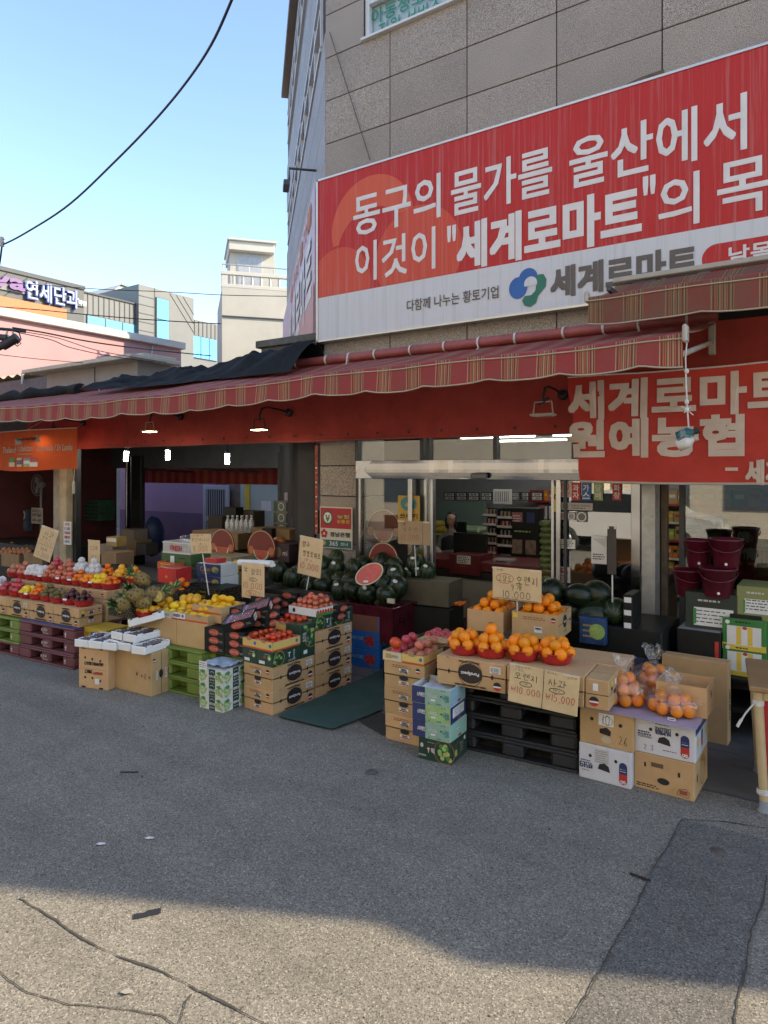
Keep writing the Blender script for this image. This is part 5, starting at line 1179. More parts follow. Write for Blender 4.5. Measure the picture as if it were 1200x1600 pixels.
def yellow_tray(p, w, d, h):     # printed cardboard tray: yellow sides with a red foot, blue round seal, cut-out lip
    for s_, L in (('F', w), ('R', d), ('L', d)):
        M = face(s_, w, d, h); p.rect(0, h*.09, L-.002, h*.80, P('tray_yellow', (.66,.46,.14), .6, .08), M, 0); p.rect(0, -h*.40, L-.002, h*.18, P('tray_red', (.55,.08,.02), .6, .08), M, .0003)
        p.disc(L*.36, h*.10, h*.2, h*.2, BLUE, M, .0008, 12); 
    M = face('F', w, d, h); p.disc(-w*.05, h*.45, w*.16, h*.16, KIN, M, .0009, 12)
# ================================================================== LEFT STALL
r1 = rad(4.0)
c_purple = onZ(116, 1047, 0); e1 = R2(1, 0, r1); n1 = R2(0, 1, r1)
W8 = ('bottom', 'middle', 'top')
for k in range(3):
    pallet('mauve plastic pallet with white arrow, %s of the stack of three' % W8[k], corner((c_purple.x, c_purple.y, .148*k), 1.0, .95, r1, 'fr')+R2(RN.uniform(-.006,.006), RN.uniform(-.012,.004), r1), r1, pmM, 'mauve pallets', prints=arrow_print('KPP'))
bs = MB(); bs.box((0,0,0), (.99,.93,.006), P('blue_sheet', (.04,.07,.20), .5, .1)); bsh = bs.build('blue_sheet', None, corner((c_purple.x, c_purple.y, .4475), 1.0, .95, r1), (0,0,r1)); tag(bsh, 'thin blue sheet between the mauve pallets and the cartons', 'sheet')
for k in range(3):
    pallet(('mauve pallet wrapped in plastic film under two green ones at the left edge', 'middle green pallet stacked at the left edge', 'top green pallet stacked at the left edge')[k], corner(Vector((c_purple.x, c_purple.y, .146*k))-e1*1.02+n1*.0, 1.0, .95, r1, 'fr'), r1, pmM if k == 0 else pmG, 'pallets at the left edge', prints=arrow_print('KPP'))
# bottom row cartons (logo faces the road) and the plain-ended ones behind
z0 = .454; f0 = Vector((c_purple.x, c_purple.y, 0))+n1*.06
s1 = .455/PSW
names = ['rightmost', 'second from the right', 'third from the right', 'leftmost']
for k in range(4):
    ps_carton('citrus carton with round black logo, %s in the low front row' % names[k], corner(f0-e1*(.46*k)+Vector((0,0,z0)), .455, .305, r1), r1, 'front row cartons of the left stall', lab=(k == 2), yel=(k == 0), sc=(s1, .305/PSD, .205/PSH))
tier = f0+n1*.36
wds = [.50, .27, .27, .27, .27, .27]; x = 0
for k, w_ in enumerate(wds):
    for L in range(2):
        def pr(p, w, d, h, k=k, L=L):
            M = face('F', w, d, h)
            p.rect(0, -h*.02, w-.01, .004, INK, M, .0003); emblem(p, w*.36, h*.22, .022, M); p.rect(-w*.02, -h*.18, .085, .03, WHITE, M, .0004); p.text('BLACK', -w*.02, -h*.18, .018, INK, M, .001, w=.07, bold=.05); lines(p, -w*.1, h*.3, .12, 2, .012, BRN_INK, M, .004, k)
            if w > .4: emblem(p, -w*.08, h*.25, .022, M)
        box('citrus_carton', 'brown carton in the raised rear row, %s course, %s' % (('lower','upper')[L], ['at the right end','second from right','third from right','fourth from right','fifth from right','at the left end'][k]), w_, .42, .172, KRAFT, corner(tier-e1*x+Vector((0,0,z0+.173*L)), w_, .42, r1), r1, pr, group='rear row cartons of the left stall')
    x += w_+.004
zb1, zb2 = z0+.207, z0+.348
def put_bowl(p, kind, r, lab, lay, group, sc=1):
    p = Vector(p); bowl('red plastic bowl of '+lab, p, 'red bowls on the left stall', sc)
    if kind: heap(kind, p, r, .105*sc, NICE[kind][1]+' in the bowl of '+lab, lab, lay)
# front row of bowls, right to left
low = [('mangosteen', .030, 'dark plums, right end of low row', (7,5,1)), ('mangosteen', .032, 'dark red plums, low row', (7,5,1)), ('kiwi', .033, 'brown kiwis third from right, low row', (7,4,0)),
       ('kiwi', .036, 'kiwis, middle of low row', (7,4,1)), ('mandarin', .034, 'small orange citrus, low row', (7,4,1)), ('lemon', .034, 'yellow fruit, low row', (7,3,0)), ('apple', .040, 'red apples beside yellow fruit, low row', (6,3,1)), ('apple', .040, 'red apples beside netted pears, low row', (6,3,0)),
       ('netted', .050, 'netted pears, low row', (5,3,0)), ('netted', .050, 'netted pears, left end of low row', (5,3,0))]
for k, (kd, r, lab, lay) in enumerate(low):
    put_bowl(f0-e1*(.13+.205*k)+n1*(.15+RN.uniform(-.01,.01))+Vector((0,0,zb1)), kd, r, lab, lay, 0, .88)
up = [('mandarin', .036, 'mandarins, right end of upper row', (7,3,0)), ('lemon', .040, 'lemons, upper row', (6,4,0)), ('orange', .036, 'oranges beside lemons, upper row', (7,4,0)), ('mandarin', .034, 'pale mandarins, upper row', (7,4,1)),
      ('ptomato', .038, 'coral tomatoes beside pale mandarins, upper row', (6,4,1)), ('ptomato', .040, 'coral tomatoes in the middle, upper row', (6,4,1)), ('ptomato', .040, 'coral tomatoes beside netted fruit, upper row', (6,4,1)), ('netted', .046, 'netted fruit beside tomatoes, upper row', (6,4,0)), ('netted', .046, 'netted fruit beside apples, upper row', (6,4,0)),
      ('peach', .040, 'blush apples, upper row', (6,3,1)), ('peach', .040, 'blush apples, left end of upper row', (6,4,0))]
for k, (kd, r, lab, lay) in enumerate(up):
    put_bowl(tier-e1*(.10+.185*k)+n1*(.13+RN.uniform(-.01,.01))+Vector((0,0,zb2)), kd, r, lab, lay, 0, .86)
for k, (kd, r, lab) in enumerate([('orange', .037, 'oranges, back right'), ('grapefruit', .038, 'golden fruit behind lemons'), ('mandarin', .036, 'mandarins behind pale mandarins'), ('netted', .046, 'netted fruit behind coral tomatoes'), ('netted', .046, 'netted fruit further left behind tomatoes'), ('peach', .04, 'red apples behind netted fruit'), ('apple', .04, 'dark apples, far back left')]):
    put_bowl(tier-e1*(-.06+.25*k)+n1*.36+Vector((0,0,zb2+.05)), kd, r, lab, (6,4,1), 0, .86)
for k in range(7): 
    q = MB(); q.box((0,0,0), (.07,.001,.022), PAPER); c_ = [(0.29,0),(1.02,0),(1.65,0),(.33,1),(.72,1),(.95,1),(1.3,1)][k]
    base = (f0 if c_[1] == 0 else tier)-e1*c_[0]+n1*.025+Vector((0,0,(zb1 if c_[1] == 0 else zb2)+.075)); o = q.build('price_card', None, base, (rad(-35),0,r1)); tag(o, 'small white card tucked on a bowl rim of the left stall', 'price card', 'price cards on bowl rims')
# small stack of cartons to the right of the mauve pallets
def pr_y(p, w, d, h): M = face('F', w, d, h); p.rect(w*.08, -.01, w*.5, h*.6, BLUE, M); p.disc(w*.02, -.01, .04, .04, WHITE, M, .0008); lines(p, -w*.3, .02, .07, 3, .015, INK, M, .005)
def pr_p(p, w, d, h): M = face('F', w, d, h); p.disc(w*.2, 0, .045, .05, INK, M); lines(p, -w*.2, .03, .12, 3, .02, P('violet_print', (.25,.16,.30), .6), M, .008); p.rect(.1, -.03, .06, .05, MATS['violet_print'], M)
pz = onZ(119, 1046, 0)+R2(0, .1, r1)
for k in range(2): box('lilac_carton', 'pale lilac printed carton, %s one beneath the yellow box' % ('lower','upper')[k], .34, .3, .148, P('lilac_white', (.52,.47,.54), .7, .06), corner(pz+Vector((0,0,.15*k)), .34, .3, r1, 'fl'), r1, pr_p, group='lilac cartons')
box('yellow_carton', 'yellow printed carton beside the mauve pallets', .40, .3, .15, P('carton_yellow', (.50,.33,.03), .6, .06), corner(pz+Vector((0,0,.302)), .36, .3, r1, 'fl'), r1, pr_y)
# two large brown cartons standing on end, foam trays on them
def pr_b1(p, w, d, h):
    M = face('F', w, d, h); p.rect(0, -.012, w-.004, .004, KIN, M, .0002)
    for x, y in ((-.10,.10),(-.01,.09),(.09,.08),(-.10,-.10),(-.01,-.10),(.09,-.12)): hole(p, x, y, .022, .026, M)
    p.text('GROWERS SELECT', .01, .045, .030, INK, M, .001, w=.24, rot=U, bold=.03); p.text('DIRECT', -.06, -.038, .032, INK, M, .001, w=.09, rot=U, bold=.03); p.text('QUALITY', .06, -.045, .030, RED, M, .001, w=.12, rot=U, bold=.03); p.rect(.05, -.13, .055, .055, PAPER, M, .0008)
    for x in (-.12, .10): p.rect(x, h/2-.012, .05, .016, INK, M, .0008); p.rect(x, -h/2+.012, .05, .016, INK, M, .0008)
ba = rad(14); p1 = onZ(123, 1073, 0)
b1 = box('banana_carton', 'brown carton printed upside down standing left under the foam trays', .37, .32, .415, KRAFT, corner(p1, .37, .32, ba, 'fl'), ba, pr_b1)
def pr_b2(p, w, d, h):
    M = face('F', w, d, h); p.text('PureSpect', .19, -.03, .05, P('faint_brown_ink', (.14,.08,.04), .8), M, .001, w=.06, rot=rad(-90)); p.disc(.14, -.03, .010, .012, MATS['faint_brown_ink'], M, .001, 8); p.disc(.25, -.03, .012, .014, MATS['faint_brown_ink'], M, .001, 8); p.disc(.07, -.02, .012, .02, MATS['faint_brown_ink'], M, .001, 8)
    M = face('R', w, d, h); p.rect(0, 0, .005, h-.01, INK, M, .0004); hole(p, -.005, -.01, .05, .085, M); p.text('BLACK', .055, -.01, .03, WHITE, M, .001, w=.10, rot=rad(90), bold=.05); p.text('FRESH', -.055, -.02, .02, WHITE, M, .001, w=.09, rot=rad(90), bold=.05); p.text('LABEL', .085, -.01, .018, RED, M, .001, w=.09, rot=rad(90), bold=.05); emblem(p, -.09, .13, .02, M)
bb = rad(3); p2 = onZ(237, 1089, 0)
box('citrus_carton_on_end', 'plain brown citrus carton standing on end under stacked foam trays', .56, .24, .425, KRAFT, corner(p2, .56, .24, bb, 'fr'), bb, pr_b2)
GRP = P('dark_grapes', (.045,.014,.018), .3, .3, 12)
def foam_tray(label, loc, rz, tilt=(0,0), film=True):
    t = thing('foam_tray', label, 'tray', loc, rz, 'white foam fruit trays'); t.rotation_euler = (tilt[0], tilt[1], rz)
    w, d, h = .17, .36, .075; q = MB()
    for sy in (-1, 1): q.box((0, sy*(d/2-.012), h/2), (w, .024, h), FOAM, .006)
    for sx in (-1, 1):
        q.box((sx*(w/2-.011), 0, h/2-.006), (.022, d-.049, h-.012), FOAM, .005)
        for k in (-1, 1): q.box((sx*(w/2-.011), k*.10, h-.008), (.021, .06, .016), FOAM, .003)
    q.box((0, 0, .012), (w-.045, d-.05, .02), FOAM); q.build('tray_body', t)
    q = MB(); r = random.Random(int(loc[0]*991))
    for i in range(5):
        for j in range(12): q.ell((-.05+.025*i+r.uniform(-.005,.005), -.145+.0265*j+r.uniform(-.005,.005), .055+r.uniform(-.006,.008)), .0145, GRP, 7, 5)
    stuff(q.build('grapes', t))
    if film: q = MB(); grid(q, 8, 10, lambda u, v: (-.065+.13*u, -.16+.32*v, .074+.006*noise.noise(Vector((u*4, v*6, loc[0]*9)))), CLING); q.build('film', t)
    return t
zt1 = .416; b1c = corner(p1, .37, .32, ba, 'fl')
for k in range(3): foam_tray(('white foam tray of dark grapes at the left of a flat row of three','middle white foam tray of dark grapes in the flat row','right white foam tray of the flat row, half under the others')[k], b1c+R2(-.12+.175*k, -.02, ba)+Vector((0,0,zt1)), ba)
b2c = corner(p2, .56, .24, bb, 'fr')
for k in range(3): foam_tray(('left foam tray in the bottom layer of the stack','middle foam tray in the bottom layer of the stack','right foam tray in the bottom layer of the stack')[k], b2c+R2(-.20+.178*k+(.03 if k == 2 else 0), -.01-.02*k, bb)+Vector((0,0,.427)), bb+rad(6*k-4))
for k in range(2): foam_tray(('left foam tray in the second layer of the stack','right foam tray in the second layer of the stack')[k], b2c+R2(-.19+.18*k, .02, bb)+Vector((0,0,.503)), bb+rad(-3+4*k))
foam_tray('white foam tray of dark grapes tilted on top of the stack', b2c+R2(-.02, .10, bb)+Vector((0,0,.655)), bb-rad(55), (rad(14), rad(-6)), False)
# green pallets and the kraft boxes on them
rg = rad(3); pg = onZ(313, 1092, 0)
for k in range(3): pallet('green plastic pallet under the plain brown boxes, %s of three' % W8[k], corner(pg+Vector((0,0,.148*k)), 1.0, .95, rg, 'fr'), rg, pmG, 'green pallets under the brown boxes')
pg2 = onZ(377, 1104, 0)+R2(0, .06, 0)
for k in range(3): pallet('green plastic pallet behind the white grape cartons, %s of three' % W8[k], corner(pg2+Vector((0,0,.148*k)), .62, .95, rad(2), 'fr')+Vector((-.2,0,0)), rad(2), pmG, 'green pallets behind the grape cartons')
pk = pg+Vector((0,.08,.447))
box('plain_carton', 'plain brown box at the right end under the yellow melons', .42, .6, .25, KRAFT2, corner(pk, .42, .6, rg), rg)
box('plain_carton', 'wide plain brown box under the lemon trays and pineapple crate', .74, .6, .25, KRAFT2, corner(pk+R2(-.424,0,rg), .74, .6, rg), rg)
ztb = .447+.25
# black patterned pineapple crate and pineapples
def pr_pc(p, w, d, h):
    for s_, L in (('F', w), ('R', d)):
        M = face(s_, w, d, h); r = random.Random(5)
        for i in range(int(L/.02)):
            for j in range(int(h/.024)):
                x, y = -L/2+.012+.02*i, -h/2+.014+.024*j
                if r.random() < .8: p.ribbon([(x-.007, y), (x, y+.006 if (i+j) % 2 else y-.006), (x+.007, y)], .003, GOLD, M, .0003)
        if s_ == 'F': p.rect(0, h*.2, .12, .045, BLACKC, M, .0006); p.text('PINEAPPLE', 0, h*.2, .022, GOLD, M, .001, w=.10, bold=.03); p.text('GOLD', 0, -h*.12, .03, YEL, M, .001, w=.06, bold=.04)
pc = onZ(169, 961, ztb)
box('pineapple_crate', 'black and gold patterned crate in front of the pineapples', .36, .42, .16, BLACKC, corner(pc, .36, .42, rg, 'fl'), rg, pr_pc)
def pineapple_parts():
    q = MB(); n, mrows = 14, 9
    q.ell((0,0,0), (.062,.062,.088), PINE, 16, 10); body = q.build('rind', mesh_only=True)
    q = MB()
    for j in range(1, mrows):
        ph = math.pi*(j+.1)/(mrows+.2); k = max(5, int(n*math.sin(ph)))
        for i in range(k):
            th = 2*math.pi*(i+.5*(j % 2))/k; N = Vector((math.sin(ph)*math.cos(th), math.sin(ph)*math.sin(th), math.cos(ph))); c = Vector((N.x*.062, N.y*.062, N.z*.088))
            a = N.cross(Vector((0,0,1))).normalized(); b = N.cross(a); s_ = .0125
            q.add([c+a*s_, c+b*s_, c-a*s_, c-b*s_, c+N*.007], [(0,1,4),(1,2,4),(2,3,4),(3,0,4)], PINE if (i+j) % 3 else PINED)
    eyes = q.build('eyes', mesh_only=True)
    q = MB(); r = random.Random(4)
    for L in range(7):
        for i in range(8):
            th = r.uniform(0, 6.3); tl = .04+.075*r.random(); sp = .25+.9*(1-L/7)*r.uniform(.6,1.1); w_ = .012
            c, s_ = math.cos(th), math.sin(th); pts = []
            for k in range(4): t = k/3; rr = .012+sp*tl*t; z = .083+.006*L+tl*(t*(1.25-.5*t*sp)); pts.append(Vector((rr*c, rr*s_, z)))
            side = Vector((-s_, c, 0)); vs = []
            for k, p in enumerate(pts): ww = w_*(1-.85*k/3); vs += [p+side*ww+Vector((0,0,.004)), p+Vector((0,0,-.003)), p-side*ww+Vector((0,0,.004))]
            q.add(vs, [(3*k+j, 3*k+j+1, 3*k+j+4, 3*k+j+3) for k in range(3) for j in range(2)], GREENL if r.random() < .8 else LIME)
    return body, eyes, q.build('crown', mesh_only=True)
pb_, pe_, pcr_ = pineapple_parts()
for i, (u, v, z, rx, ry, rz_, lab) in enumerate([(190,944,.93,80,0,20,'pineapple lying with its base to the road, lowest left of the heap'), (203,922,1.0,75,10,50,'pineapple at the left middle of the heap'), (222,905,1.09,55,20,-60,'pineapple on top of the heap'), (222,940,.93,85,0,-70,'pineapple in the middle front of the heap, leaves towards the crate'), (238,928,.96,80,0,160,'pineapple lying behind, crown pointing at the golden fruit'), (212,930,1.0,95,0,-30,'pineapple deep in the middle of the heap'), (262,925,.93,70,0,190,'pineapple crown sprawling right of the cut half')]):
    p = onZ(u, v, z-.04); t = thing('pineapple', lab, 'pineapple', p); t.rotation_euler = (rad(rx), rad(ry), rad(rz_)); t.scale = (1.12,)*3
    inst('rind', pb_, (0,0,0), parent=t); inst('eyes', pe_, (0,0,0), parent=t); inst('crown', pcr_, (0,0,.022), (0,0,0), .72, t)
t = thing('cut_pineapple', 'pineapple half showing its round golden cut face', 'pineapple', onZ(246, 932, .90)); t.rotation_euler = (rad(78), 0, rad(25)); q = MB(); q.lathe([(0,0),(.055,0),(.066,-.02),(.062,-.07),(0,-.10)], PINE, 16); q.build('rind', t)
q = MB(); q.disc(0, 0, .054, .054, PINEF, None, .002, 20); q.disc(0, 0, .014, .014, P('pine_core', (.68,.58,.30), .6), None, .004, 10)
for k in range(14): a = k*math.pi/7; q.ribbon([(.018*math.cos(a), .018*math.sin(a)), (.05*math.cos(a), .05*math.sin(a))], .0025, PINED, None, .003)
q.build('flesh', t)
# bowl and trays of golden citrus, lemons, melons
b = onZ(213, 966, ztb); bowl('red plastic bowl of golden fruit between the pineapple crate and lemon trays', b+R2(.03,.09,rg), 'red bowls on the left stall', .8); heap('grapefruit', b+R2(.03,.09,rg), .042, .085, 'golden citrus in the bowl beside the pineapple crate', 'golden citrus by the pineapples', (4,2,0))
def pr_lt(p, w, d, h): M = face('F', w, d, h); p.rect(0, 0, w-.004, h-.006, P('tray_cream', (.60,.52,.36), .6, .05), M); p.rect(-w*.2, .0, w*.3, h*.5, GOLD, M, .0005); p.text('LEMON', w*.12, 0, h*.3, INK, M, .001, w=w*.35)
def pr_wt(p, w, d, h): M = face('F', w, d, h); p.rect(0, h*.1, w-.004, h*.75, WHITE, M); p.rect(0, -h*.4, w-.004, h*.18, RED, M, .0004); p.text('FRESH', -.03, h*.1, h*.35, NAVY, M, .001, w=w*.5, bold=.03); p.disc(w*.3, h*.1, h*.2, h*.2, BLUE, M, .001, 12)
def pr_kt(p, w, d, h): M = face('F', w, d, h); p.rect(0, -h*.36, w-.004, h*.22, P('tray_red', (.55,.08,.02), .6, .08), M); p.disc(w*.1, h*.42, w*.14, h*.18, KIN, M, .0005, 12)
trs = [(.195, pr_lt, 'grapefruit', .044, 'left cream lemon tray'), (.195, pr_lt, 'lemon', .040, 'right cream lemon tray'), (.185, pr_wt, 'ymelon', .040, 'white and red melon tray'), (.30, pr_kt, 'ymelon', .042, 'brown and red melon tray')]
xx = 0
for w_, pr, kd, r, lab in reversed(trs):
    cpos = corner(pk+R2(-xx, .01, rg)+Vector((0,0,.251)), w_, .34, rg); xx += w_+.004
    box('fruit_tray', lab+' along the front edge of the plain brown boxes', w_, .34, .075, KRAFT2, cpos, rg, pr, True, 'fruit trays along the plain boxes', 'tray')
    fill(kd, cpos, rg, w_-.012, .32, r, NICE[kd][1]+' piled in the '+lab, lab, .012, 2, .85)
ct = onZ(346, 962, .78); cpos = corner(ct, .40, .34, rg); box('fruit_tray', 'raised brown and red tray of yellow melons behind the front trays', .40, .34, .075, KRAFT2, cpos, rg, pr_kt, True, None, 'tray'); fill('ymelon', cpos, rg, .38, .32, .043, 'yellow melon piled in the raised tray', 'melons in the raised tray', .012, 2, .9)
box('plain_carton', 'plain brown carton propping up the raised melon tray', .40, .34, .08, KRAFT2, cpos-Vector((0,0,.082)), rg)
cpos = cpos+R2(-.42,.06,rg); fill('grapefruit', cpos-Vector((0,0,.06)), rg, .40, .30, .048, 'golden citrus piled behind the lemon trays', 'golden citrus behind the lemons', .012, 2, .85)
# long black crates at the back with the navy mandarin boxes and bags on them
for k, (u, v, w_, lab) in enumerate([(345, 945, .55, 'right'), (280, 947, .55, 'left')]): box('black_crate', 'long black patterned crate behind the lemons, %s one' % lab, w_, .36, .17, BLACKC, corner(onZ(u, v, .70), w_, .36, rg), rg, pr_pc, group='black crates behind the lemons')
def pr_cut(p, w, d, h):
    M = face('F', w, d, h); p.rect(0, 0, w-.002, h-.002, NAVY, M); p.text('Cuties', -.05, .01, .055, P('logo_tan', (.42,.24,.06), .6), M, .001, w=.16, bold=.03)
    p.disc(.10, .01, .055, .035, GOLD, M, .0008, 14); p.disc(.12, -.005, .03, .025, GREEN, M, .0012, 10); lines(p, -.04, -.04, .12, 1, .01, GOLD, M, .005)
    M = face('L', w, d, h); p.rect(0, h*.0, d-.004, h-.004, WHITE, M); p.rect(0, -h*.30, d*.9, h*.22, NAVY, M, .0006); p.text('halos', 0, h*.16, .03, INK, M, .001, w=.09); 
cu = onZ(345, 922, .80)
for k in range(2): box('mandarin_box', 'navy and white mandarin box, %s of the pair behind the lemons' % ('lower','upper')[k], .38, .30, .145, P('box_white', (.60,.60,.58), .6, .05), corner(cu+Vector((0,0,.148*k)), .38, .30, rg+rad(2*k)), rg+rad(2*k), pr_cut, group='navy mandarin boxes')
box('small_red_box', 'small flat red box lying on the navy mandarin boxes', .20, .16, .05, RED, corner(cu+Vector((0,0,.297))+R2(-.12,.06,rg), .20, .16, rg), rg)
tm = onZ(276, 927, .82)
for i in range(9): fruit('mandarin', tm+R2(-.07+.075*(i % 3), .07*(i//3 % 2), rg)+Vector((0,0,.04+.055*(i//4))), .038, 'mandarin in the red net pile beside the navy boxes', 'mandarins in the net pile')
# things further back on the left stall
def pr_red(p, w, d, h): M = face('F', w, d, h); p.rect(-w*.05, 0, w*.8, h*.9, P('box_bright_red', (.58,.02,.015), .4), M); p.poly([(x*.03, y*.03-.01) for x, y in ((0,1),(.25,.3),(1,0),(.25,-.3),(0,-1),(-.25,-.3),(-1,0),(-.25,.3))], GOLD, M, .001)
gb = onZ(274, 913, .92); box('red_gift_box', 'bright red gift box with a gold cross ornament', .29, .24, .17, P('box_red', (.40,.02,.02), .45), corner(gb, .29, .24, rg), rg, pr_red)
box('orange_tray', 'orange and red printed fruit tray behind the red gift box', .32, .26, .09, P('tray_orange', (.55,.12,.03), .6, .15, 9), corner(onZ(264, 893, .98)+R2(0,.1,rg), .32, .26, rg), rg, lambda p, w, d, h: lines(p, 0, .02, .2, 2, .03, YEL, face('F', w, d, h), .01), True)
def pr_gr(p, w, d, h): M = face('F', w, d, h); p.rect(-w*.12, 0, .07, h*.6, PAPER, M); lines(p, .12, .02, .14, 1, .02, BLACKC, M, .012)
gt = onZ(268, 890, 1.02)+R2(0,.3,rg); box('green_box', 'flat green printed box under the white plastic crate', .52, .34, .14, P('box_green', (.05,.11,.03), .6, .1), corner(gt, .52, .34, rg), rg, pr_gr)
wc = thing('white_crate', 'white slatted plastic crate with a crumpled bag on the green box', 'crate', corner(gt+Vector((0,0,.142)), .50, .34, rg), rg); CRW = P('crate_white', (.60,.58,.53), .5, .05)
for z in (.008, .135):
    q = MB()
    for sy in (-1, 1): q.box((0, sy*.165, z), (.50, .014, .018), CRW)
    for sx in (-1, 1): q.box((sx*.243, 0, z+.001), (.014, .316, .016), CRW)
    q.build('rim', wc)
sl1 = MB(); sl1.box((0,0,0), (.012,.008,.125), CRW); sl1 = sl1.build('slat', mesh_only=True)
for k in range(20):
    for sy in (-1, 1): inst('slat', sl1, (-.235+.0247*k, sy*.165, .07), parent=wc)
for k in range(13):
    for sx in (-1, 1): inst('slat', sl1, (sx*.243, -.15+.025*k, .07), (0,0,rad(90)), parent=wc)
q = MB(); q.text('FRESH', 0, 0, .06, RED, face('F', .5, .345, .14, .003), .0, w=.2, bold=.05); q.build('lettering', wc)
q = MB(); q.ell((.05,0,.14), (.15,.11,.08), CLEAR, 18, 12, None, lambda p: 1+.35*noise.noise(p*3.1)); q.build('plastic_bag', wc)
# price boards of the left stall
def board(name, label, u0, v0, u1, v1, y, words, lean=0, tilt=0, stick=None, m=SIGNB, yaw=0, th=.008):
    """hand-lettered cardboard price board spanning those picture points at depth y; words: (text, relative x, relative y, height, ink)"""
    a, b2 = onY(u0, v0, y), onY(u1, v1, y); c = (a+b2)/2; w_, h_ = abs(b2.x-a.x), abs(a.z-b2.z)
    t = thing(name, label, 'price board', c); t.rotation_euler = (rad(lean), rad(tilt), rad(yaw))
    q = MB(); q.box((0, 0, 0), (w_, th, h_), m, .002); q.build('panel', t)
    q = MB(); M = AT(0, -th/2-.0012, 0) @ FRONT
    for k, (s_, x, yy, hh, ink, ww) in enumerate(words):
        if s_ == 'O': 
            q.ribbon(_circ(x*w_, yy*h_, ww*w_/2, hh*h_/2, 22, 80, 385), .0045, ink, M, .0003)
        elif s_ == '|': q.ribbon([(x*w_, h_*.5), (x*w_+.003, 0), (x*w_, -h_*.5)], .004, ink, M, .0003)
        elif s_ == '_': q.ribbon([(x*w_-ww*w_/2, yy*h_), (x*w_+ww*w_/2, yy*h_-.004)], .004, ink, M, .0003)
        else: q.hand(s_, x*w_, yy*h_, hh*h_, ink, M, .0005, pen=.085 if hh < .2 else .07, w=ww*w_, seed=k+int(u0))
    q.build('handwriting', t)
    q = MB()
    for x in (-.4, .38): q.rect(x*w_, h_*.47, w_*.22, h_*.05, P('clear_tape', (.62,.55,.42), .3, .05), M, .0002)
    q.build('tape', t)
    if stick: q = MB(); q.tube([(0, .012, -h_/2+.05), (stick[0], .02, -h_/2-stick[1])], .007, ROPE, 6); q.box((0, .006, -h_/2+.02), (.022, .012, .05), INK); q.build('stick', t)
    return t
YB1 = 5.15
board('price_board', 'cardboard price board on a stick reading 8.000 in front of the lilac wall', 298, 833, 330, 866, YB1, [('국산바나나', 0, .20, .20, INK, .9), ('1팩', .0, -.03, .10, INK, .2), ('8.000', 0, -.26, .30, BRN_INK, .75), ('맛좋은', -.1, .42, .08, BRN_INK, .6)], tilt=-3, stick=(.08, .46))
board('price_board', 'tall cardboard price board for honey melons reading 10.000', 378, 878, 413, 938, 5.05, [('꿀', -.30, .32, .13, INK, .24), ('참외', .15, .26, .17, INK, .5), ('1망', .0, .04, .07, INK, .18), ('O', .02, .04, .10, INK, .32), ('10.000', .0, -.14, .17, RED_INK, .92), ('행사', 0, -.36, .12, RED_INK, .42), ('O', 0, -.36, .18, RED_INK, .62)])
q = MB(); q.tube([onY(374,879,5.1), onY(425,881,5.1)], .035, PAPER, 12); tag(q.build('paper_roll'), 'white paper roll lying behind the melon price board', 'paper roll')
board('price_board', 'tilted cardboard price board on a stick for cherry tomatoes reading 10.000', 467, 838, 503, 902, 5.55, [('영주', -.20, .30, .15, INK, .36), ('방울토마토', .08, .06, .15, INK, .8), ('1박스', -.05, -.10, .09, BRN_INK, .4), ('10.000', 0, -.26, .17, RED_INK, .86)], tilt=6, stick=(-.05, .32))
board('price_board', 'leaning white framed price board in front of the timber post', 59, 823, 85, 876, 6.0, [('사과', .05, .30, .16, INK, .6), ('한박스', 0, .15, .10, INK, .6), ('12.000', 0, .02, .12, BRN_INK, .8), ('_', 0, -.06, 0, INK, .95), ('배', 0, -.18, .13, INK, .5), ('15.000', 0, -.36, .12, BRN_INK, .8)], tilt=9, lean=-12)
board('price_board', 'narrow blank-topped cardboard price board standing behind the netted fruit', 138, 843, 156, 888, 5.3, [('신고배', 0, .22, .15, BRN_INK, .7), ('O', 0, -.1, .10, BRN_INK, .4)], m=SIGNB)

# ================================================================== MIDDLE GROUP: black tomato boxes, carton stack, white grape cartons
def pr_grape(p, w, d, h):
    for s_, L in (('F', w), ('R', d)):
        M = face(s_, w, d, h); p.rect(0, 0, L-.002, h-.002, P('grape_white', (.62,.63,.60), .6, .05), M); p.rect(L*.04, 0, L*.26, h-.003, DKGREEN, M, .0004)
        r = random.Random(3); 
        for cx in (-.32, .34):
            for i in range(26):
                a, rr = r.uniform(0, 6.3), r.random()**.5; x, y = cx*L+rr*L*.155*math.cos(a), -.005+rr*h*.40*math.sin(a); p.disc(x, y, .0125, .0125, P('grape_green', (.30,.42,.16), .5, .2, 40, rnd=.1) if i % 3 else P('grape_pale', (.46,.55,.28), .5, .2, 40), M, .0008+i*.00004, 8)
            p.poly([(cx*L-.04, h*.30), (cx*L+.01, h*.42), (cx*L+.03, h*.20), (cx*L-.01, h*.12)], GREEN, M, .003)
        p.text('샤인머스캣', L*.04, -h*.02, h*.2, WHITE, M, .0032, w=L*.25, bold=.03); p.ribbon(_circ(L*.04, h*.22, L*.07, h*.10, 10, 0, 180), .004, WHITE, M, .0012); p.text('영천', L*.04, -h*.30, h*.12, WHITE, M, .0012, w=L*.2)
pgp = onZ(355, 1114, 0); rw = rad(2)
for k in range(3):
    box('grape_carton', 'white and green grape carton, %s of the stack by the green pallets' % W8[k], .30, .30, .125, P('box_white', (.60,.60,.58), .6, .05), corner(pgp+Vector((0,0,.1265*k)), .36, .26, rw+rad(k), 'fr'), rw+rad(k), pr_grape, group='white grape cartons')
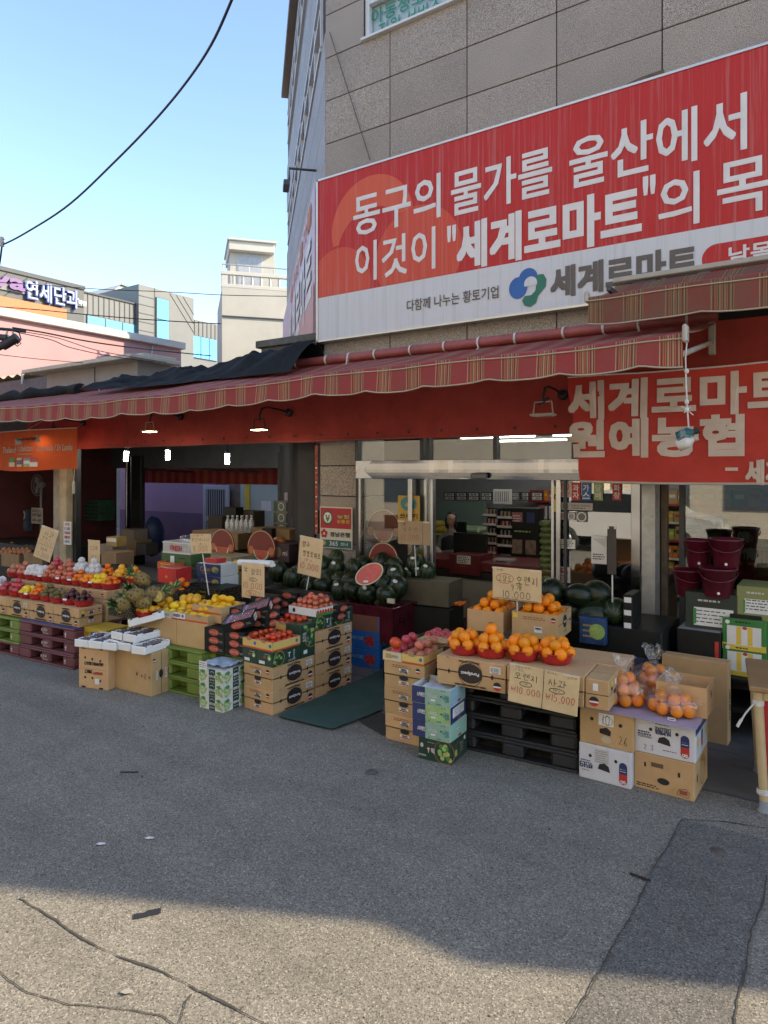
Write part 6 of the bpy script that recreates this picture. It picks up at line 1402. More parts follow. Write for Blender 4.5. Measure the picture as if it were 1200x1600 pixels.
q = MB(); gc = corner(pgp+Vector((0,0,.40)), .36, .26, rw, 'fr'); grid(q, 14, 10, lambda u, v: (-.15+.30*u, -.13+.26*v, .02*noise.noise(Vector((u*5, v*5, 2)))+.02), P('pale_blue_film', (.42,.50,.58), .3, .2, 10)); tag(q.build('film_cover', None, gc-Vector((0,0,.01)), (0,0,rw)), 'crumpled pale blue film over the top grape carton', 'film')
q = MB(); q.rect(0, 0, .10, .075, PAPER, FRONT); lines(q, 0, .02, .08, 3, .018, INK, FRONT, .005); tag(q.build('pallet_tag', None, onZ(325, 1037, .42)+Vector((0,-.06,0)), (0,0,rw)), 'small white printed tag on the green pallet above the grape cartons', 'tag')
# stack of citrus cartons, two deep
rc = rad(-2); cc = onZ(426, 1119, 0)
def cpos_(x, y, z): return cc+R2(x, y, rc)+Vector((0, 0, z))
def stack_c(x, y, n, pos):
    for k in range(n): ps_carton('brown citrus carton with black logo, %s of the %s stack by the mat' % (('bottom','second','third')[k], pos), cpos_(x-PSD/2, y+PSW/2, PSH*k), rc+rad(90)+rad(RN.uniform(-.8,.8)), 'citrus cartons by the green mat', yel=False)
stack_c(0, 0, 2, 'front'); stack_c(0, .575, 3, 'rear')
stack_c(-.40, .575, 3, 'rear left')
zc = PSH*2+.002
def pr_tom(p, w, d, h):
    for s_, L in (('F', w), ('R', d)):
        M = face(s_, w, d, h); p.rect(0, 0, L-.002, h-.002, DKGREEN, M)
        if s_ == 'F': p.rect(-L*.18, -h*.28, L*.36, h*.2, PAPER, M, .0006); p.disc(.0, h*.1, .018, .015, BRN_INK, M, .0006, 10); p.disc(L*.28, h*.08, .022, .022, LIME, M, .0006, 10); p.disc(L*.29, h*.03, .012, .010, WHITE, M, .001, 8); lines(p, L*.2, h*.3, L*.4, 1, .01, WHITE, M, .003)
        else:
            r = random.Random(8)
            for i in range(16): p.disc(-L*.32+r.uniform(-.05,.05), r.uniform(-h*.36, h*.36), r.uniform(.010,.02), r.uniform(.010,.018), (GREEN, LIME, P('deep_leaf', (.03,.09,.03), .5))[i % 3], M, .0006+i*.0001, 9)
            p.ring(-L*.28, 0, h*.46, h*.50, GOLD, M, .003); p.text('T', L*.08, h*.06, h*.3, WHITE, M, .001, bold=.03); p.text('토마토', L*.26, 0, h*.2, WHITE, M, .001, w=L*.26, rot=rad(90)); lines(p, L*.2, -h*.3, L*.3, 2, .012, WHITE, M, .003)
def dkbox(lab, x, y, z, w_, d_, h_): return box('tomato_carton', lab, w_, d_, h_, DKGREEN, corner(cpos_(x, y, z), w_, d_, rc, 'fr'), rc, pr_tom, group='dark green tomato cartons')
dkbox('dark green tomato carton at the front left under a yellow tray', -.205, .0, zc, .185, .36, .135)
dkbox('dark green tomato carton at the front right corner under a yellow tray', 0, .0, zc, .20, .36, .135)
def ytray(lab, x, y, z, w_, d_, kd, r, n=2, pr=yellow_tray, h_=.085, m=KRAFT2, fr=.85):
    c_ = corner(cpos_(x, y, z), w_, d_, rc, 'fr'); box('tomato_tray', lab, w_, d_, h_, m, c_, rc, pr, True, 'tomato trays', 'tray')
    fill(kd, c_, rc, w_-.014, d_-.014, r*.92, 'red tomato in the '+lab, 'tomatoes: '+lab, .042, n, fr)
ytray('narrow yellow tray at the front left', -.205, .0, zc+.136, .185, .34, 'tomato', .031)
ytray('yellow tray at the front right corner', 0, .0, zc+.136, .20, .36, 'tomato', .031)
def pr_tall(p, w, d, h):
    M = face('R', w, d, h); p.rect(0, 0, d-.002, h-.002, DKGREEN, M); r = random.Random(2)
    for i in range(18): p.disc(d*.26+r.uniform(-.03,.03), r.uniform(-.04,.09), .016, .018, (GREEN, LIME, P('deep_leaf', (.03,.09,.03), .5))[i % 3], M, .0006+i*.0001, 9)
    for i in range(8): p.disc(-d*.22+r.uniform(-.03,.03), h*.38+r.uniform(-.02,.02), .014, .012, (GREEN, LIME)[i % 2], M, .0006+i*.0001, 9)
    p.text('토마토', -d*.28, .04, .05, WHITE, M, .001, w=.09, rot=rad(90)); p.rect(-d*.2, -h*.33, .05, .035, PAPER, M, .001); lines(p, -d*.05, h*.1, .05, 4, .014, WHITE, M, .003); p.ring(d*.22, .02, .085, .09, GOLD, M, .004)
box('tomato_carton', 'dark green tomato carton standing upright behind the front yellow trays', .20, .19, .31, DKGREEN, corner(cpos_(.002, .368, zc), .20, .19, rc, 'fr'), rc, pr_tall, group='dark green tomato cartons')
dkbox('dark green tomato carton at mid height under the second yellow tray', -.06, .40, zc+.05, .36, .30, .16)
ytray('wide yellow tray at mid height', -.05, .40, zc+.212, .38, .30, 'tomato', .033)
zr = PSH*3+.002
dkbox('dark green tomato carton on the rear stack, nearer one', 0, .58, zr, .34, .28, .135)
dkbox('dark green tomato carton on the rear stack, farther one', 0, .87, zr+.0, .34, .28, .155)
def pr_wg(p, w, d, h):
    M = face('F', w, d, h); p.rect(0, 0, w-.002, h-.004, WHITE, M); p.disc(-w*.3, 0, h*.25, h*.3, INK, M, .0006, 12)
    M = face('R', w, d, h); p.rect(0, h*.2, d-.002, h*.55, WHITE, M); p.rect(0, -h*.28, d-.002, h*.4, GREEN, M, .0004)
    for i in range(8): p.disc(-d*.42+i*d*.12, h*.06, h*.24, h*.24, TOMATO, M, .0008+i*.0001, 10)
ytray('white tray on the rear stack', 0, .58, zr+.137, .36, .32, 'ptomato', .034, 3, pr_wg, .075, P('box_white', (.60,.60,.58), .6, .05), .75)
for k in range(4):     # white and navy paper slips on the farther carton
    q = MB(); q.box((0,0,0), (.10,.13,.003), PAPER if k % 2 == 0 else NAVY); o = q.build('paper_slip', None, cpos_(-.28+.085*k, 1.0, zr+.158+.003*k), (0,0,rc+rad(15))); tag(o, '%s paper slip lying on the farther dark green carton' % ('white','navy')[k % 2], 'paper slip', 'paper slips on the dark green carton')
# black cherry boxes
CHRY = P('cherry_fruit', (.32,.03,.05), .2, .3, 12); OVAL = P('oval_print_red', (.52,.09,.05), .5, .35, 60)
def pr_ch(p, w, d, h):
    for s_, L in (('F', w), ('R', d)):
        M = face(s_, w, d, h); p.disc(0, 0, min(.065, L*.3), h*.40, OVAL, M, .0003, 18); p.text('대추방울', 0, .0, h*.30, P('print_pink', (.60,.30,.22), .6), M, .001, w=.095, bold=.03); lines(p, L*.36, 0, L*.16, 2, .012, ARW, M, .003)
def chbox(lab, loc, rz): return box('cherry_tomato_box', lab, .255, .20, .078, BLACKC, loc, rz, pr_ch, group='black cherry tomato boxes')
pbx = pg+Vector((.0,.05,.447))
rb = rad(4); bl = onZ(319, 1017, .447)
for k in range(3):
    for j in range(2): chbox('black box with red oval print, %s course of the front stack, %s' % (('bottom','middle','top')[k], ('left','right')[j]), corner(bl+R2(.262*j, 0, rb)+Vector((0,0,.0785*k)), .255, .20, rb, 'fl'), rb+rad(RN.uniform(-2,2)))
for k in range(5): chbox('black box with red oval print in the second row, %s' % ('lowest','second','middle','fourth','topmost')[k], corner(bl+R2(.07, .23, rb)+Vector((0,0,.0785*k)), .255, .20, rb, 'fl'), rb+rad(RN.uniform(-3,3)))
for k in range(5): chbox('black box with red oval print in the right stack of the second row, %s' % ('lowest','second','middle','fourth','topmost')[k], corner(bl+R2(.335, .23, rb)+Vector((0,0,.0785*k)), .255, .20, rb, 'fl'), rb+rad(RN.uniform(-3,3)))
for k in range(6): chbox('black box with red oval print in the back row, %s' % ('lowest','second','third','fourth','fifth','topmost')[k], corner(bl+R2(.15, .50, rb)+Vector((0,0,.0785*k)), .255, .20, rb, 'fl'), rb+rad(RN.uniform(-3,3)))
bt = onZ(425, 952, .80)
for k, (x, y, z, lab) in enumerate([(-.05,.30,-.10,'behind the tilted pair, lower left'), (.23,.30,-.10,'behind the tilted pair, lower middle'), (.50,.32,-.10,'behind the tilted pair, lower right'), (-.03,.31,-.02,'behind the tilted pair, upper left'), (.25,.31,-.02,'behind the tilted pair, upper middle'), (.52,.33,-.02,'behind the tilted pair, upper right'), (.0,.35,.06,'on top at the far back, left'), (.27,.36,.06,'on top at the far back, right'), (.05,.10,-.10,'under the tilted pair, at the right'), (-.22,.10,-.10,'under the tilted pair, at the left')]):
    chbox('black box with red oval print '+lab, bt+R2(x, y, rb)+Vector((0,0,z)), rb+rad(RN.uniform(-4,4)))
box('plain_carton', 'brown carton under the rearmost black boxes', .62, .5, .22, KRAFT, bt+R2(-.08, .30, rb)+Vector((0,0,-.325)), rb)
def tilted(lab, u, v, z, rx, ry, rz_):
    t = thing('open_cherry_box', lab, 'box', onZ(u, v, z)); t.rotation_euler = (rad(rx), rad(ry), rad(rz_)); w_, d_, h_ = .30, .22, .085
    q = MB(); open_box(q, w_, d_, h_, BLACKC, BLACKC, .008); q.build('box_body', t); q = MB(); pr_ch(q, w_, d_, h_); q.rect(.0, .0, .10, .05, PAPER, face('R', w_, d_, h_, .002), .002); q.build('printing', t)
    q = MB(); r = random.Random(u)
    for i in range(9):
        for j in range(6): q.ell((-.12+.030*i+r.uniform(-.004,.004), -.078+.031*j+r.uniform(-.004,.004), .055+r.uniform(-.004,.01)), .0165, CHRY, 8, 6)
    stuff(q.build('cherry_tomatoes', t))
    q = MB(); q.rect(-.10, .0, .03, .19, P('violet_film', (.30,.16,.36), .3, .2, 20), None, .077); grid(q, 10, 8, lambda a, b_: (-.14+.28*a, -.10+.20*b_, .082+.004*noise.noise(Vector((a*5, b_*5, u)))), CLING); q.build('film', t)
    return t
tilted('open black box of cherry tomatoes under film, lower of the tilted pair', 378, 975, .735, 14, -16, 28)
tilted('open black box of cherry tomatoes under film, upper of the tilted pair', 403, 958, .80, 15, -18, 30)
# ================================================================== WATERMELON STAND by the pillar
ms = thing('melon_table', 'table skirted in shiny maroon sheet under the watermelons', 'table', (-4.98, 6.62, 0))
MSK = P('maroon_sheet', (.085,.012,.018), .18, .3, 7, bmp=.5, bs=14)
q = MB(); q.box((0, 0, .685), (1.84, .86, .03), MSK, .006); q.build('top', ms)
q = MB(); q.box((0, -.425, .50), (1.82, .006, .36), MSK); q.box((.915, 0, .50), (.006, .84, .36), MSK); q.box((-.915, 0, .50), (.006, .84, .36), MSK); q.build('skirt', ms)
for x in (-.86, .86):
    for y in (-.38, .38): q = MB(); q.box((x, y, .335), (.05, .05, .67), DARKM); q.build('leg', ms)
q = MB(); fnm = lambda p: 1; q.ell((0,0,0), (1,1,1.22), MELON, 24, 16); wm_me = q.build('rind', mesh_only=True)
q = MB(); q.tube([(0,0,1.19),(.04,.02,1.32),(.10,.02,1.38)], .035, STEM, 5); wm_st = q.build('stem', mesh_only=True)
q = MB(); q.disc(0, 0, .30, .20, PAPER, Matrix.Rotation(rad(0), 4, 'X'), 1.012, 14); wm_sk = q.build('sticker', mesh_only=True)
def melon(p, r, label, group, rot, stick=True):
    t = thing('watermelon', label, 'watermelon', p, 0, group); t.rotation_euler = rot; t.scale = (r,)*3
    inst('rind', wm_me, (0,0,0), parent=t); inst('stem', wm_st, (0,0,0), parent=t)
    if stick:     # round paper sticker on the upper flank
        mw = Matrix.Rotation(rot[2], 3, 'Z') @ Matrix.Rotation(rot[1], 3, 'Y') @ Matrix.Rotation(rot[0], 3, 'X')
        d_ = mw.transposed() @ Vector((.15, -.75, .75)).normalized()
        s_ = inst('sticker', wm_sk, (0,0,0), parent=t); s_.rotation_euler = d_.to_track_quat('Z', 'Y').to_euler()
        k = 1/math.sqrt(d_.x**2+d_.y**2+(d_.z/1.22)**2); s_.location = d_*(k-1)
    return t
G_ = 'watermelons piled on the maroon table'
rows = [(8, -.30, .70, .112, 'front row of the pile'), (8, -.10, .76, .110, 'second row of the pile'), (7, .06, .87, .108, 'third row of the pile'), (6, .24, .95, .105, 'top row of the pile')]
for ri, (n, y, z, r, lab) in enumerate(rows):
    for k in range(n):
        x = -.80+.218*k+.07*ri+RN.uniform(-.03,.03)
        if ri == 3 and k in (0, 2): continue
        melon((-4.98+x, 6.62+y+RN.uniform(-.02,.02), z+r+RN.uniform(-.015,.02)), r*RN.uniform(.9,1.08), 'dark striped watermelon, %s from the left in the %s' % (('first','second','third','fourth','fifth','sixth','seventh','eighth','ninth','tenth')[k], lab), G_, (rad(RN.uniform(60,110)) if RN.random() < .35 else rad(RN.uniform(-20,25)), rad(RN.uniform(-20,20)), RN.uniform(-.6,.6)), RN.random() < .4)
for (u, v, lab) in ((434, 893, 'large mottled watermelon at the left end of the pile'), (455, 903, 'bright green striped watermelon at the left of the pile')):
    melon(onY(u, v, 6.10), .115 if u < 440 else .10, lab, G_, (rad(20), rad(10), .4), u < 440)
box('dark_carton', 'dark carton supporting the leftmost watermelons', .5, .4, .80, BLACKC, Vector((onY(444, 915, 6.1).x, 6.15, 0)), 0)
ch = thing('cut_watermelon', 'halved watermelon showing red flesh with a white sticker, propped on the pile', 'watermelon', onY(577, 897, 6.12)); ch.rotation_euler = (rad(66), 0, rad(22)); EM = Matrix.Rotation(rad(32), 4, 'Z') @ Matrix.Diagonal((1.42, .95, 1, 1))
q = MB(); q.lathe([(.0,-.02),(.08,-.015),(.118,0),(.118,.003)], MELON, 24, EM); q.build('rind', ch); q = MB(); q.disc(0, 0, .118, .118, RINDW, EM, .004, 28); q.disc(0, 0, .108, .108, FLESH, EM, .0052, 28); q.build('flesh', ch); q = MB(); q.rect(-.03, -.085, .055, .024, PAPER, None, .0065); q.build('sticker', ch)
for k, (u, v) in enumerate(((640, 897), (655, 897), (668, 893), (648, 880))): melon(onY(u, v, 6.95), .10, 'watermelon standing on the dark box right of the pile', 'watermelons right of the pile', (rad(10*k), 0, k), True)
box('dark_box', 'olive dark box under the watermelons right of the pile', .62, .40, .28, P('olive_board', (.10,.085,.05), .7, .2), Vector((-4.0, 6.92, .66)), rad(5)); box('shelf_block', 'dark covered block under the olive box beside the melon table', .60, .42, .65, BLACKC, Vector((-3.95, 6.86, 0)), rad(5))
q = MB(); q.box((0,0,0), (.09,.02,.05), P('cream_card', (.55,.50,.36), .6)); tag(q.build('small_card', None, onY(611, 939, 6.18)), 'small cream card at the front corner of the melon table', 'card')
# blue tomato cartons with a reddish one on top, brown cartons behind
def pr_bl(p, w, d, h):
    M = face('F', w, d, h); p.text('TOMATOES', -w*.28, h*.1, .035, P('print_pale_blue', (.25,.38,.52), .6), M, .001, w=w*.55, bold=.04)
    for k in range(9): a = k*.7; p.disc(w*.2+.045*math.cos(a)*(k > 0), -.0+.035*math.sin(a)*(k > 0), .028, .026, RED if k % 2 else P('deep_red_print', (.25,.03,.03), .5), M, .0006+k*.0001, 12)
    M = face('R', w, d, h); lines(p, 0, h*.15, d*.6, 4, .025, ARW, M, .012)
pbl = onZ(593, 1048, 0); rbl = rad(4)
for k in range(2): box('blue_carton', 'blue tomato carton with red tomato print, %s of the two' % ('lower','upper')[k], .40, .34, .205, P('carton_blue', (.015,.11,.33), .5, .08), corner(pbl+Vector((0,0,.207*k)), .40, .34, rbl, 'fr'), rbl, pr_bl, group='blue tomato cartons')
cpb = corner(pbl+Vector((0,0,.416)), .40, .34, rbl, 'fr'); box('open_carton', 'open reddish brown carton on the two blue ones', .40, .34, .17, P('carton_redbrown', (.20,.075,.04), .8, .1), cpb, rbl, lambda p, w, d, h: p.rect(w/2-.012, 0, .016, h, BLUE, face('F', w, d, h), .0005), True); fill('apple', cpb, rbl, .38, .32, .04, 'tomato just showing inside the open reddish carton', 'fruit in the open reddish carton', .05, 1)
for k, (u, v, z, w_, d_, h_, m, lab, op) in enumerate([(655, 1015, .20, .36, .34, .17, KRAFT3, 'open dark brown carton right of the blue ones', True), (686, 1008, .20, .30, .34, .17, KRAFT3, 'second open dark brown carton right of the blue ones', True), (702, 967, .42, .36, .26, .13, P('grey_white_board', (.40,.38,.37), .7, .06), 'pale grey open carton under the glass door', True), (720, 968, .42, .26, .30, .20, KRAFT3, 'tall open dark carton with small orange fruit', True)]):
    box('open_carton', lab, w_, d_, h_, m, corner(onZ(u, v, z), w_, d_, rbl, 'fr'), rbl, None, op)
q = MB(); q.box((-3.2, 6.35, .12), (1.6, .9, .23), BLACKC, .01); tag(q.build('low_platform'), 'low dark platform under the open brown cartons by the door', 'platform')
box('maroon_crate', 'maroon crate below the pale grey carton', .34, .26, .18, MSK, onZ(690, 990, .24)+Vector((0,.2,0)), rbl)
for k in range(14): fruit('mandarin', onZ(700, 945, .66)+Vector((.05*(k % 4), .05*(k//4), .02)), .026, 'small orange fruit in the tall dark carton', 'small fruit in the tall dark carton')
# green mat
q = MB(); MAT = P('green_mat', (.030,.075,.062), .75, .18, 3, bmp=.3, bs=120, dirt=((.10,.11,.10), 3.0, .60)); a = [onZ(*p) for p in ((432,1122,.0),(520,1143,.0),(598,1112,.0),(600,1075,.0))]; a += [Vector((-3.6, 6.6, 0)), Vector((-4.2, 6.6, 0))]
jm = []
for i in range(len(a)):
    p, r_ = a[i], a[(i+1) % len(a)]
    for k in range(8): t_ = k/8; jm.append((p.x+(r_.x-p.x)*t_+RN.uniform(-.008,.008), p.y+(r_.y-p.y)*t_+RN.uniform(-.008,.008)))
q.poly(jm, MAT, None, .022); q.build; mo = q.build('green_mat'); tag(mo, 'worn dark green mat on the ground between the two stalls', 'mat')

# ================================================================== RIGHT STALL
rr_ = rad(4); rs = rad(2)
s0 = onZ(598, 1153, 0)
for k in range(3): ps_carton('brown citrus carton with end hand hole, %s of the stack behind the green grape boxes' % W8[k], s0+R2(PSD/2+.005*k, PSW/2, rs)+Vector((.012*(2-k),0,PSH*k)), rs+rad(90)+rad(RN.uniform(-1,1)), 'stack of cartons at the left of the right stall')
sc0 = s0+Vector((0,0,PSH*3+.002))
def aptray(lab, x, w_, kd, r, pr):
    c_ = corner(sc0+R2(x, .0, rs), w_, .44, rs, 'fl'); box('fruit_tray', lab, w_, .44, .075, KRAFT2, c_, rs, pr, True, 'trays on the right stall stack', 'tray'); fill(kd, c_, rs, w_-.012, .42, r, NICE[kd][1]+' in the '+lab, 'fruit: '+lab, .02, 2, .85)
aptray('yellow and white apple tray of the right stall', .0, .18, 'apple', .042, pr_lt)
aptray('yellow and red apple tray beside the orange bowls', .184, .20, 'peach', .043, yellow_tray)
fruit('tomato', sc0+R2(.10,.04,rs)+Vector((0,0,.14)), .055, 'large shiny red apple at the front of the left tray', None)
for i in range(12): fruit('apple', sc0+R2(.16+.085*(i % 4), .50+.08*(i//4), rs)+Vector((0,0,.11+.0*i)), .042, 'red apple heaped behind the two trays', 'apples behind the two trays')
box('plain_carton', 'brown carton under the apples behind the two trays', .42, .32, .07, KRAFT, sc0+R2(.29,.60,rs), rs)
# grape boxes: green over navy, three, on a dark one
def pr_ace(side_m, tagd):
    def f(p, w, d, h):
        M = face('F', w, d, h); gm_ = P('box_lime', (.30,.46,.20), .5, .15, 9) if tagd else P('box_mint', (.26,.42,.33), .5, .12, 9)
        p.rect(-w*.325, 0, w*.348, h-.003, NAVY, M); p.rect(w*.175, 0, w*.65-.003, h-.003, gm_, M)
        p.text('스타명인', -w*.26, .005, h*.24, WHITE, M, .001, w=w*.20, bold=.04); p.text('스타포도', w*.04, .005, h*.20, WHITE, M, .001, w=w*.24, bold=.03); p.rect(w*.06, -h*.20, w*.12, h*.10, WHITE, M, .001); hole(p, w*.27, .01, .014, .014, M)
        r = random.Random(6)
        for i in range(14): p.disc(w*.40+r.uniform(-.022,.022), r.uniform(-h*.28,h*.22), .011, .011, P('grape_teal', (.08,.24,.20), .5, .1) if i % 3 else P('grape_teal_pale', (.20,.36,.30), .5), M, .001+i*.0001, 8)
        for i in range(8): p.disc(w*r.uniform(-.1,.45), r.choice((-1,1))*h*.40, .008, .006, P('grape_teal', (.08,.24,.20), .5, .1), M, .001, 6)
        M = face('R', w, d, h); p.rect(0, 0, d-.003, h-.003, side_m, M); p.rect(.02, -h*.38, .05, h*.14, BRN_INK, M, .0006)
        if tagd: p.rect(0, h*.08, d*.72, h*.55, PAPER, M, .0008); lines(p, .01, h*.22, d*.55, 4, h*.12, NAVY, M, .006)
        else: lines(p, 0, h*.05, d*.25, 1, .02, WHITE, M, .006)
    return f
SKYB = P('box_sky', (.30,.50,.58), .5, .08); MINTB = P('box_mint_side', (.30,.50,.40), .5, .08)
ac_ = onZ(705, 1196, 0); ra_ = rad(4)
def pr_dk(p, w, d, h):
    M = face('F', w, d, h); p.rect(0, 0, w-.002, h-.002, DKGREEN, M); p.ring(w*.30, 0, h*.48, h*.54, P('basket_brown', (.18,.07,.03), .6), M, .0006); r = random.Random(9)
    for i in range(12): p.disc(w*.32+r.uniform(-.045,.05), r.uniform(-h*.34,h*.34), .018, .018, (P('melon_print', (.42,.38,.12), .5, .2, 20), GREEN, LIME)[i % 3], M, .001+i*.0001, 10)
    p.text('T 먹', -w*.12, -.005, h*.26, WHITE, M, .001, w=w*.22, bold=.03); p.disc(-w*.18, 0, .012, .018, RED, M, .0012, 8); p.disc(-w*.40, h*.15, .014, .018, ARW, M, .001, 8); p.text('KOREA', -w*.38, -h*.3, .014, WHITE, M, .001); lines(p, -w*.1, h*.33, w*.25, 1, .01, ARW, M, .003)
    M = face('R', w, d, h); p.rect(0, 0, d-.002, h-.002, DKGREEN, M); p.ring(-.01, 0, .05, .056, BRN_INK, M, .0006); p.disc(-.06, -.02, .022, .028, LIME, M, .001, 10); lines(p, .05, .03, .08, 4, .02, ARW, M, .004); p.disc(.10, h*.3, .016, .016, WHITE, M, .001, 10)
box('grape_box', 'dark green fruit box at the bottom of the grape box stack', .27, .29, .165, DKGREEN, corner(ac_, .27, .29, ra_, 'fr'), ra_, pr_dk)
for k in range(3):
    sd = (MINTB, NAVY, SKYB)[k]
    cpt = corner(ac_+Vector((0,0,.166+.131*k))+R2(-.005+.0*k, -.012, ra_), .315, .30, ra_+rad(k-1), 'fr')
    box('grape_box', ('mint sided grape box, lowest of the three light ones','navy sided grape box with a white label, middle of three','sky blue sided open grape box on top of the stack')[k], .315, .30, .13, WHITE if 0 else P('box_white', (.60,.60,.58), .6, .05), cpt, ra_+rad(k-1), pr_ace(sd, k == 1), k == 2, 'navy and green grape boxes')
q = MB(); grid(q, 12, 10, lambda u, v: (-.13+.26*u, -.12+.24*v, .09+.025*noise.noise(Vector((u*6, v*6, 5)))), P('torn_white_paper', (.60,.62,.64), .6, .12, 12)); tag(q.build('crumpled_paper', None, cpt, (0,0,ra_)), 'crumpled white paper inside the open top grape box', 'paper')
# black pallets and the cartons on them
pbk = onZ(903, 1210, 0)
for k in range(4): pallet('black plastic pallet under the orange stall, %s of four' % ('lowest','second from the ground','third from the ground','topmost')[k], corner(pbk+Vector((-.012*k,.01*k,.1375*k)), 1.0, .95, rr_, 'fr'), rr_, pmB, 'black pallets', W=1.0)
zp = .552; P0 = onZ(905, 1108, zp)    # right end of carton row
rowp = onZ(790, 1085, zp)
for k, (lab) in enumerate(('behind the hanging price board', 'under the first orange bowls')):
    ps_carton('brown citrus carton with big upside down logo '+lab, corner(rowp+R2(.57*(1-k), 0, rr_), PSW, PSD, rr_, 'fr'), rr_, 'cartons under the orange bowls')
rg2 = rowp+R2(.575, .012, rr_)
box('citrus_carton', 'short brown carton with a yellow sticker next to the bagged oranges', .16, .38, .205, KRAFT, corner(rg2, .16, .38, rr_, 'fl'), rr_, lambda p, w, d, h: (p.rect(0, 0, w-.004, .005, INK, face('F', w, d, h), 0), emblem(p, -.02, -.05, .034, face('F', w, d, h)), p.rect(-.01, .05, .035, .05, PAPER, face('F', w, d, h), .0006), p.rect(0, 0, d-.004, .005, INK, face('R', w, d, h), 0), p.rect(-.10, .05, .05, .06, YEL, face('R', w, d, h), .0005), p.rect(-.10, .03, .05, .025, INK, face('R', w, d, h), .001), hole(p, 0, -.012, .07, .035, face('R', w, d, h)), p.rect(.02, .05, .05, .035, WHITE, face('R', w, d, h), .0005)))
zt = zp+PSH+.002
for k in range(3): ps_carton('brown citrus carton in the second row under the open orange boxes, %s' % ('left','middle','right')[k], corner(rowp+R2(.57*(1-k)+.20, PSD+.01, rr_), PSW, PSD, rr_, 'fr'), rr_, 'second row cartons of the right stall')
BW = [(718,1024),(760,1029),(810,1034),(862,1039)]
ordn = ('first','second','third','fourth')
for k, (u, v) in enumerate(BW):
    p = onZ(u, v, zt)+Vector((0,.09,0)); bowl('red plastic bowl of oranges, %s from the left on the right stall' % ordn[k], p, 'red bowls of oranges on the right stall', 1.0)
    heap('orange', p, .0455, .122, 'orange heaped in the %s red bowl on the right stall' % ordn[k], 'oranges in the %s bowl' % ordn[k], ((7,5,0),(7,4,1),(7,5,0),(7,5,0))[k], .030)
# open orange boxes behind
c2 = onZ(870, 1003, zt); cb2 = corner(c2+Vector((0,.02,0)), .40, .44, rr_, 'fr')
def pr_ob(p, w, d, h):
    M = face('F', w, d, h); lines(p, -.0, .07, .2, 2, .016, BRN_INK, M, .006); p.rect(.03, -.03, .07, .05, WHITE, M, .0005); p.text('FRESH', .03, -.02, .016, INK, M, .001, w=.05, bold=.05); emblem(p, .16, .06, .022, M); p.rect(-.17, .075, .045, .04, YEL, M, .0006)
    M = face('R', w, d, h); p.disc(.0, .02, .06, .055, MATS['logo_black_brown'], M, .0, 20); p.text('PureSpect', 0, .02, .024, WHITE, M, .001, w=.10, rot=U, bold=.03); p.rect(0, .015, d-.01, .005, INK, M, -.0004); p.text('FRESH', .0, -.06, .014, INK, M, .0006, w=.1, rot=U); emblem(p, .17, -.01, .024, M); p.text('PRODUCT', .02, .10, .012, INK, M, .0006, w=.1, rot=U)
box('orange_box', 'open brown carton heaped with oranges, right one of the two behind the bowls', .40, .44, .215, KRAFT, cb2, rr_, pr_ob, True, 'open boxes of oranges', 'carton')
fill('orange', cb2, rr_, .38, .42, .046, 'orange in the right open carton behind the bowls', 'oranges in the right open carton', .118, 3, .85)
c1 = onZ(783, 992, zt); cb1 = corner(c1, .34, .44, rr_, 'fr')+Vector((0,.05,0))
box('orange_box', 'open brown carton heaped with oranges, left one of the two behind the bowls', .34, .44, .185, KRAFT, cb1, rr_, lambda p, w, d, h: p.disc(.06, -.02, .03, .016, P('logo_black_brown', (.03,.018,.018), .55), face('F', w, d, h), 0), True, 'open boxes of oranges', 'carton')
fill('orange', cb1, rr_, .32, .42, .046, 'orange in the left open carton behind the bowls', 'oranges in the left open carton', .118, 3, .85)
board('price_board', 'square cardboard price board for oranges reading 10.000 standing behind the open cartons', 770, 885, 846, 943, 5.55, [('고당도', -.24, .16, .20, INK, .30), ('O', -.24, .16, .30, RED_INK, .36), ('오렌지', .22, .14, .26, INK, .46), ('9개', 0, -.08, .20, INK, .24), ('10.000', .0, -.32, .22, INK, .62), ('가득', -.35, .42, .09, INK, .16), ('_', 0, -.46, 0, INK, .9)], stick=(0, .30))
bd = board('hanging_price_board', 'wide cardboard price board hung on the black pallets, orange and apple prices', 797, 1037, 903, 1118, 4.62, [('오렌지', -.25, .20, .17, INK, .36), ('1박', -.25, .02, .07, INK, .08), ('O', -.25, .02, .12, INK, .18), ('₩10.000', -.24, -.16, .17, RED_INK, .44), ('사과', .20, .22, .18, INK, .28), ('1박스', .20, .02, .07, INK, .12), ('O', .20, .02, .12, INK, .22), ('₩15.000', .26, -.16, .19, RED_INK, .42), ('|', 0, 0, 0, INK, 0), ('수입산(미국)', -.30, .44, .06, INK, .25), ('고당도', -.36, .36, .05, INK, .14), ('국내산', .12, .44, .06, INK, .16), ('노란색', .40, .42, .07, RED_INK, .14)], lean=-3, tilt=3.2, yaw=4)

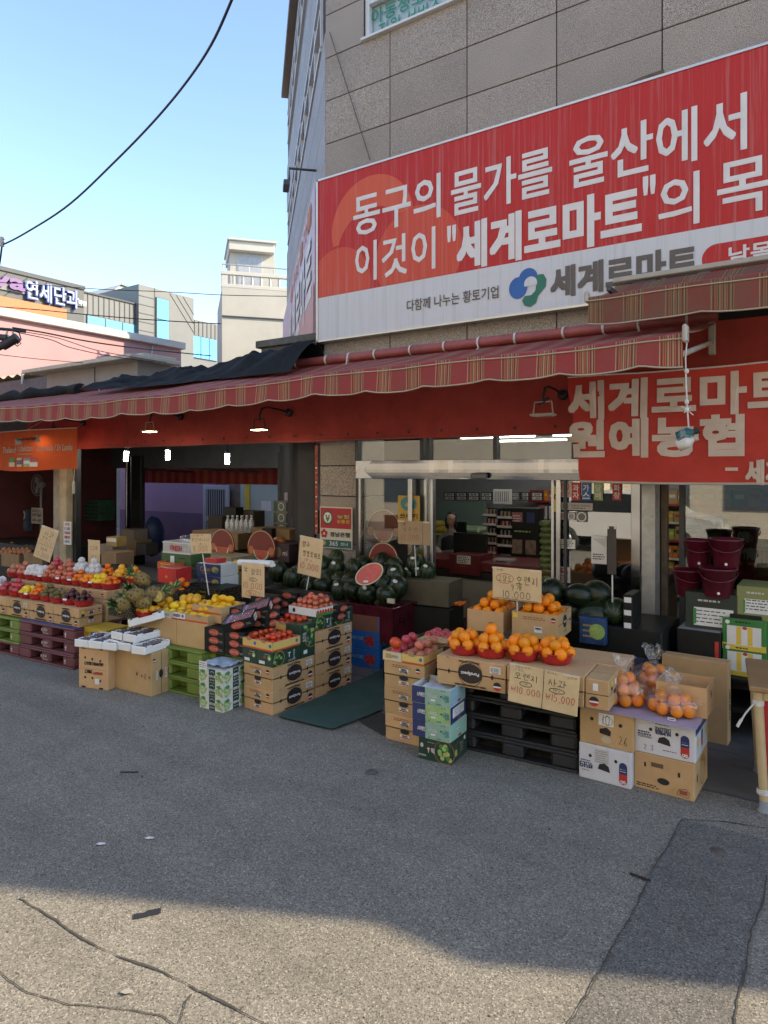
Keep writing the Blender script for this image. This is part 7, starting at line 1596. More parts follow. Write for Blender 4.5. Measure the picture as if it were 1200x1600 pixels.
# ================================================================== banana cartons, bagged oranges and the right edge
def pr_bn(style):
    def f(p, w, d, h):
        M = face('F', w, d, h); y0 = 0
        if style in ('wl', 'wr'):
            hole(p, -.10 if style == 'wl' else -.09, .045, .022, .024, M); hole(p, .08, .045, .022, .024, M); p.poly([(-.045,-.035),(.04,-.045),(.03,-.005),(-.0,.012),(-.035,-.0)], INK, M, .0015)
            p.rect(.13, -.03, .055, .105, NAVY, M, .0006); p.disc(.13, .02, .0275, .028, NAVY, M, .0008, 14); p.disc(.13, -.075, .0275, .030, RED, M, .001, 14); p.rect(.13, -.055, .055, .045, RED, M, .0012); p.text('∞', .13, -.085, .02, WHITE, M, .0016, w=.035, bold=.05); lines(p, .13, .0, .04, 2, .014, WHITE, M, .004)
            if style == 'wl': p.rect(-.02, .055, .10, .10, P('label_grey', (.52,.50,.50), .6), M, .0005); lines(p, -.02, .09, .08, 6, .015, INK, M, .003); p.text('bhя', -.13, -.03, .035, NAVY, M, .001, w=.09, bold=.03); lines(p, -.13, .005, .08, 2, .016, NAVY, M, .008); lines(p, -.13, -.065, .06, 1, .01, INK, M, .004)
            else: p.text('NUMBER', -.01, .035, .026, NAVY, M, .001, w=.10, rot=U, bold=.03); p.text('DELUXE', -.01, .06, .022, NAVY, M, .001, w=.10, rot=U, bold=.02); lines(p, -.01, .09, .10, 1, .01, INK, M, .005); lines(p, -.13, .02, .09, 2, .016, NAVY, M, .010); p.text('MANNADA', -.13, -.012, .016, INK, M, .001, w=.09, rot=U); lines(p, .04, -.08, .10, 1, .01, BRN_INK, M, .006); p.hand('2/3', -.10, -.08, .035, INK, M, .001, .1, .07, 4)
        elif style == 'bl':
            hole(p, -.10, .055, .026, .026, M); hole(p, .10, .045, .026, .026, M); p.poly([(-.045,-.035),(.03,-.045),(.035,-.01),(.005,.012),(-.045,-.005)], INK, M, .0015); p.rect(0, .065, .105, .085, PAPER, M, .0006); p.hand('10', 0, .065, .07, INK, M, .001, .05, .07, 3); p.ribbon(_circ(.01,.06,.035,.03,16), .003, INK, M, .0012); p.disc(0, -.075, .035, .025, P('pale_sticker', (.50,.42,.30), .6), M, .0008, 16); p.hand('26', .12, -.06, .06, INK, M, .001, .06, .07, 5)
        else:
            p.rect(-.12, .05, .012, .03, INK, M, .001); p.rect(.10, .03, .014, .032, INK, M, .001); hole(p, .0, -.04, .08, .045, M); p.rect(-.04, .06, .08, .03, P('faint_brown_ink', (.14,.08,.04), .8), M, .0006); lines(p, -.10, -.085, .15, 2, .014, INK, M, .007)
            p.ribbon([(.085,-.10),(.10,-.065),(.145,-.055),(.165,-.075),(.16,-.11),(.085,-.10)], .004, P('faint_brown_ink', (.14,.08,.04), .8), M, .001); p.rect(.128, -.082, .05, .028, BRN_INK, M, .001)
            for k in range(7): a = rad(100+k*25); p.ribbon([(.085+.02*math.cos(a), -.09+.02*math.sin(a)), (.085+.034*math.cos(a), -.09+.034*math.sin(a))], .004, GOLD, M, .001)
        M = face('R', w, d, h)
        if style == 'wr':
            p.rect(0, h*.36, d-.003, h*.28, NAVY, M, .0004); p.text('BONITA SELECT', 0, h*.36, .02, ARW, M, .001, w=.16); p.rect(0, -.015, .045, .11, NAVY, M, .0008); p.rect(0, -.045, .045, .05, RED, M, .001)
            for x, fl in ((-.13, 1), (.14, -1)):
                for k in range(3): p.ribbon([(x-fl*.02+.010*k, .03), (x-fl*.008+.014*k, -.01), (x-fl*.02+.012*k, -.055)], [.006,.02,.006], YEL, M, .0008+k*.0001)
        if style == 'br': p.ribbon([(-.05,.09),(.06,.09),(.12,.04),(.10,.0)], [.01,.04,.04,.01], P('faint_yellow_ink', (.34,.22,.06), .8), M, .001); p.ribbon(_circ(.03,-.01,.07,.08,18), .005, MATS['faint_brown_ink'], M, .001); p.rect(-.13, .0, .03, .05, MATS['faint_brown_ink'], M, .001)
    return f
WB = P('banana_box_white', (.60,.60,.64), .6, .05)
rb1 = rad(-1); k0 = onZ(905, 1213, 0); k1 = onZ(991, 1229, 0)
box('banana_carton', 'white banana carton with a red and navy badge, lower left by the black pallets', .365, .44, .25, WB, corner(k0, .365, .44, rb1, 'fl'), rb1, pr_bn('wl'), group='banana cartons')
box('banana_carton', 'brown banana carton with black scribbled 26, upper left under the bagged oranges', .375, .44, .25, KRAFT, corner(k0+Vector((.0,.01,.252)), .375, .44, rb1, 'fl'), rb1, pr_bn('bl'), group='banana cartons')
box('banana_carton', 'brown banana carton at the lower right on the ground', .39, .44, .25, KRAFT, corner(k1, .39, .44, rb1, 'fl'), rb1, pr_bn('br'), group='banana cartons')
box('banana_carton', 'white banana carton with yellow bananas on its side, upper right', .39, .44, .25, WB, corner(k1+Vector((.003,.004,.252)), .39, .44, rb1, 'fl'), rb1, pr_bn('wr'), group='banana cartons')
ztop_ = .504
q = MB(); q.box((0,0,0), (.80,.46,.006), P('lilac_board', (.38,.30,.38), .7, .1)); lb = corner(k0+Vector((-.02,-.015,ztop_+.004)), .80, .46, rb1, 'fl'); tag(q.build('board_sheet', None, lb, (0,0,rb1)), 'thin lilac board sheet lying over the two banana carton stacks', 'board')
zz = ztop_+.008
tb_ = corner(k1+R2(.07, .16, rb1)+Vector((0,0,zz)), .40, .30, rb1, 'fl')
box('open_carton', 'open brown carton behind the bagged oranges', .33, .30, .205, KRAFT, tb_, rb1, lambda p, w, d, h: hole(p, 0, .03, .035, .05, face('R', w, d, h)), True)
box('flat_carton', 'tall flat brown carton standing behind the open carton', .50, .14, .66, KRAFT, corner(onZ(1137, 1167, 0), .50, .14, rad(-2), 'fr'), rad(-2), lambda p, w, d, h: (p.text('1200 x 600 x 30', .0, -.02, .022, INK, face('R', w, d, h), .0008, w=.24, rot=rad(-90), bold=.03), p.text('MADE IN KOREA', .035, .02, .010, INK, face('R', w, d, h), .0008, w=.14, rot=rad(-90))))
def bag(u, v, r, sc, n, lab, neck, seed):
    """clear bag of oranges: knotted neck on top, crumpled film round the fruit"""
    c = onZ(u, v, zz)+Vector((0, r*.85, 0)); rr = random.Random(seed); pos = []
    t = thing('orange_bag', lab, 'bag', c)
    L0 = [(0,0)]+[(math.cos(a*.785+.3)*.116, math.sin(a*.785+.3)*.116) for a in range(8)]
    for k, (x, y) in enumerate(L0): pos.append((x*sc[0], y*sc[1], .048))
    for a in range(6): pos.append((math.cos(a*1.047+.7)*.082*sc[0], math.sin(a*1.047+.7)*.082*sc[1], .118))
    if n > 15: pos += [(.04, .02, .184), (-.04, .01, .182), (0, -.05, .178)]
    for x, y, z in pos[:n]: fruit('orange', c+Vector((x+rr.uniform(-.006,.006), y+rr.uniform(-.006,.006), z)), .045, 'orange in the '+lab.split(' on the ')[0].split(' of the board')[0], 'oranges in the '+lab)
    q = MB(); nu, nv = 40, 26; H_ = .245 if n > 15 else .19
    def bf(u_, v_):
        th = 2*math.pi*u_
        if v_ < .62:
            t_ = v_/.62; ph = math.pi*(.02+.80*(1-t_)); k = 1+.055*math.sin(th*7+3*noise.noise(Vector((t_*3, seed, u_*2))))*math.sin(math.pi*t_)+.10*noise.noise(Vector((math.cos(th)*2, math.sin(th)*2, t_*3+seed)))
            R_ = (r+.012)*math.sin(max(.35, math.pi*(.16+.80*t_)))*k if t_ > .0 else r*.6
            z = .004+H_*(t_**.9)
        else:
            t_ = (v_-.62)/.38; R_ = .030+.030*t_*(1+.55*math.sin(th*7+seed+3*t_)+.9*noise.noise(Vector((math.cos(th)*2.5, math.sin(th)*2.5, t_*4+seed)))); z = .004+H_+.75*neck*t_*(1+.9*noise.noise(Vector((math.cos(th)*2, math.sin(th)*2, seed+7))))
        return (R_*math.cos(th)*sc[0], R_*math.sin(th)*sc[1], z)
    grid(q, nu, nv, bf, CLEAR); q.build('bag_film', t)
    return t
bag(966, 1107, .175, (1.0,.95), 18, 'clear bag of oranges at the left on the lilac board', .10, 2)
bag(1014, 1092, .168, (1.0,.95), 18, 'clear bag of oranges in the middle, piled highest', .13, 5)
bag(1046, 1124, .168, (1.05,.9), 15, 'clear bag of oranges at the front right corner of the board', .12, 9)
q = MB(); q.rect(0, 0, .05, .02, PAPER, FRONT); q.rect(0, 0, .036, .006, INK, FRONT, .001); tag(q.build('price_label', None, onZ(1050, 1123, zz+.02)+Vector((0,-.012,0)), (0,0,rb1)), 'small white price label on the front right orange bag', 'label')
# table at the right edge
tbl = thing('wooden_table', 'wooden table at the right edge with a red cloth behind its pale leg', 'table', (0,0,0)); WOODT = P('table_top_wood', (.30,.17,.075), .5, .15, 3); PALEW = P('pale_leg_wood', (.50,.37,.20), .55, .12, 6, dirt=((.12,.09,.05), 18, .66))
tl = onZ(1171, 1073, .80); q = MB(); MT = Matrix.Translation((tl.x, tl.y, 0)) @ Matrix.Rotation(rad(8), 4, 'Z'); q.box((.60, .38, .785), (1.2, .76, .035), WOODT, .008, MT); q.build('top', tbl)
for (x, y) in ((.05,.06),(1.14,.06),(.05,.70),(1.14,.70)):
    q = MB(); q.tube([MT @ Vector((x,y,.765)), MT @ Vector((x+.035,y-.04,.05))], [.030,.027], PALEW, 10); lg_ = q.build('leg', tbl); q = MB(); q.lathe([(.0,0),(.045,0),(.042,.015),(.032,.022),(.030,.075),(0,.075)], P('grey_rubber_foot', (.24,.25,.26), .7, .1), 12, MT @ AT(x+.037, y-.042, 0)); q.build('foot', lg_)
q = MB(); q.box((.60, .06, .735), (1.04, .02, .06), PALEW, .004, MT); q.box((.05, .38, .735), (.02, .60, .06), PALEW, .004, MT); q.build('apron', tbl)
q = MB(); grid(q, 16, 10, lambda u, v: tuple(MT @ Vector((.085+1.0*u, .085+.015*math.sin(u*14), .70-.55*v+.0*u))), P('red_cloth', (.45,.025,.03), .8, .1)); q.build('cloth', tbl)
for z, n_ in ((.70, 3), (.14, 3)):
    q = MB()
    for k in range(n_): q.lathe([(.033,-.006),(.038,0),(.033,.006)], ROPE, 10, MT @ AT(.052+(.70-z)*.045, .058-(.70-z)*.055, z-.012*k))
    if z > .5: q.tube([MT @ Vector((.03,.03,.69)), MT @ Vector((-.02,.02,.62)), MT @ Vector((-.06,.0,.55))], .006, ROPE, 5); q.tube([MT @ Vector((-.045,.01,.58)), MT @ Vector((-.07,.0,.53))], .010, ROPE, 5)
    q.build('rope_tie', tbl)
# goods in front of the right hand glass
YG = 6.35
def goods(lab, name, u0, v0, u1, v1, y, d, m, pr=None, opn=False, group=None, rz=0):
    a, b2 = onY(u0, v1, y), onY(u1, v0, y); w_, h_ = b2.x-a.x, b2.z-a.z
    return box(name, lab, w_, d, h_, m, Vector(((a.x+b2.x)/2, y+d/2, a.z)), rz, pr, opn, group)
def pr_gn(p, w, d, h):
    M = face('F', w, d, h); p.rect(0, -h*.40, w-.002, h*.20, YEL, M, .0004); p.rect(-.0, -.01, w*.78, h*.62, PAPER, M, .0008)
    for x, m in ((-.28, PAPER), (-.12, YEL), (.02, PAPER), (.14, YEL), (.28, PAPER)): p.rect(x*w, -.01, w*.11, h*.58, m, M, .0012); lines(p, x*w, h*.17, w*.09, 4, h*.13, INK, M, .006)
    p.disc(.02*w, h*.22, w*.06, h*.05, RED, M, .002, 12); lines(p, 0, h*.40, w*.4, 1, .01, BLACKC, M, .01); p.disc(-w*.38, h*.38, .018, .018, WHITE, M, .001, 8)
GRNB = P('carton_green', (.035,.19,.04), .5, .12)
for k, (v0, v1) in enumerate(((972,1012),(1013,1052))): goods(('upper','lower')[k]+' green and yellow carton with a white table label at the right edge', 'green_carton', 1129, v0, 1198, v1, YG, .36, GRNB, pr_gn, False, 'green cartons at the right edge')
def pr_wl(p, w, d, h): M = face('F', w, d, h); p.rect(.02, -.02, w*.75, h*.42, PAPER, M); lines(p, .02, .03, w*.66, 4, h*.085, INK, M, .008); p.rect(-w*.31, -.02, w*.06, h*.36, GREEN, M, .0012); lines(p, 0, h*.32, w*.5, 1, .01, ARW, M, .016)
goods('black green carton with a white table label below the buckets', 'dark_carton', 1071, 931, 1153, 990, YG+.05, .36, P('carton_blackgreen', (.02,.035,.025), .5, .1), pr_wl)
def pr_b3(p, w, d, h): M = face('F', w, d, h); p.rect(-w*.12, -h*.40, w*.75, h*.2, PAPER, M); lines(p, -w*.1, -h*.38, w*.6, 1, .01, INK, M, .012); p.rect(w*.42, 0, .03, h*.5, RED, face('F', w, d, h), .0006); M = face('T', w, d, h); p.rect(0, 0, w-.004, d-.004, P('grey_lid', (.24,.24,.235), .5, .15), M); lines(p, 0, .05, w*.5, 3, .04, INK, M, .016)
goods('black carton with a pale grey lid beside the steel column', 'dark_carton', 1058, 990, 1126, 1034, YG-.05, .38, BLACKC, pr_b3)
goods('olive carton with a scribbled white label above the green ones', 'olive_carton', 1151, 920, 1215, 968, YG+.05, .4, P('carton_olive', (.22,.24,.09), .6, .1), pr_wl)
goods('flattened dark carton lying on the upper green carton', 'dark_carton', 1140, 964, 1190, 971, YG+.03, .3, BLACKC)
q = MB(); q.box((-.55, 6.62, .24), (2.0, .75, .04), BLACKC); 
for x in (-1.4, .35):
    for y in (6.33, 6.93): q.box((x, y, .11), (.1,.1,.22), BLACKC)
q.box((-.55, 6.62, .48), (2.0, .7, .02), BLACKC); q.box((-.55, 6.9, .36), (1.9, .04, .24), MSK); q.box((-1.40, 6.62, .36), (.06,.6,.22), BLACKC); q.box((.30, 6.62, .36), (.06,.6,.22), BLACKC)
tag(q.build('low_rack'), 'low dark rack under the cartons at the right edge', 'rack')
goods('black carton course hidden behind the flat brown carton', 'dark_carton', 1058, 1036, 1200, 1062, YG+.02, .5, BLACKC)
# maroon buckets
def bucket(u, v, y, r, h_, lab):
    p = onY(u, v, y); t = thing('bucket', lab, 'bucket', p, RN.uniform(0,.5), 'maroon buckets'); q = MB(); q.lathe([(0,0),(r*.70,0),(r*.74,.01),(r*.95,h_*.92),(r*1.02,h_*.93),(r*1.04,h_*.96),(r*1.0,h_),(r*.93,h_*.99),(r*.70,.02),(0,.02)], MAROON, 24); q.build('pail', t)
    q = MB(); q.tube([(r*1.02*math.cos(a*.262-.0), -r*.5*math.sin(a*.262)-r*.55*math.sin(a*.262), h_*.88-.5*h_*math.sin(a*.262)*.62) for a in range(13)], .006, MAROON, 5); q.build('handle', t)
    q = MB(); q.disc(0, 0, .012, .012, PAPER, Matrix.Translation((0, -r*.80-.004, h_*.18)) @ FRONT, .0, 10); q.build('sticker', t); return t
for (u, v, y, r, h_, lab) in ((1076,930,6.6,.135,.235,'maroon bucket on the dark carton, lower left of four'), (1122,932,6.45,.15,.25,'maroon bucket with a drooping handle, lower right of four'), (1092,886,6.65,.125,.25,'maroon bucket stacked upper left'), (1135,888,6.55,.13,.26,'maroon bucket stacked upper right, handle sticking up')): bucket(u, v, y, r, h_, lab)
goods('blue printed carton in front of the dark shelf', 'printed_carton', 905, 968, 945, 1004, 5.98, .08, P('dim_blue_print', (.02,.06,.16), .5, .5, 9), lambda p, w, d, h: (p.disc(w*.2, 0, h*.3, h*.3, LIME, face('F', w, d, h), 0, 12), lines(p, -w*.1, h*.2, w*.5, 3, h*.2, GOLD, face('F', w, d, h), h*.07)))
for k in range(4): goods(('top','second','third','lowest')[k]+' small dark carton with a white label beside the steel column', 'small_carton', 974, 930+20*k, 988, 949+20*k, 6.1, .3, BLACKC, lambda p, w, d, h: p.rect(0, h*.1, w*.8, h*.4, PAPER, face('F', w, d, h)), False, 'small dark cartons')
# watermelons on the dark shelf behind the orange cartons, with a board seen edge on
q = MB(); q.box((-1.95, 6.45, .42), (1.35, .75, .82), BLACKC, .01); q.box((-1.75, 6.06, .35), (.9, .01, .5), P('dark_print', (.03,.04,.08), .5, .5, 6)); tag(q.build('dark_shelf'), 'dark covered shelf behind the open orange cartons', 'shelf')
for k, (u, v, r) in enumerate(((862,925,.135),(932,930,.14),(930,962,.135),(897,952,.13),(962,955,.12),(878,950,.12),(905,930,.11))): melon(onY(u, v, 6.25+.12*(k % 2)), r, ('large dark watermelon at the left of the shelf behind the orange cartons','large dark watermelon highest on the shelf behind the orange cartons','large dark watermelon low right on the shelf','dark watermelon low in the middle of the shelf','dark watermelon at the right end of the shelf','dark watermelon half hidden by the orange heap','dark watermelon between the two largest on the shelf')[k], 'watermelons behind the orange cartons', (rad(80), rad(10*k), k*.8), False)
board('price_board', 'dark backed price board seen almost edge on above the watermelons', 949, 822, 963, 898, 6.15, [], m=P('board_back', (.06,.05,.04), .8), stick=(.0,.28))
# ================================================================== posters and signs on the shop front
YW = YF-.02
def psign(name, label, u0, v0, u1, v1, y, m, fn, cat='sign', th=.008):
    a, b2 = onY(u0, v0, y), onY(u1, v1, y); c = (a+b2)/2; w_, h_ = abs(b2.x-a.x), abs(a.z-b2.z); t = thing(name, label, cat, c)
    q = MB(); q.box((0, 0, 0), (w_, th, h_), m, .001); q.build('panel', t); q = MB(); fn(q, w_, h_, AT(0, -th/2-.0012, 0) @ FRONT)
    if q.v: q.build('lettering', t)
    return t
def f_nh(p, w, h, M):
    p.rect(0, h*.225, w*.95, h*.49, P('sign_crimson', (.40,.02,.03), .4, .05), M); cx, cy, r = -w*.25, h*.235, h*.16
    p.disc(cx, cy, r, r*1.05, INK, M, .0006, 24); p.ring(cx, cy, r*.78, r*.96, P('sign_green_ring', (.06,.20,.08), .5), M, .0010); p.disc(cx, cy, r*.74, r*.80, WHITE, M, .0014, 24); p.poly([(cx-r*.4,cy-r*.1),(cx+r*.0,cy-r*.7),(cx+r*.45,cy-.0),(cx+.0,cy+r*.05)], GREEN, M, .0018); p.poly([(cx,cy-r*.3),(cx+r*.5,cy+r*.35),(cx+r*.2,cy+r*.45)], RED, M, .0021); p.poly([(cx-r*.05,cy-r*.2),(cx-r*.15,cy+r*.4),(cx-r*.45,cy+r*.35)], INK, M, .0023)
    p.text('농협', w*.23, h*.27, h*.085, LIME, M, .001, w=w*.36, bold=.04); p.text('상품권', w*.23, h*.155, h*.085, YEL, M, .001, w=w*.38, bold=.02)
    for k in range(5): a = k*1.2566+1.57; p.disc(-w*.36+.035*math.cos(a), -h*.155+.035*math.sin(a), .026, .026, P('sign_crimson', (.40,.02,.03), .4), M, .0008+k*.0001, 12)
    p.disc(-w*.36, -h*.155, .016, .016, WHITE, M, .0016, 10); p.text('경남은행', w*.13, -h*.16, h*.11, INK, M, .001, w=w*.60, bold=.04)
    p.rect(0, -h*.39, w*.95, h*.18, TEAL, M, .0004)
    for k in range(6): a = k*1.047; p.ribbon([(-w*.36, -h*.38), (-w*.36+.035*math.cos(a), -h*.38+.035*math.sin(a))], .010, YEL, M, .0010+k*.0001)
    p.text('365', -w*.06, -h*.385, h*.10, WHITE, M, .001, w=w*.26, bold=.02); p.text('코너', w*.26, -h*.385, h*.075, WHITE, M, .001, w=w*.22, bold=.02)
psign('bank_sign', 'red white and teal gift voucher and bank sign on the granite pillar', 500.5, 791, 551, 859, YF-.03, P('sign_cream', (.60,.57,.48), .5, .05), f_nh, 'sign', .02)
psign('dancheong_strip', 'thin red patterned strip along the left edge of the pillar', 492, 695, 497, 835, YF+.02, P('tinsel_red', (.26,.05,.04), .5, .5, 30), lambda p, w, h, M: [p.rect(0, -h/2+.05+k*.065, w*.5, .02, (GOLD, WHITE, RED)[k % 3], M) for k in range(14)], 'trim')
def dome(label, u, v, rx, y):
    c = onY(u, v, y); t = thing('melon_board', label, 'poster', c); q = MB(); r = rx
    prof = [(r*math.cos(rad(a)), r*1.0*math.sin(rad(a))) for a in range(0, 181, 10)]+[(-r*.95,-r*.35),(0,-r*.55),(r*.95,-r*.35)]
    n = len(prof); q.add([(x, 0, z) for x, z in prof]+[(x, .012, z) for x, z in prof], [tuple(range(n)), tuple(range(2*n-1, n-1, -1))]+[(i, n+i, n+(i+1) % n, (i+1) % n) for i in range(n)], P('poster_crimson', (.20,.03,.025), .45, .1)); q.build('panel', t)
    q = MB(); M = AT(0, -.002, 0) @ FRONT; q.ribbon([(.95*r*math.cos(rad(a)), .95*r*math.sin(rad(a))) for a in range(0, 181, 8)], .012, P('poster_cream', (.55,.42,.25), .5), M)
    q.poly([(.62*r*math.cos(rad(a)), -.05*r+.62*r*math.sin(rad(a))) for a in range(180, 361, 12)], GREEN, M, .0004); q.poly([(.55*r*math.cos(rad(a)), -.05*r+.55*r*math.sin(rad(a))) for a in range(180, 361, 12)], WHITE, M, .0008); q.poly([(.50*r*math.cos(rad(a)), -.05*r+.50*r*math.sin(rad(a))) for a in range(180, 361, 12)], P('poster_melon_red', (.50,.10,.06), .5), M, .0012)
    for x, z in ((-.2,-.2),(0,-.3),(.2,-.2),(0,-.14)): q.disc(x*r, z*r, .02*r, .035*r, INK, M, .0016, 8)
    for sx in (-1, 1): q.disc(sx*.72*r, -.08*r, .20*r, .22*r, P('poster_orange', (.48,.16,.06), .5), M, .0018, 14)
    q.build('print', t); return t
dome('dark red dome shaped melon board behind the glass left of the door', 599, 828, .27, YF+.12); dome('second dark red dome board just showing behind the watermelons', 599, 875, .22, 6.95)
dome('dark red dome board among the cartons in the passage, left one', 347, 853, .26, 7.2); dome('dark red dome board among the cartons in the passage, right one', 408, 858, .28, 7.25)
psign('yellow_poster', 'yellow poster with a blue green round picture on the door glass', 622, 774, 656, 815, YF-.02, P('poster_yellow', (.55,.34,.06), .5, .08), lambda p, w, h, M: (p.disc(0, h*.18, w*.38, h*.28, P('poster_teal', (.05,.24,.26), .5), M, 0, 20), p.poly([(-w*.2,h*.1),(w*.0,h*.32),(w*.3,h*.34),(w*.1,h*.18),(w*.18,h*.02)], P('poster_sand', (.5,.36,.12), .5), M, .0006), p.text('쓰레기', 0, -h*.30, h*.20, INK, M, .001, w=w*.8, bold=.03)), 'poster')
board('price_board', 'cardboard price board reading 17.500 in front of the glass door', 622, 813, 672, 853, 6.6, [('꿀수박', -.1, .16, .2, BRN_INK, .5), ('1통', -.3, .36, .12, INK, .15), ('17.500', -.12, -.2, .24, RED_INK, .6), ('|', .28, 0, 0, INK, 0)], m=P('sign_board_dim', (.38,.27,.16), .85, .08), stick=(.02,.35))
def nosmoke(p, w, h, M): p.rect(0, 0, w*.94, h*.96, P('notice_cream', (.52,.50,.46), .6), M); p.ring(0, h*.16, w*.26, w*.33, RED, M, .0006); p.ribbon([(-w*.2, h*.16+w*.2), (w*.2, h*.16-w*.2)], w*.08, RED, M, .0008); p.rect(0, h*.16, w*.36, w*.08, INK, M, .0010); p.text('금연구역', 0, -h*.25, h*.12, RED, M, .0006, w=w*.7, bold=.03); lines(p, 0, -h*.38, w*.7, 1, .01, BRN_INK, M, h*.04)
psign('no_smoking_notice', 'upper no smoking notice on the right door glass', 874, 752, 893, 777, YF-.02, PAPER, nosmoke, 'notice', .003); psign('no_smoking_notice', 'lower no smoking notice on the right door glass', 871, 885, 891, 911, YF-.02, PAPER, nosmoke, 'notice', .003)
psign('door_notice', 'white typed notice on the right door glass', 872, 842, 899, 858, YF-.02, PAPER, lambda p, w, h, M: lines(p, 0, h*.32, w*.85, 4, h*.2, INK, M, h*.09), 'notice', .003)
psign('wide_notice', 'wide grey notice plate near the top of the right glass', 877, 785, 926, 798, YF-.02, P('plate_grey', (.42,.40,.36), .5), lambda p, w, h, M: (p.ring(-w*.36, 0, h*.3, h*.38, INK, M), p.text('자동문 손조심', w*.1, h*.12, h*.28, INK, M, .0006, w=w*.6), lines(p, w*.1, -h*.22, w*.5, 1, .01, INK, M, h*.1)), 'notice', .003)
psign('price_sheet', 'crinkled white price sheet hanging inside the right glass', 924, 837, 948, 882, YF-.02, PAPER, lambda p, w, h, M: (lines(p, 0, -h*.16, w*.8, 3, h*.08, INK, M, h*.04), p.poly([(-w*.4,h*.4),(w*.4,h*.1),(w*.45,h*.45)], P('paper_shade', (.55,.55,.54), .7), M)), 'notice', .003)
for k, (u0, m, s_) in enumerate(((893, RED, '과자'), (909, BLUE, '가스'), (928, LIME, '담배'), (957, RED, '화장'))): psign('window_poster', ('red','blue','lime','far red')[k]+' poster with Korean letters along the top of the right glass', u0, 754, u0+14, 782, YF-.02, m, lambda p, w, h, M, s_=s_: (p.text(s_[0], 0, h*.2, h*.36, WHITE, M, .0006, bold=.03), p.text(s_[1], 0, -h*.22, h*.36, WHITE, M, .0006, bold=.03)), 'poster', .003)
for k, (u0, v0, u1, v1, m) in enumerate(((873,800,885,812,P('seal_rose',(.35,.22,.24),.5)),(887,800,899,813,P('seal_grey',(.28,.27,.27),.5)),(901,799,917,816,P('seal_dark',(.12,.13,.13),.5)))): psign('round_seal', ('rose','grey','dark')[k]+' round seal sticker on the right glass', u0, v0, u1, v1, YF-.02, m, lambda p, w, h, M: p.ring(0, 0, w*.36, w*.46, WHITE, M), 'sticker', .002)
psign('yellow_strip', 'yellow vertical strip on the right door post', 866, 760, 870, 800, YF-.05, YEL, lambda p, w, h, M: p.text('0', 0, h*.1, h*.2, INK, M, bold=.03), 'sticker', .003)
# ================================================================== inside the market
CNT = P('counter_red', (.13,.018,.022), .4, .1); CNTW = P('counter_pale', (.34,.32,.28), .6, .08)
co = thing('checkout_counter', 'checkout counter with a dark red top edge and pale front', 'counter', (-3.3, 8.6, 0))
q = MB(); q.box((0, 0, .43), (3.2, .7, .86), CNTW, .01); q.build('base', co); q = MB(); q.box((0, -.03, .93), (3.26, .80, .13), CNT, .01); q.build('top', co); q = MB(); q.box((0, -.37, .80), (3.22, .05, .1), INK); q.build('kick', co)
def at8(u, v, y): return onY(u, v, y)
mt = thing('monitor', 'black monitor with its back to the street on the counter', 'monitor', at8(735, 880, 8.55)); q = MB(); q.box((0,0,.25), (.52,.05,.34), BLACKC, .01); q.build('screen', mt); q = MB(); q.box((0,.02,.05), (.08,.05,.2), RED, .01); q.build('stand', mt)
psign('till_cover', 'dark red till cover with a white printed notice on the counter', 713, 863, 760, 897, 8.35, CNT, lambda p, w, h, M: (p.rect(-w*.02, h*.25, w*.45, h*.42, PAPER, M), lines(p, -w*.02, h*.38, w*.40, 4, h*.09, INK, M, h*.045), lines(p, 0, -.02, w*.3, 1, .01, RED, M, .015)), 'till', .4)
psign('card_terminal', 'grey card terminal on the counter', 775, 872, 802, 890, 8.4, P('terminal_grey', (.32,.33,.34), .5), lambda p, w, h, M: p.rect(0, h*.2, w*.6, h*.3, INK, M), 'terminal', .2)
# price cards along the wall
for k, u in enumerate((694, 713, 732, 752, 800, 810, 831)):
    psign('wall_price_card', 'black framed white price card in the row on the inner wall', u, 769, u+17, 782, 11.9, INK, lambda p, w, h, M: (p.rect(0, h*.22, w*.86, h*.38, WHITE, M), p.rect(0, -h*.24, w*.86, h*.38, WHITE, M), p.text('담배', 0, h*.22, h*.26, INK, M, .001, w=w*.5, bold=.03), p.text('1.500', 0, -h*.24, h*.24, INK, M, .001, w=w*.6, bold=.03)), 'price card', .02)['group'] = 'price cards on the inner wall'
psign('wall_chart', 'white wall chart with thin columns behind the counter', 771, 764, 800, 788, 10.2, PAPER, lambda p, w, h, M: [p.rect(-w*.4+w*.1*k, 0, .01, h*.7, INK, M) for k in range(8)], 'chart')
psign('frosted_panel', 'pale green frosted glass panel behind the cashier', 676, 782, 758, 856, 11.6, P('frosted_green', (.22,.31,.28), .35, .06, 2), lambda p, w, h, M: None, 'panel', .04)
for i in range(2):     # cigarette and gum racks
    u0, u1 = (757, 778) if i == 0 else (779, 802)
    a, b2 = onY(u0, 794, 9.2), onY(u1, 868, 9.2); t = thing('wall_rack', ('left','right')[i]+' narrow black rack of small packets behind the counter', 'rack', ((a.x+b2.x)/2, 9.2, b2.z)); w_, h_ = b2.x-a.x, a.z-b2.z
    q = MB(); q.box((0, .12, h_/2), (w_, .03, h_), BLACKC); q.build('back', t)
    for k in range(5 if i == 0 else 4):
        z = h_*k/5+.02+(.1 if i else 0); q = MB(); q.box((0, .03, z), (w_, .18, .015), BLACKC); q.box((0, -.055, z+.02), (w_, .01, .04), ARW); s_ = q.build('shelf', t)
        pk_ = MB(); 
        for j in range(6): pk_.box((-w_/2+.04+j*(w_-.05)/6, .03, z+.06), ((w_-.05)/6-.008, .05, .085), (WHITE, NAVY, ARW, RED, GOLD, INK)[(j*3+k+i) % 6])
        stuff(pk_.build('packets', s_))
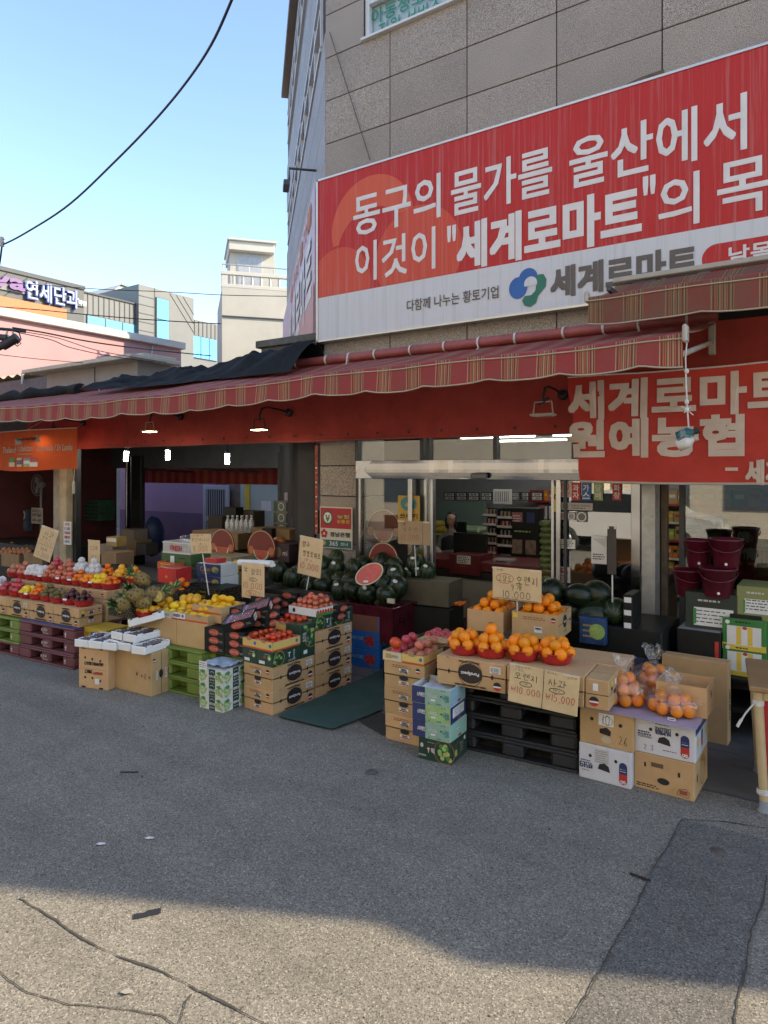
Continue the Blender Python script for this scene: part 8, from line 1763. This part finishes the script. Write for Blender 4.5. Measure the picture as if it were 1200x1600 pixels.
psign('snack_display', 'dark snack stand with two brown packs beside the racks', 803, 793, 845, 895, 9.3, BLACKC, lambda p, w, h, M: (p.rect(-w*.25, h*.36, w*.4, h*.15, P('pack_rose', (.36,.12,.12), .5), M), p.rect(w*.25, h*.36, w*.3, h*.16, NAVY, M), lines(p, -w*.25, h*.38, w*.3, 3, h*.04, WHITE, M, h*.015), p.rect(-w*.25, -h*.10, w*.38, h*.22, P('pack_brown', (.24,.17,.12), .4, .5, 14), M), p.rect(w*.25, -h*.10, w*.38, h*.22, MATS['pack_brown'], M), lines(p, 0, h*.14, w*.7, 1, .02, LIME, M, .02)), 'stand', .25)
t = thing('snack_strip', 'hanging strip of green snack bags inside the door', 'snack strip', onY(855, 865, 8.2)); q = MB(); q.box((0,.03,0), (.02,.01,1.3), INK); q.build('strip', t); q = MB(); q.ell((0,0,0), (.095,.03,.045), P('bag_green', (.13,.19,.06), .3, .45, 18), 10, 6); bgm = q.build('snack_bag', mesh_only=True)
for k in range(12): inst('snack_bag', bgm, (RN.uniform(-.02,.02), -.01, -.45+.075*k), (rad(RN.uniform(-20,20)), 0, 0), 1, t)
for k in range(7): 
    t = thing('rice_sack', 'green sack in the low pile behind the cashier' if k % 2 else 'yellow sack in the low pile behind the cashier', 'sack', onY(665+18*(k % 3)+30*(k % 2), 845-9*(k//2), 10.6), 0, 'sacks behind the cashier'); q = MB(); q.box((0,0,0), (.62,.4,.11), P('sack_green', (.30,.42,.25), .6, .1) if k % 2 else P('sack_yellow', (.45,.36,.07), .6, .1), .04); q.build('sack', t)
# gondola shelves deeper in the shop (right half)
def gondola(lab, x0, x1, y, z1, nsh, cols, seed):
    t = thing('goods_shelf', lab, 'shelf', ((x0+x1)/2, y, 0)); r = random.Random(seed); w_ = x1-x0
    q = MB(); q.box((0, .22, z1/2), (w_, .03, z1), P('shelf_grey', (.30,.30,.31), .6)); q.build('back', t)
    for k in range(nsh):
        z = .12+(z1-.1)*k/nsh; q = MB(); q.box((0, .02, z), (w_, .40, .02), MATS['shelf_grey']); q.box((0, -.19, z+.005), (w_, .012, .035), RED if k % 2 else WHITE); s_ = q.build('shelf', t); pk_ = MB(); x = -w_/2
        while x < w_/2-.05:
            bw = r.uniform(.07, .20); bh = (z1-.1)/nsh*r.uniform(.55, .85); m = r.choice(cols); n_ = r.randint(1, 3)
            for j in range(n_):
                if x+bw > w_/2: x += .03; break
                pk_.box((x+bw/2, -.05, z+.012+bh/2), (bw-.008, .22, bh), m, .006); pk_.rect(x+bw/2, z+.012+bh*.6, bw*.6, bh*.25, r.choice((WHITE, YEL, RED, INK)), AT(0,-.1625,0) @ FRONT); x += bw
        stuff(pk_.build('packets', s_))
    return t
CL = [RED, YEL, GREEN, LIME, NAVY, BLUE, WHITE, ORANGE_P, BRN_INK, KRAFT, GOLD, P('pack_pink', (.50,.16,.22), .5)]
gondola('shelf of colourful snack packets behind the right hand glass, nearest one', -1.2, 1.6, 8.0, 1.75, 5, CL, 3)
gondola('long shelf of packets deeper behind the right hand glass', -1.6, 3.5, 10.2, 2.0, 6, CL, 4); gondola('tall shelf of packets at the very back of the market', -4.9, 4.5, 12.3, 1.9, 6, CL, 5)
for k, (u0, v0, u1, v1, m, s_, wc_) in enumerate(((1092,808,1120,828,P('pack_olive', (.24,.30,.06), .5), '카스타드', WHITE), (1098,830,1128,846,MATS['pack_olive'], '카스타드', WHITE), (1125,803,1152,828,P('pack_darkred', (.20,.02,.025), .5), '情', WHITE), (1150,825,1180,850,MATS['pack_darkred'], '情', WHITE), (1158,850,1188,878,MATS['pack_darkred'], '情', WHITE))):
    psign('biscuit_box', ('upper olive biscuit box behind the right glass', 'lower olive biscuit box behind the right glass', 'upper dark red pie box behind the right glass', 'middle dark red pie box behind the right glass', 'lower dark red pie box behind the right glass')[k], u0, v0, u1, v1, 7.6, m, lambda p, w, h, M, s_=s_: (p.text(s_, -w*.05, 0, h*.4 if len(s_) > 1 else h*.7, WHITE, M, .001, w=None if len(s_) == 1 else w*.7, bold=.03), p.disc(w*.35, -h*.1, w*.12, h*.25, GOLD, M)), 'box', .15)
# ---- the cashier and a colleague at the counter
def person(label, loc, rz, top, joints, radii, edges, hair, glasses=False, vest=None, face_dir=-1, trousers=NAVY, holding=None):
    """one continuous skinned figure; joints in metres above the floor, seated or standing at the counter"""
    t = thing('person', label, 'person', loc, rz)
    me = bpy.data.meshes.new('body'); me.from_pydata(joints, edges, []); me.update()
    o = bpy.data.objects.new('body', me); COL.objects.link(o); o.parent = t
    md = o.modifiers.new('skin', 'SKIN'); md.use_smooth_shade = True
    sk = me.skin_vertices[0].data if me.skin_vertices else None
    if sk:
        for v, r in zip(sk, radii): v.radius = r if isinstance(r, tuple) else (r, r)
        sk[0].use_root = True
    sb_ = o.modifiers.new('sub', 'SUBSURF'); sb_.levels = 1; sb_.render_levels = 2
    me.materials.append(SKIN); return t, o
def head_on(t, c, hairmat, glasses, long_=True, turn=0, tiltx=0):
    M = Matrix.Translation(c) @ Matrix.Rotation(turn, 4, 'Z') @ Matrix.Rotation(tiltx, 4, 'X')
    q = MB()
    def hf(p):
        k = 1.0
        if p.z < 0: k *= 1-.16*p.z*p.z*(1 if p.y < 0.3 else 1.5)
        if p.y < -.9 and abs(p.x) < .2: k *= 1.02
        return k
    q.ell((0,0,0), (.073,.090,.112), SKIN, 22, 16, M, hf); q.add([(-.012,-.086,-.028),(.012,-.086,-.028),(.006,-.086,.018),(-.006,-.086,.018),(0,-.112,-.022)], [(0,1,4),(1,2,4),(2,3,4),(3,0,4)], SKIN, M, True)
    for sx in (-1, 1): q.ell((sx*.074,.008,-.008), (.010,.020,.030), SKIN, 8, 6, M)
    for sx in (-1, 1): q.ell((sx*.030,-.079,.010), (.014,.010,.008), WPAINT, 8, 6, M); q.ell((sx*.030,-.087,.010), (.006,.005,.006), INK, 6, 5, M)
    q.add([(-.022,-.086,-.058),(.022,-.086,-.058),(.016,-.087,-.066),(-.016,-.087,-.066)], [(3,2,1,0)], P('lip', (.36,.12,.11), .5), M); q.build('head', t)
    q = MB(); q.ell((0,.016,.022), (.084,.096,.110), hairmat, 22, 14, M, lambda p: 1.0 if (p.y > -.25 or p.z > .52) else .80)
    if long_: 
        q.ell((0,.055,-.075), (.080,.050,.115), hairmat, 16, 10, M)
        for sx in (-1, 1): q.ell((sx*.073,-.012,-.045), (.018,.040,.095), hairmat, 10, 8, M)
    q.build('hair', t)
    if glasses:
        q = MB()
        for sx in (-1, 1): q.tube([M @ Vector((sx*.030+.021*math.cos(a*.45), -.097, .008+.016*math.sin(a*.45))) for a in range(15)], .0022, INK, 5)
        q.tube([M @ Vector((-.009,-.098,.010)), M @ Vector((.009,-.098,.010))], .002, INK, 4)
        for sx in (-1, 1): q.tube([M @ Vector((sx*.050,-.096,.010)), M @ Vector((sx*.076,.0,.010))], .002, INK, 4)
        q.build('glasses', t)
def hand(t, c, rz_, flip=1):
    q = MB(); M = Matrix.Translation(c) @ Matrix.Rotation(rz_, 4, 'Z'); q.ell((0,-.04,0), (.040,.050,.016), SKIN, 12, 8, M)
    for k, (x, L) in enumerate(((-.028,.062),(-.010,.074),(.009,.070),(.027,.055))): q.tube([M @ Vector((x,-.075,.002)), M @ Vector((x*1.15,-.075-L*.5,.004)), M @ Vector((x*1.2,-.075-L*.85,-.006)), M @ Vector((x*1.2,-.075-L,-.014))], [.0090,.0085,.0078,.006], SKIN, 7)
    q.tube([M @ Vector((flip*.030,-.02,0)), M @ Vector((flip*.055,-.045,-.004)), M @ Vector((flip*.058,-.070,-.012))], [.012,.010,.007], SKIN, 7); q.build('hand', t)
def clothed(label, loc, rz, shirt, vest, glasses, long_, seat, arm_reach, trous):
    # pelvis, chest, neck, shoulders, elbows, wrists, hips, knees, ankles
    zp_ = .52 if seat else .93; zc_ = zp_+.34; zs = zp_+.50; zn = zp_+.58
    J = [(0,0,zp_),(0,-.01,zp_+.18),(0,-.02,zc_),(0,-.01,zs+.01),(0,-.02,zn+.05)]
    Rr = [(.14,.11),(.125,.095),(.14,.10),(.075,.07),(.045,.048)]; E = [(0,1),(1,2),(2,3),(3,4)]
    for sx in (-1, 1):
        b_ = len(J); rch = arm_reach[0 if sx < 0 else 1]
        J += [(sx*.165,0,zs-.03),(sx*.22,-.05,zs-.27),(sx*rch[0],rch[1],rch[2])]; Rr += [(.055,.055),(.042,.042),(.027,.024)]; E += [(3,b_),(b_,b_+1),(b_+1,b_+2)]
        b_ = len(J)
        if seat: J += [(sx*.10,-.05,zp_-.02),(sx*.12,-.42,zp_-.02),(sx*.12,-.40,.10),(sx*.12,-.52,.04)]
        else: J += [(sx*.095,0,zp_-.08),(sx*.10,-.02,.50),(sx*.10,0,.09),(sx*.10,-.12,.04)]
        Rr += [(.085,.085),(.058,.058),(.036,.036),(.03,.022)]; E += [(0,b_),(b_,b_+1),(b_+1,b_+2),(b_+2,b_+3)]
    t, o = person(label, loc, rz, shirt, J, Rr, E, None); o.data.materials[0] = shirt
    head_on(t, Vector((0, -.035, zn+.17)), HAIR, glasses, long_, 0, rad(-8)); 
    q = MB(); q.tube([(0,-.015,zn-.02),(0,-.022,zn+.10)], .046, SKIN, 12); q.build('neck', t)
    for i, sx in enumerate((-1, 1)):
        rch = arm_reach[i]; el = Vector((sx*.22,-.05,zs-.27)); wr = Vector(rch); q = MB(); q.tube([el.lerp(wr,.05), el.lerp(wr,.5), wr], [.044,.038,.030], SKIN, 12); q.build('forearm', t); d_ = wr-el; hand(t, wr, math.atan2(d_.x, -d_.y)*-1 if 0 else math.atan2(d_.y, d_.x)+rad(90), -sx)
    if vest: q = MB(); q.lathe([(.150,zp_+.02),(.152,zp_+.2),(.158,zc_),(.155,zs-.05),(.10,zs+.02)], vest, 20, Matrix.Diagonal((1.08,.80,1,1))); q.build('vest', t)
    return t
cz = .18
clothed('cashier with glasses and long black hair at the counter, looking down', (onY(706, 822, 9.2).x, 9.2, cz), rad(14), P('grey_shirt', (.20,.20,.21), .8, .1), P('dark_apron', (.02,.02,.025), .8, .1), True, True, True, [(-.20,-.33,.84),(.18,-.33,.84)], NAVY)
clothed('person in a white and yellow top reaching over the counter beside the cashier', (onY(676, 830, 8.95).x-.08, 8.95, .0), rad(25), P('white_top', (.55,.54,.50), .8, .08), P('yellow_apron', (.45,.38,.06), .7, .12), False, True, True, [(-.20,-.30,1.02),(.14,-.36,1.02)], NAVY)
psign('cashier_chair', 'black chair back just behind the cashier', 712, 815, 728, 845, 9.6, BLACKC, lambda p, w, h, M: None, 'chair', .06)

# ================================================================== clutter inside the passage and left shop
def pbx_(lab, u0, v0, u1, v1, y, m, d=.3, pr=None, opn=False, nm='carton', group=None): return goods(lab, nm, u0, v0, u1, v1, y, d, m, pr, opn, group)
def pr_tr(p, w, d, h): M = face('F', w, d, h); p.ring(0, 0, h*.26, h*.34, ARW, M); p.rect(-w*.36, 0, w*.2, h*.8, P('dim_leaf', (.05,.08,.04), .6, .4, 30), M, .0004); p.rect(w*.38, 0, w*.14, h*.8, INK, M, .0004)
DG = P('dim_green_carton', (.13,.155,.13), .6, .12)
for i, (u0, u1) in enumerate(((427, 452), (453, 476))):
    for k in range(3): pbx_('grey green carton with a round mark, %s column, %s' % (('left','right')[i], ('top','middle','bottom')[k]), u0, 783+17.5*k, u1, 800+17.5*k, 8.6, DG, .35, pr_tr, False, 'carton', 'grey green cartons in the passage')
pbx_('small lilac box on top of the grey green cartons', 444, 770, 459, 782, 8.7, P('box_lilac', (.34,.28,.33), .6)); pbx_('small blue box on top of the grey green cartons', 459.5, 770, 471, 782, 8.7, P('box_dim_blue', (.10,.16,.26), .6))
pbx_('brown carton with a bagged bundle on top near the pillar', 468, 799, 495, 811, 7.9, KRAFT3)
q = MB(); q.ell((0,0,0), (.17,.12,.08), P('dusty_film_bundle', (.30,.24,.20), .35, .3, 12), 18, 12, None, lambda p: 1+.25*noise.noise(p*2.6)); tag(q.build('film_bundle', None, onY(481, 794, 7.95)), 'crumpled film covered bundle on the brown carton near the pillar', 'bundle')
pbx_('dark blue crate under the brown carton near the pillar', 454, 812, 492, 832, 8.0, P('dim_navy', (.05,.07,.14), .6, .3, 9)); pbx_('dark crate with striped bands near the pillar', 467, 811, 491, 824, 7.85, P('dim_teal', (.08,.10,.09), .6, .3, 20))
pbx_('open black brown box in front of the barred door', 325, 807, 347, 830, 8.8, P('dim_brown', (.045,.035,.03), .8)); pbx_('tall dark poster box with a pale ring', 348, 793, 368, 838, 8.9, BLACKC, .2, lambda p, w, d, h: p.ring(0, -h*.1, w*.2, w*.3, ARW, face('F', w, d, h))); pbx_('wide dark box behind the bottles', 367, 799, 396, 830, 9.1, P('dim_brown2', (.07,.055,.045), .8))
q = MB(); q.lathe([(0,0),(.045,0),(.048,.02),(.046,.10),(.048,.19),(.020,.25),(.018,.28),(0,.28)], film('bottle_clear', (.80,.86,.90), .15, .05, .25), 12); q.lathe([(.020,.28),(.020,.30),(0,.30)], WHITE, 10); btl = q.build('bottle', mesh_only=True)
for k in range(12): tag(inst('water_bottle', btl, onY(356+7.4*(k % 6), 833, 8.2+.12*(k//6))), 'clear water bottle before the mint panel', 'bottle', 'water bottles in the passage')
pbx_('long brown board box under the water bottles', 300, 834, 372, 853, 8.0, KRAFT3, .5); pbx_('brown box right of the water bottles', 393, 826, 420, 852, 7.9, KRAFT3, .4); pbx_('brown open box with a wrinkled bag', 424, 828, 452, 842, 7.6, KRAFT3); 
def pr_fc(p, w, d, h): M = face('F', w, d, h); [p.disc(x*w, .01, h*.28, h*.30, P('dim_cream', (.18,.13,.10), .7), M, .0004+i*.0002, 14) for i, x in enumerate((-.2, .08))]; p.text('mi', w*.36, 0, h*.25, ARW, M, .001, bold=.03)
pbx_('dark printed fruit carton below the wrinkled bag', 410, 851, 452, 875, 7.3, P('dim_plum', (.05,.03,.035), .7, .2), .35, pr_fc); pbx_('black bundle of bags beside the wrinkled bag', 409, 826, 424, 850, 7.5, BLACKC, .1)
q = MB(); q.ell((0,0,0), (.11,.08,.06), P('orange_bag', (.30,.10,.03), .4, .3, 20), 14, 9, None, lambda p: 1+.25*noise.noise(p*3)); tag(q.build('net_bag', None, onY(437, 845, 7.45)), 'dim orange net bag in the brown box', 'net bag')
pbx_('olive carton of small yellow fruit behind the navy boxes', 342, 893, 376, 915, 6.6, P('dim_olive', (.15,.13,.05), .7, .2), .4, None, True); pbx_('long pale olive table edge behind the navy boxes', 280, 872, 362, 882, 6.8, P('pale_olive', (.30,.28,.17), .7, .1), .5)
for k in range(9): fruit('lemon', onY(350+9*(k % 3), 893-7*(k//3), 6.75+.06*(k//3)), .045, 'yellow melon in the dim olive carton behind the navy boxes', 'melons in the olive carton')
q = MB(); q.box((0,0,0), (2.1,.7,.78), BLACKC, .01); tag(q.build('dark_table', None, (-7.15, 7.0, .39)), 'dark covered table behind the navy mandarin boxes', 'table'); q = MB(); q.box((0,0,0), (3.4,1.0,.86), BLACKC, .01); tag(q.build('dark_table', None, (-8.3, 8.3, .43)), 'dark table across the middle of the passage', 'table')
q = MB(); q.box((0,0,0), (2.6,.8,.66), BLACKC, .01); tag(q.build('dark_table', None, (-8.7, 6.5, .33)), 'dark table under the green box and white crate', 'table')
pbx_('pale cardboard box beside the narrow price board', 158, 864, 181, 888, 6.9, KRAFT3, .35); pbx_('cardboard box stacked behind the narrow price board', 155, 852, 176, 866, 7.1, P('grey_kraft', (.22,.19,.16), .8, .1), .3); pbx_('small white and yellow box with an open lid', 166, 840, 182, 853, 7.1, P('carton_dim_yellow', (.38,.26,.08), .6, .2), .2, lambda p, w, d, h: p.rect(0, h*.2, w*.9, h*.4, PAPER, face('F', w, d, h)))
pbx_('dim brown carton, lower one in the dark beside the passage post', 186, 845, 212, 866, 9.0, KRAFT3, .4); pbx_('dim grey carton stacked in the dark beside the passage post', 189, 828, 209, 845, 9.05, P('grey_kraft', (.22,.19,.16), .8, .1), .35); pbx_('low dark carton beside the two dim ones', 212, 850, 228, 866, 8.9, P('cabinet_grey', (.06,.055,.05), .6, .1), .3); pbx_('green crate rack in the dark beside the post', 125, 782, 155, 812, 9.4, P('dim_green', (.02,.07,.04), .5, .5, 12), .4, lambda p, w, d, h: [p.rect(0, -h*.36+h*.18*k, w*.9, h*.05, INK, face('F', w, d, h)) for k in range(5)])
q = MB(); q.ell((0,0,0), (.22,.25,.45), P('cart_cover_blue', (.02,.04,.13), .5, .3, 5), 18, 12, None, lambda p: 1+.1*noise.noise(p*2)); q.box((.02,-.36,.1), (.10,.02,.14), PAPER); tag(q.build('blue_cart', None, onY(240, 838, 9.9)), 'blue covered hand cart standing by the lilac wall', 'cart')
# left shop: fan, onions, cabbages, cartons, notices
fn_ = thing('pedestal_fan', 'dusty pedestal fan in the dark left shop', 'fan', onY(62, 758, 8.0)); FG = P('fan_grey', (.16,.155,.15), .5, .2)
q = MB(); 
for r_ in (.06,.12,.18,.23): q.tube([(r_*math.cos(a*.2618), -.06-.02*(r_ < .2), r_*math.sin(a*.2618)) for a in range(25)], .005, FG, 4)
for k in range(20): a = k*.314; q.tube([(.05*math.cos(a), -.085, .05*math.sin(a)), (.23*math.cos(a), -.06, .23*math.sin(a))], .003, FG, 4)
q.build('guard', fn_); q = MB(); q.ell((0,.03,0), (.07,.10,.07), FG, 12, 8); q.build('motor', fn_)
for k in range(3): q = MB(); a = k*2.094; q.ell((0,0,0), (.085,.012,.06), FG, 10, 6, Matrix.Rotation(a, 4, 'Y') @ AT(.11,-.03,0)); q.build('blade', fn_)
q = MB(); q.tube([(0,.03,-.05),(0,.03,-1.1)], .025, FG, 8); q.build('stand', fn_)
psign('dark_notice', 'pale printed notice hanging inside the dark left shop', 49, 793, 67, 819, 7.9, P('dim_paper', (.30,.27,.25), .7), lambda p, w, h, M: (p.text('배달', 0, h*.05, h*.2, INK, M, .001, w=w*.8, bold=.03), lines(p, 0, h*.35, w*.8, 2, h*.1, INK, M, h*.05), p.text('주문', 0, -h*.3, h*.2, INK, M, .001, w=w*.8, bold=.03)), 'notice', .004); psign('blue_box_sign', 'dim blue printed panel left of the pale notice', 32, 796, 47, 830, 8.0, P('dim_blue', (.035,.06,.10), .6), lambda p, w, h, M: (p.ring(0, h*.25, w*.15, w*.25, ARW, M), p.rect(0, -h*.2, w*.7, h*.3, P('dim_blue2', (.07,.10,.15), .6), M)), 'sign', .1)
for k, (u0, u1) in enumerate(((2, 29), (37, 66))): pbx_('low %s kraft carton under the onions in the left shop' % ('left','right')[k], u0, 867, u1, 884, 6.9, KRAFT3, .4)
for k in range(22): fruit('onion', onY(4+(k*7) % 44, 863-4.0*(k//7), 6.95+.06*(k//7)), .055, 'brown onion heaped on the cartons of the left shop', 'onions in the left shop')
for k in range(3): t = tag(inst('cabbage', FR['onion'], onY(50+8*k, 858+3*k, 7.1), (0,0,k), .10), 'pale cabbage beside the onions in the left shop', 'cabbage', 'cabbages in the left shop'); t.data = round_mesh(P('cabbage_leaf', (.42,.45,.22), .6, .2, 9), .1, (1,.8,.8), None, None, 16, 10, .15) if k == 0 else bpy.data.objects['cabbage'].data
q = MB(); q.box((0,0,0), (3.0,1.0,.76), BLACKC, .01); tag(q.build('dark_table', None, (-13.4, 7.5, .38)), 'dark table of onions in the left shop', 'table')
hk = thing('hanging_remote', 'small clear pouch with a remote hanging on the rail of the left post', 'pouch', onY(115, 762, 6.75)); q = MB(); q.box((0,0,0), (.07,.03,.22), P('pouch_grey', (.30,.32,.30), .3, .4, 30), .012); q.build('pouch', hk); q = MB(); q.tube([(0,0,.11),(0,.02,.36)], .006, ROPE, 4); q.build('cord', hk)
# ================================================================== litter on the road
q = MB(); M_ = Matrix.Identity(4); a, b2 = onZ(208,1434,0), onZ(252,1424,0); mid = (a+b2)/2; ang = math.atan2((b2-a).y, (b2-a).x); L_ = (b2-a).length
q.poly([(-L_/2,-.022),(L_/2-.004,-.024),(L_/2,.022),(-.0,.024),(-.012,.014),(-L_/2+.004,.020)], P('black_tape', (.02,.02,.022), .5, .2), None, .0); o = q.build('tape_scrap', None, (mid.x, mid.y, .006), (0,0,ang)); tag(o, 'torn scrap of black tape on the sunlit road', 'tape')
for (u, v, lab, m) in ((158,1318,'small white paper scrap on the shaded road', PAPER), (234,1309,'tiny pale scrap on the shaded road near the white one', PAPER), (199,1549,'pale flattened gum like scrap on the sunlit road', P('gum_grey', (.32,.30,.27), .8))):
    q = MB(); q.poly([(-.03,-.01),(.0,-.014),(.028,.0),(.02,.012),(-.015,.013)], m, None, 0); o = q.build('paper_scrap', None, onZ(u, v, .010), (0,0,.4)); tag(o, lab, 'scrap')
q = MB(); q.box((0,0,0), (.11,.016,.004), BLACKM); tag(q.build('metal_strip', None, onZ(1000, 1370, .010), (0,0,rad(-5))), 'short dark metal strip beside the asphalt patch', 'strip')
q = MB(); q.box((0,0,0), (.13,.012,.004), BLACKM); tag(q.build('metal_strip', None, onZ(202, 1206, .008), (0,0,rad(35))), 'short dark strip on the road left of centre', 'strip')
for (u, v, lab) in ((581,1206,'small round iron cover in the road before the green mat'), (1122,1330,'small round iron cover in the dark asphalt patch')):
    q = MB(); q.lathe([(0,.003),(.042,.003),(.046,.0)], P('rusty_iron', (.10,.085,.07), .8, .3, 30), 16); tag(q.build('valve_cover', None, onZ(u, v, .006)), lab, 'cover')
r = random.Random(5); q = MB()
for k in range(260):
    x, y = r.uniform(-6, 1.2), r.uniform(1.5, 5); s_ = r.uniform(.003, .008); q.ell((x, y, s_*.3), (s_, s_*.8, s_*.5), (P('pebble_pale', (.30,.28,.25), .9), P('pebble_dark', (.07,.065,.06), .9))[k % 2], 6, 4)
stuff(q.build('grit'))
# ------------------------------------------------------------------ give alike fruit labels of their own, counted from the left as seen from the street
ORD = 'first second third fourth fifth sixth seventh eighth ninth tenth eleventh twelfth thirteenth fourteenth fifteenth sixteenth seventeenth eighteenth nineteenth twentieth twenty-first twenty-second twenty-third twenty-fourth twenty-fifth twenty-sixth twenty-seventh twenty-eighth twenty-ninth thirtieth'.split()
bpy.context.view_layer.update(); dgr = bpy.context.evaluated_depsgraph_get()
same = {}
for o in SC.objects:
    if o.get('group') and o.get('label'): same.setdefault((o['label'], o['group']), []).append(o)
eye = Vector((0, 0, CAMH))
for (lab, g), obs in same.items():
    if len(obs) < 2 or len(lab.split()) > 12 or 'light' in lab: continue
    seen = []
    for o in obs:
        c = o.matrix_world.translation; d = (c-eye).normalized(); st = eye.copy(); hit = None
        for _ in range(6):
            ok, p, n_, i_, ob, m_ = SC.ray_cast(dgr, st, d)
            if not ok: break
            if ob.name.split('.')[0] in ('bag_film', 'film', 'glass_pane'): st = p+d*.002; continue
            hit = ob; break
        while hit is not None and hit.parent is not None and hit != o: hit = hit.parent
        if hit == o: seen.append(o)
    seen.sort(key=lambda o: (lambda c: (CY*c.x+SY*c.y)/(CY*c.y-SY*c.x))(o.matrix_world.translation))
    for k, o in enumerate(seen):
        if len(seen) <= len(ORD): o['label'] = '%s from the left, %s' % (ORD[k], lab)
    for o in obs:
        if o not in seen and len(lab.split()) <= 13: o['label'] = 'mostly hidden '+lab
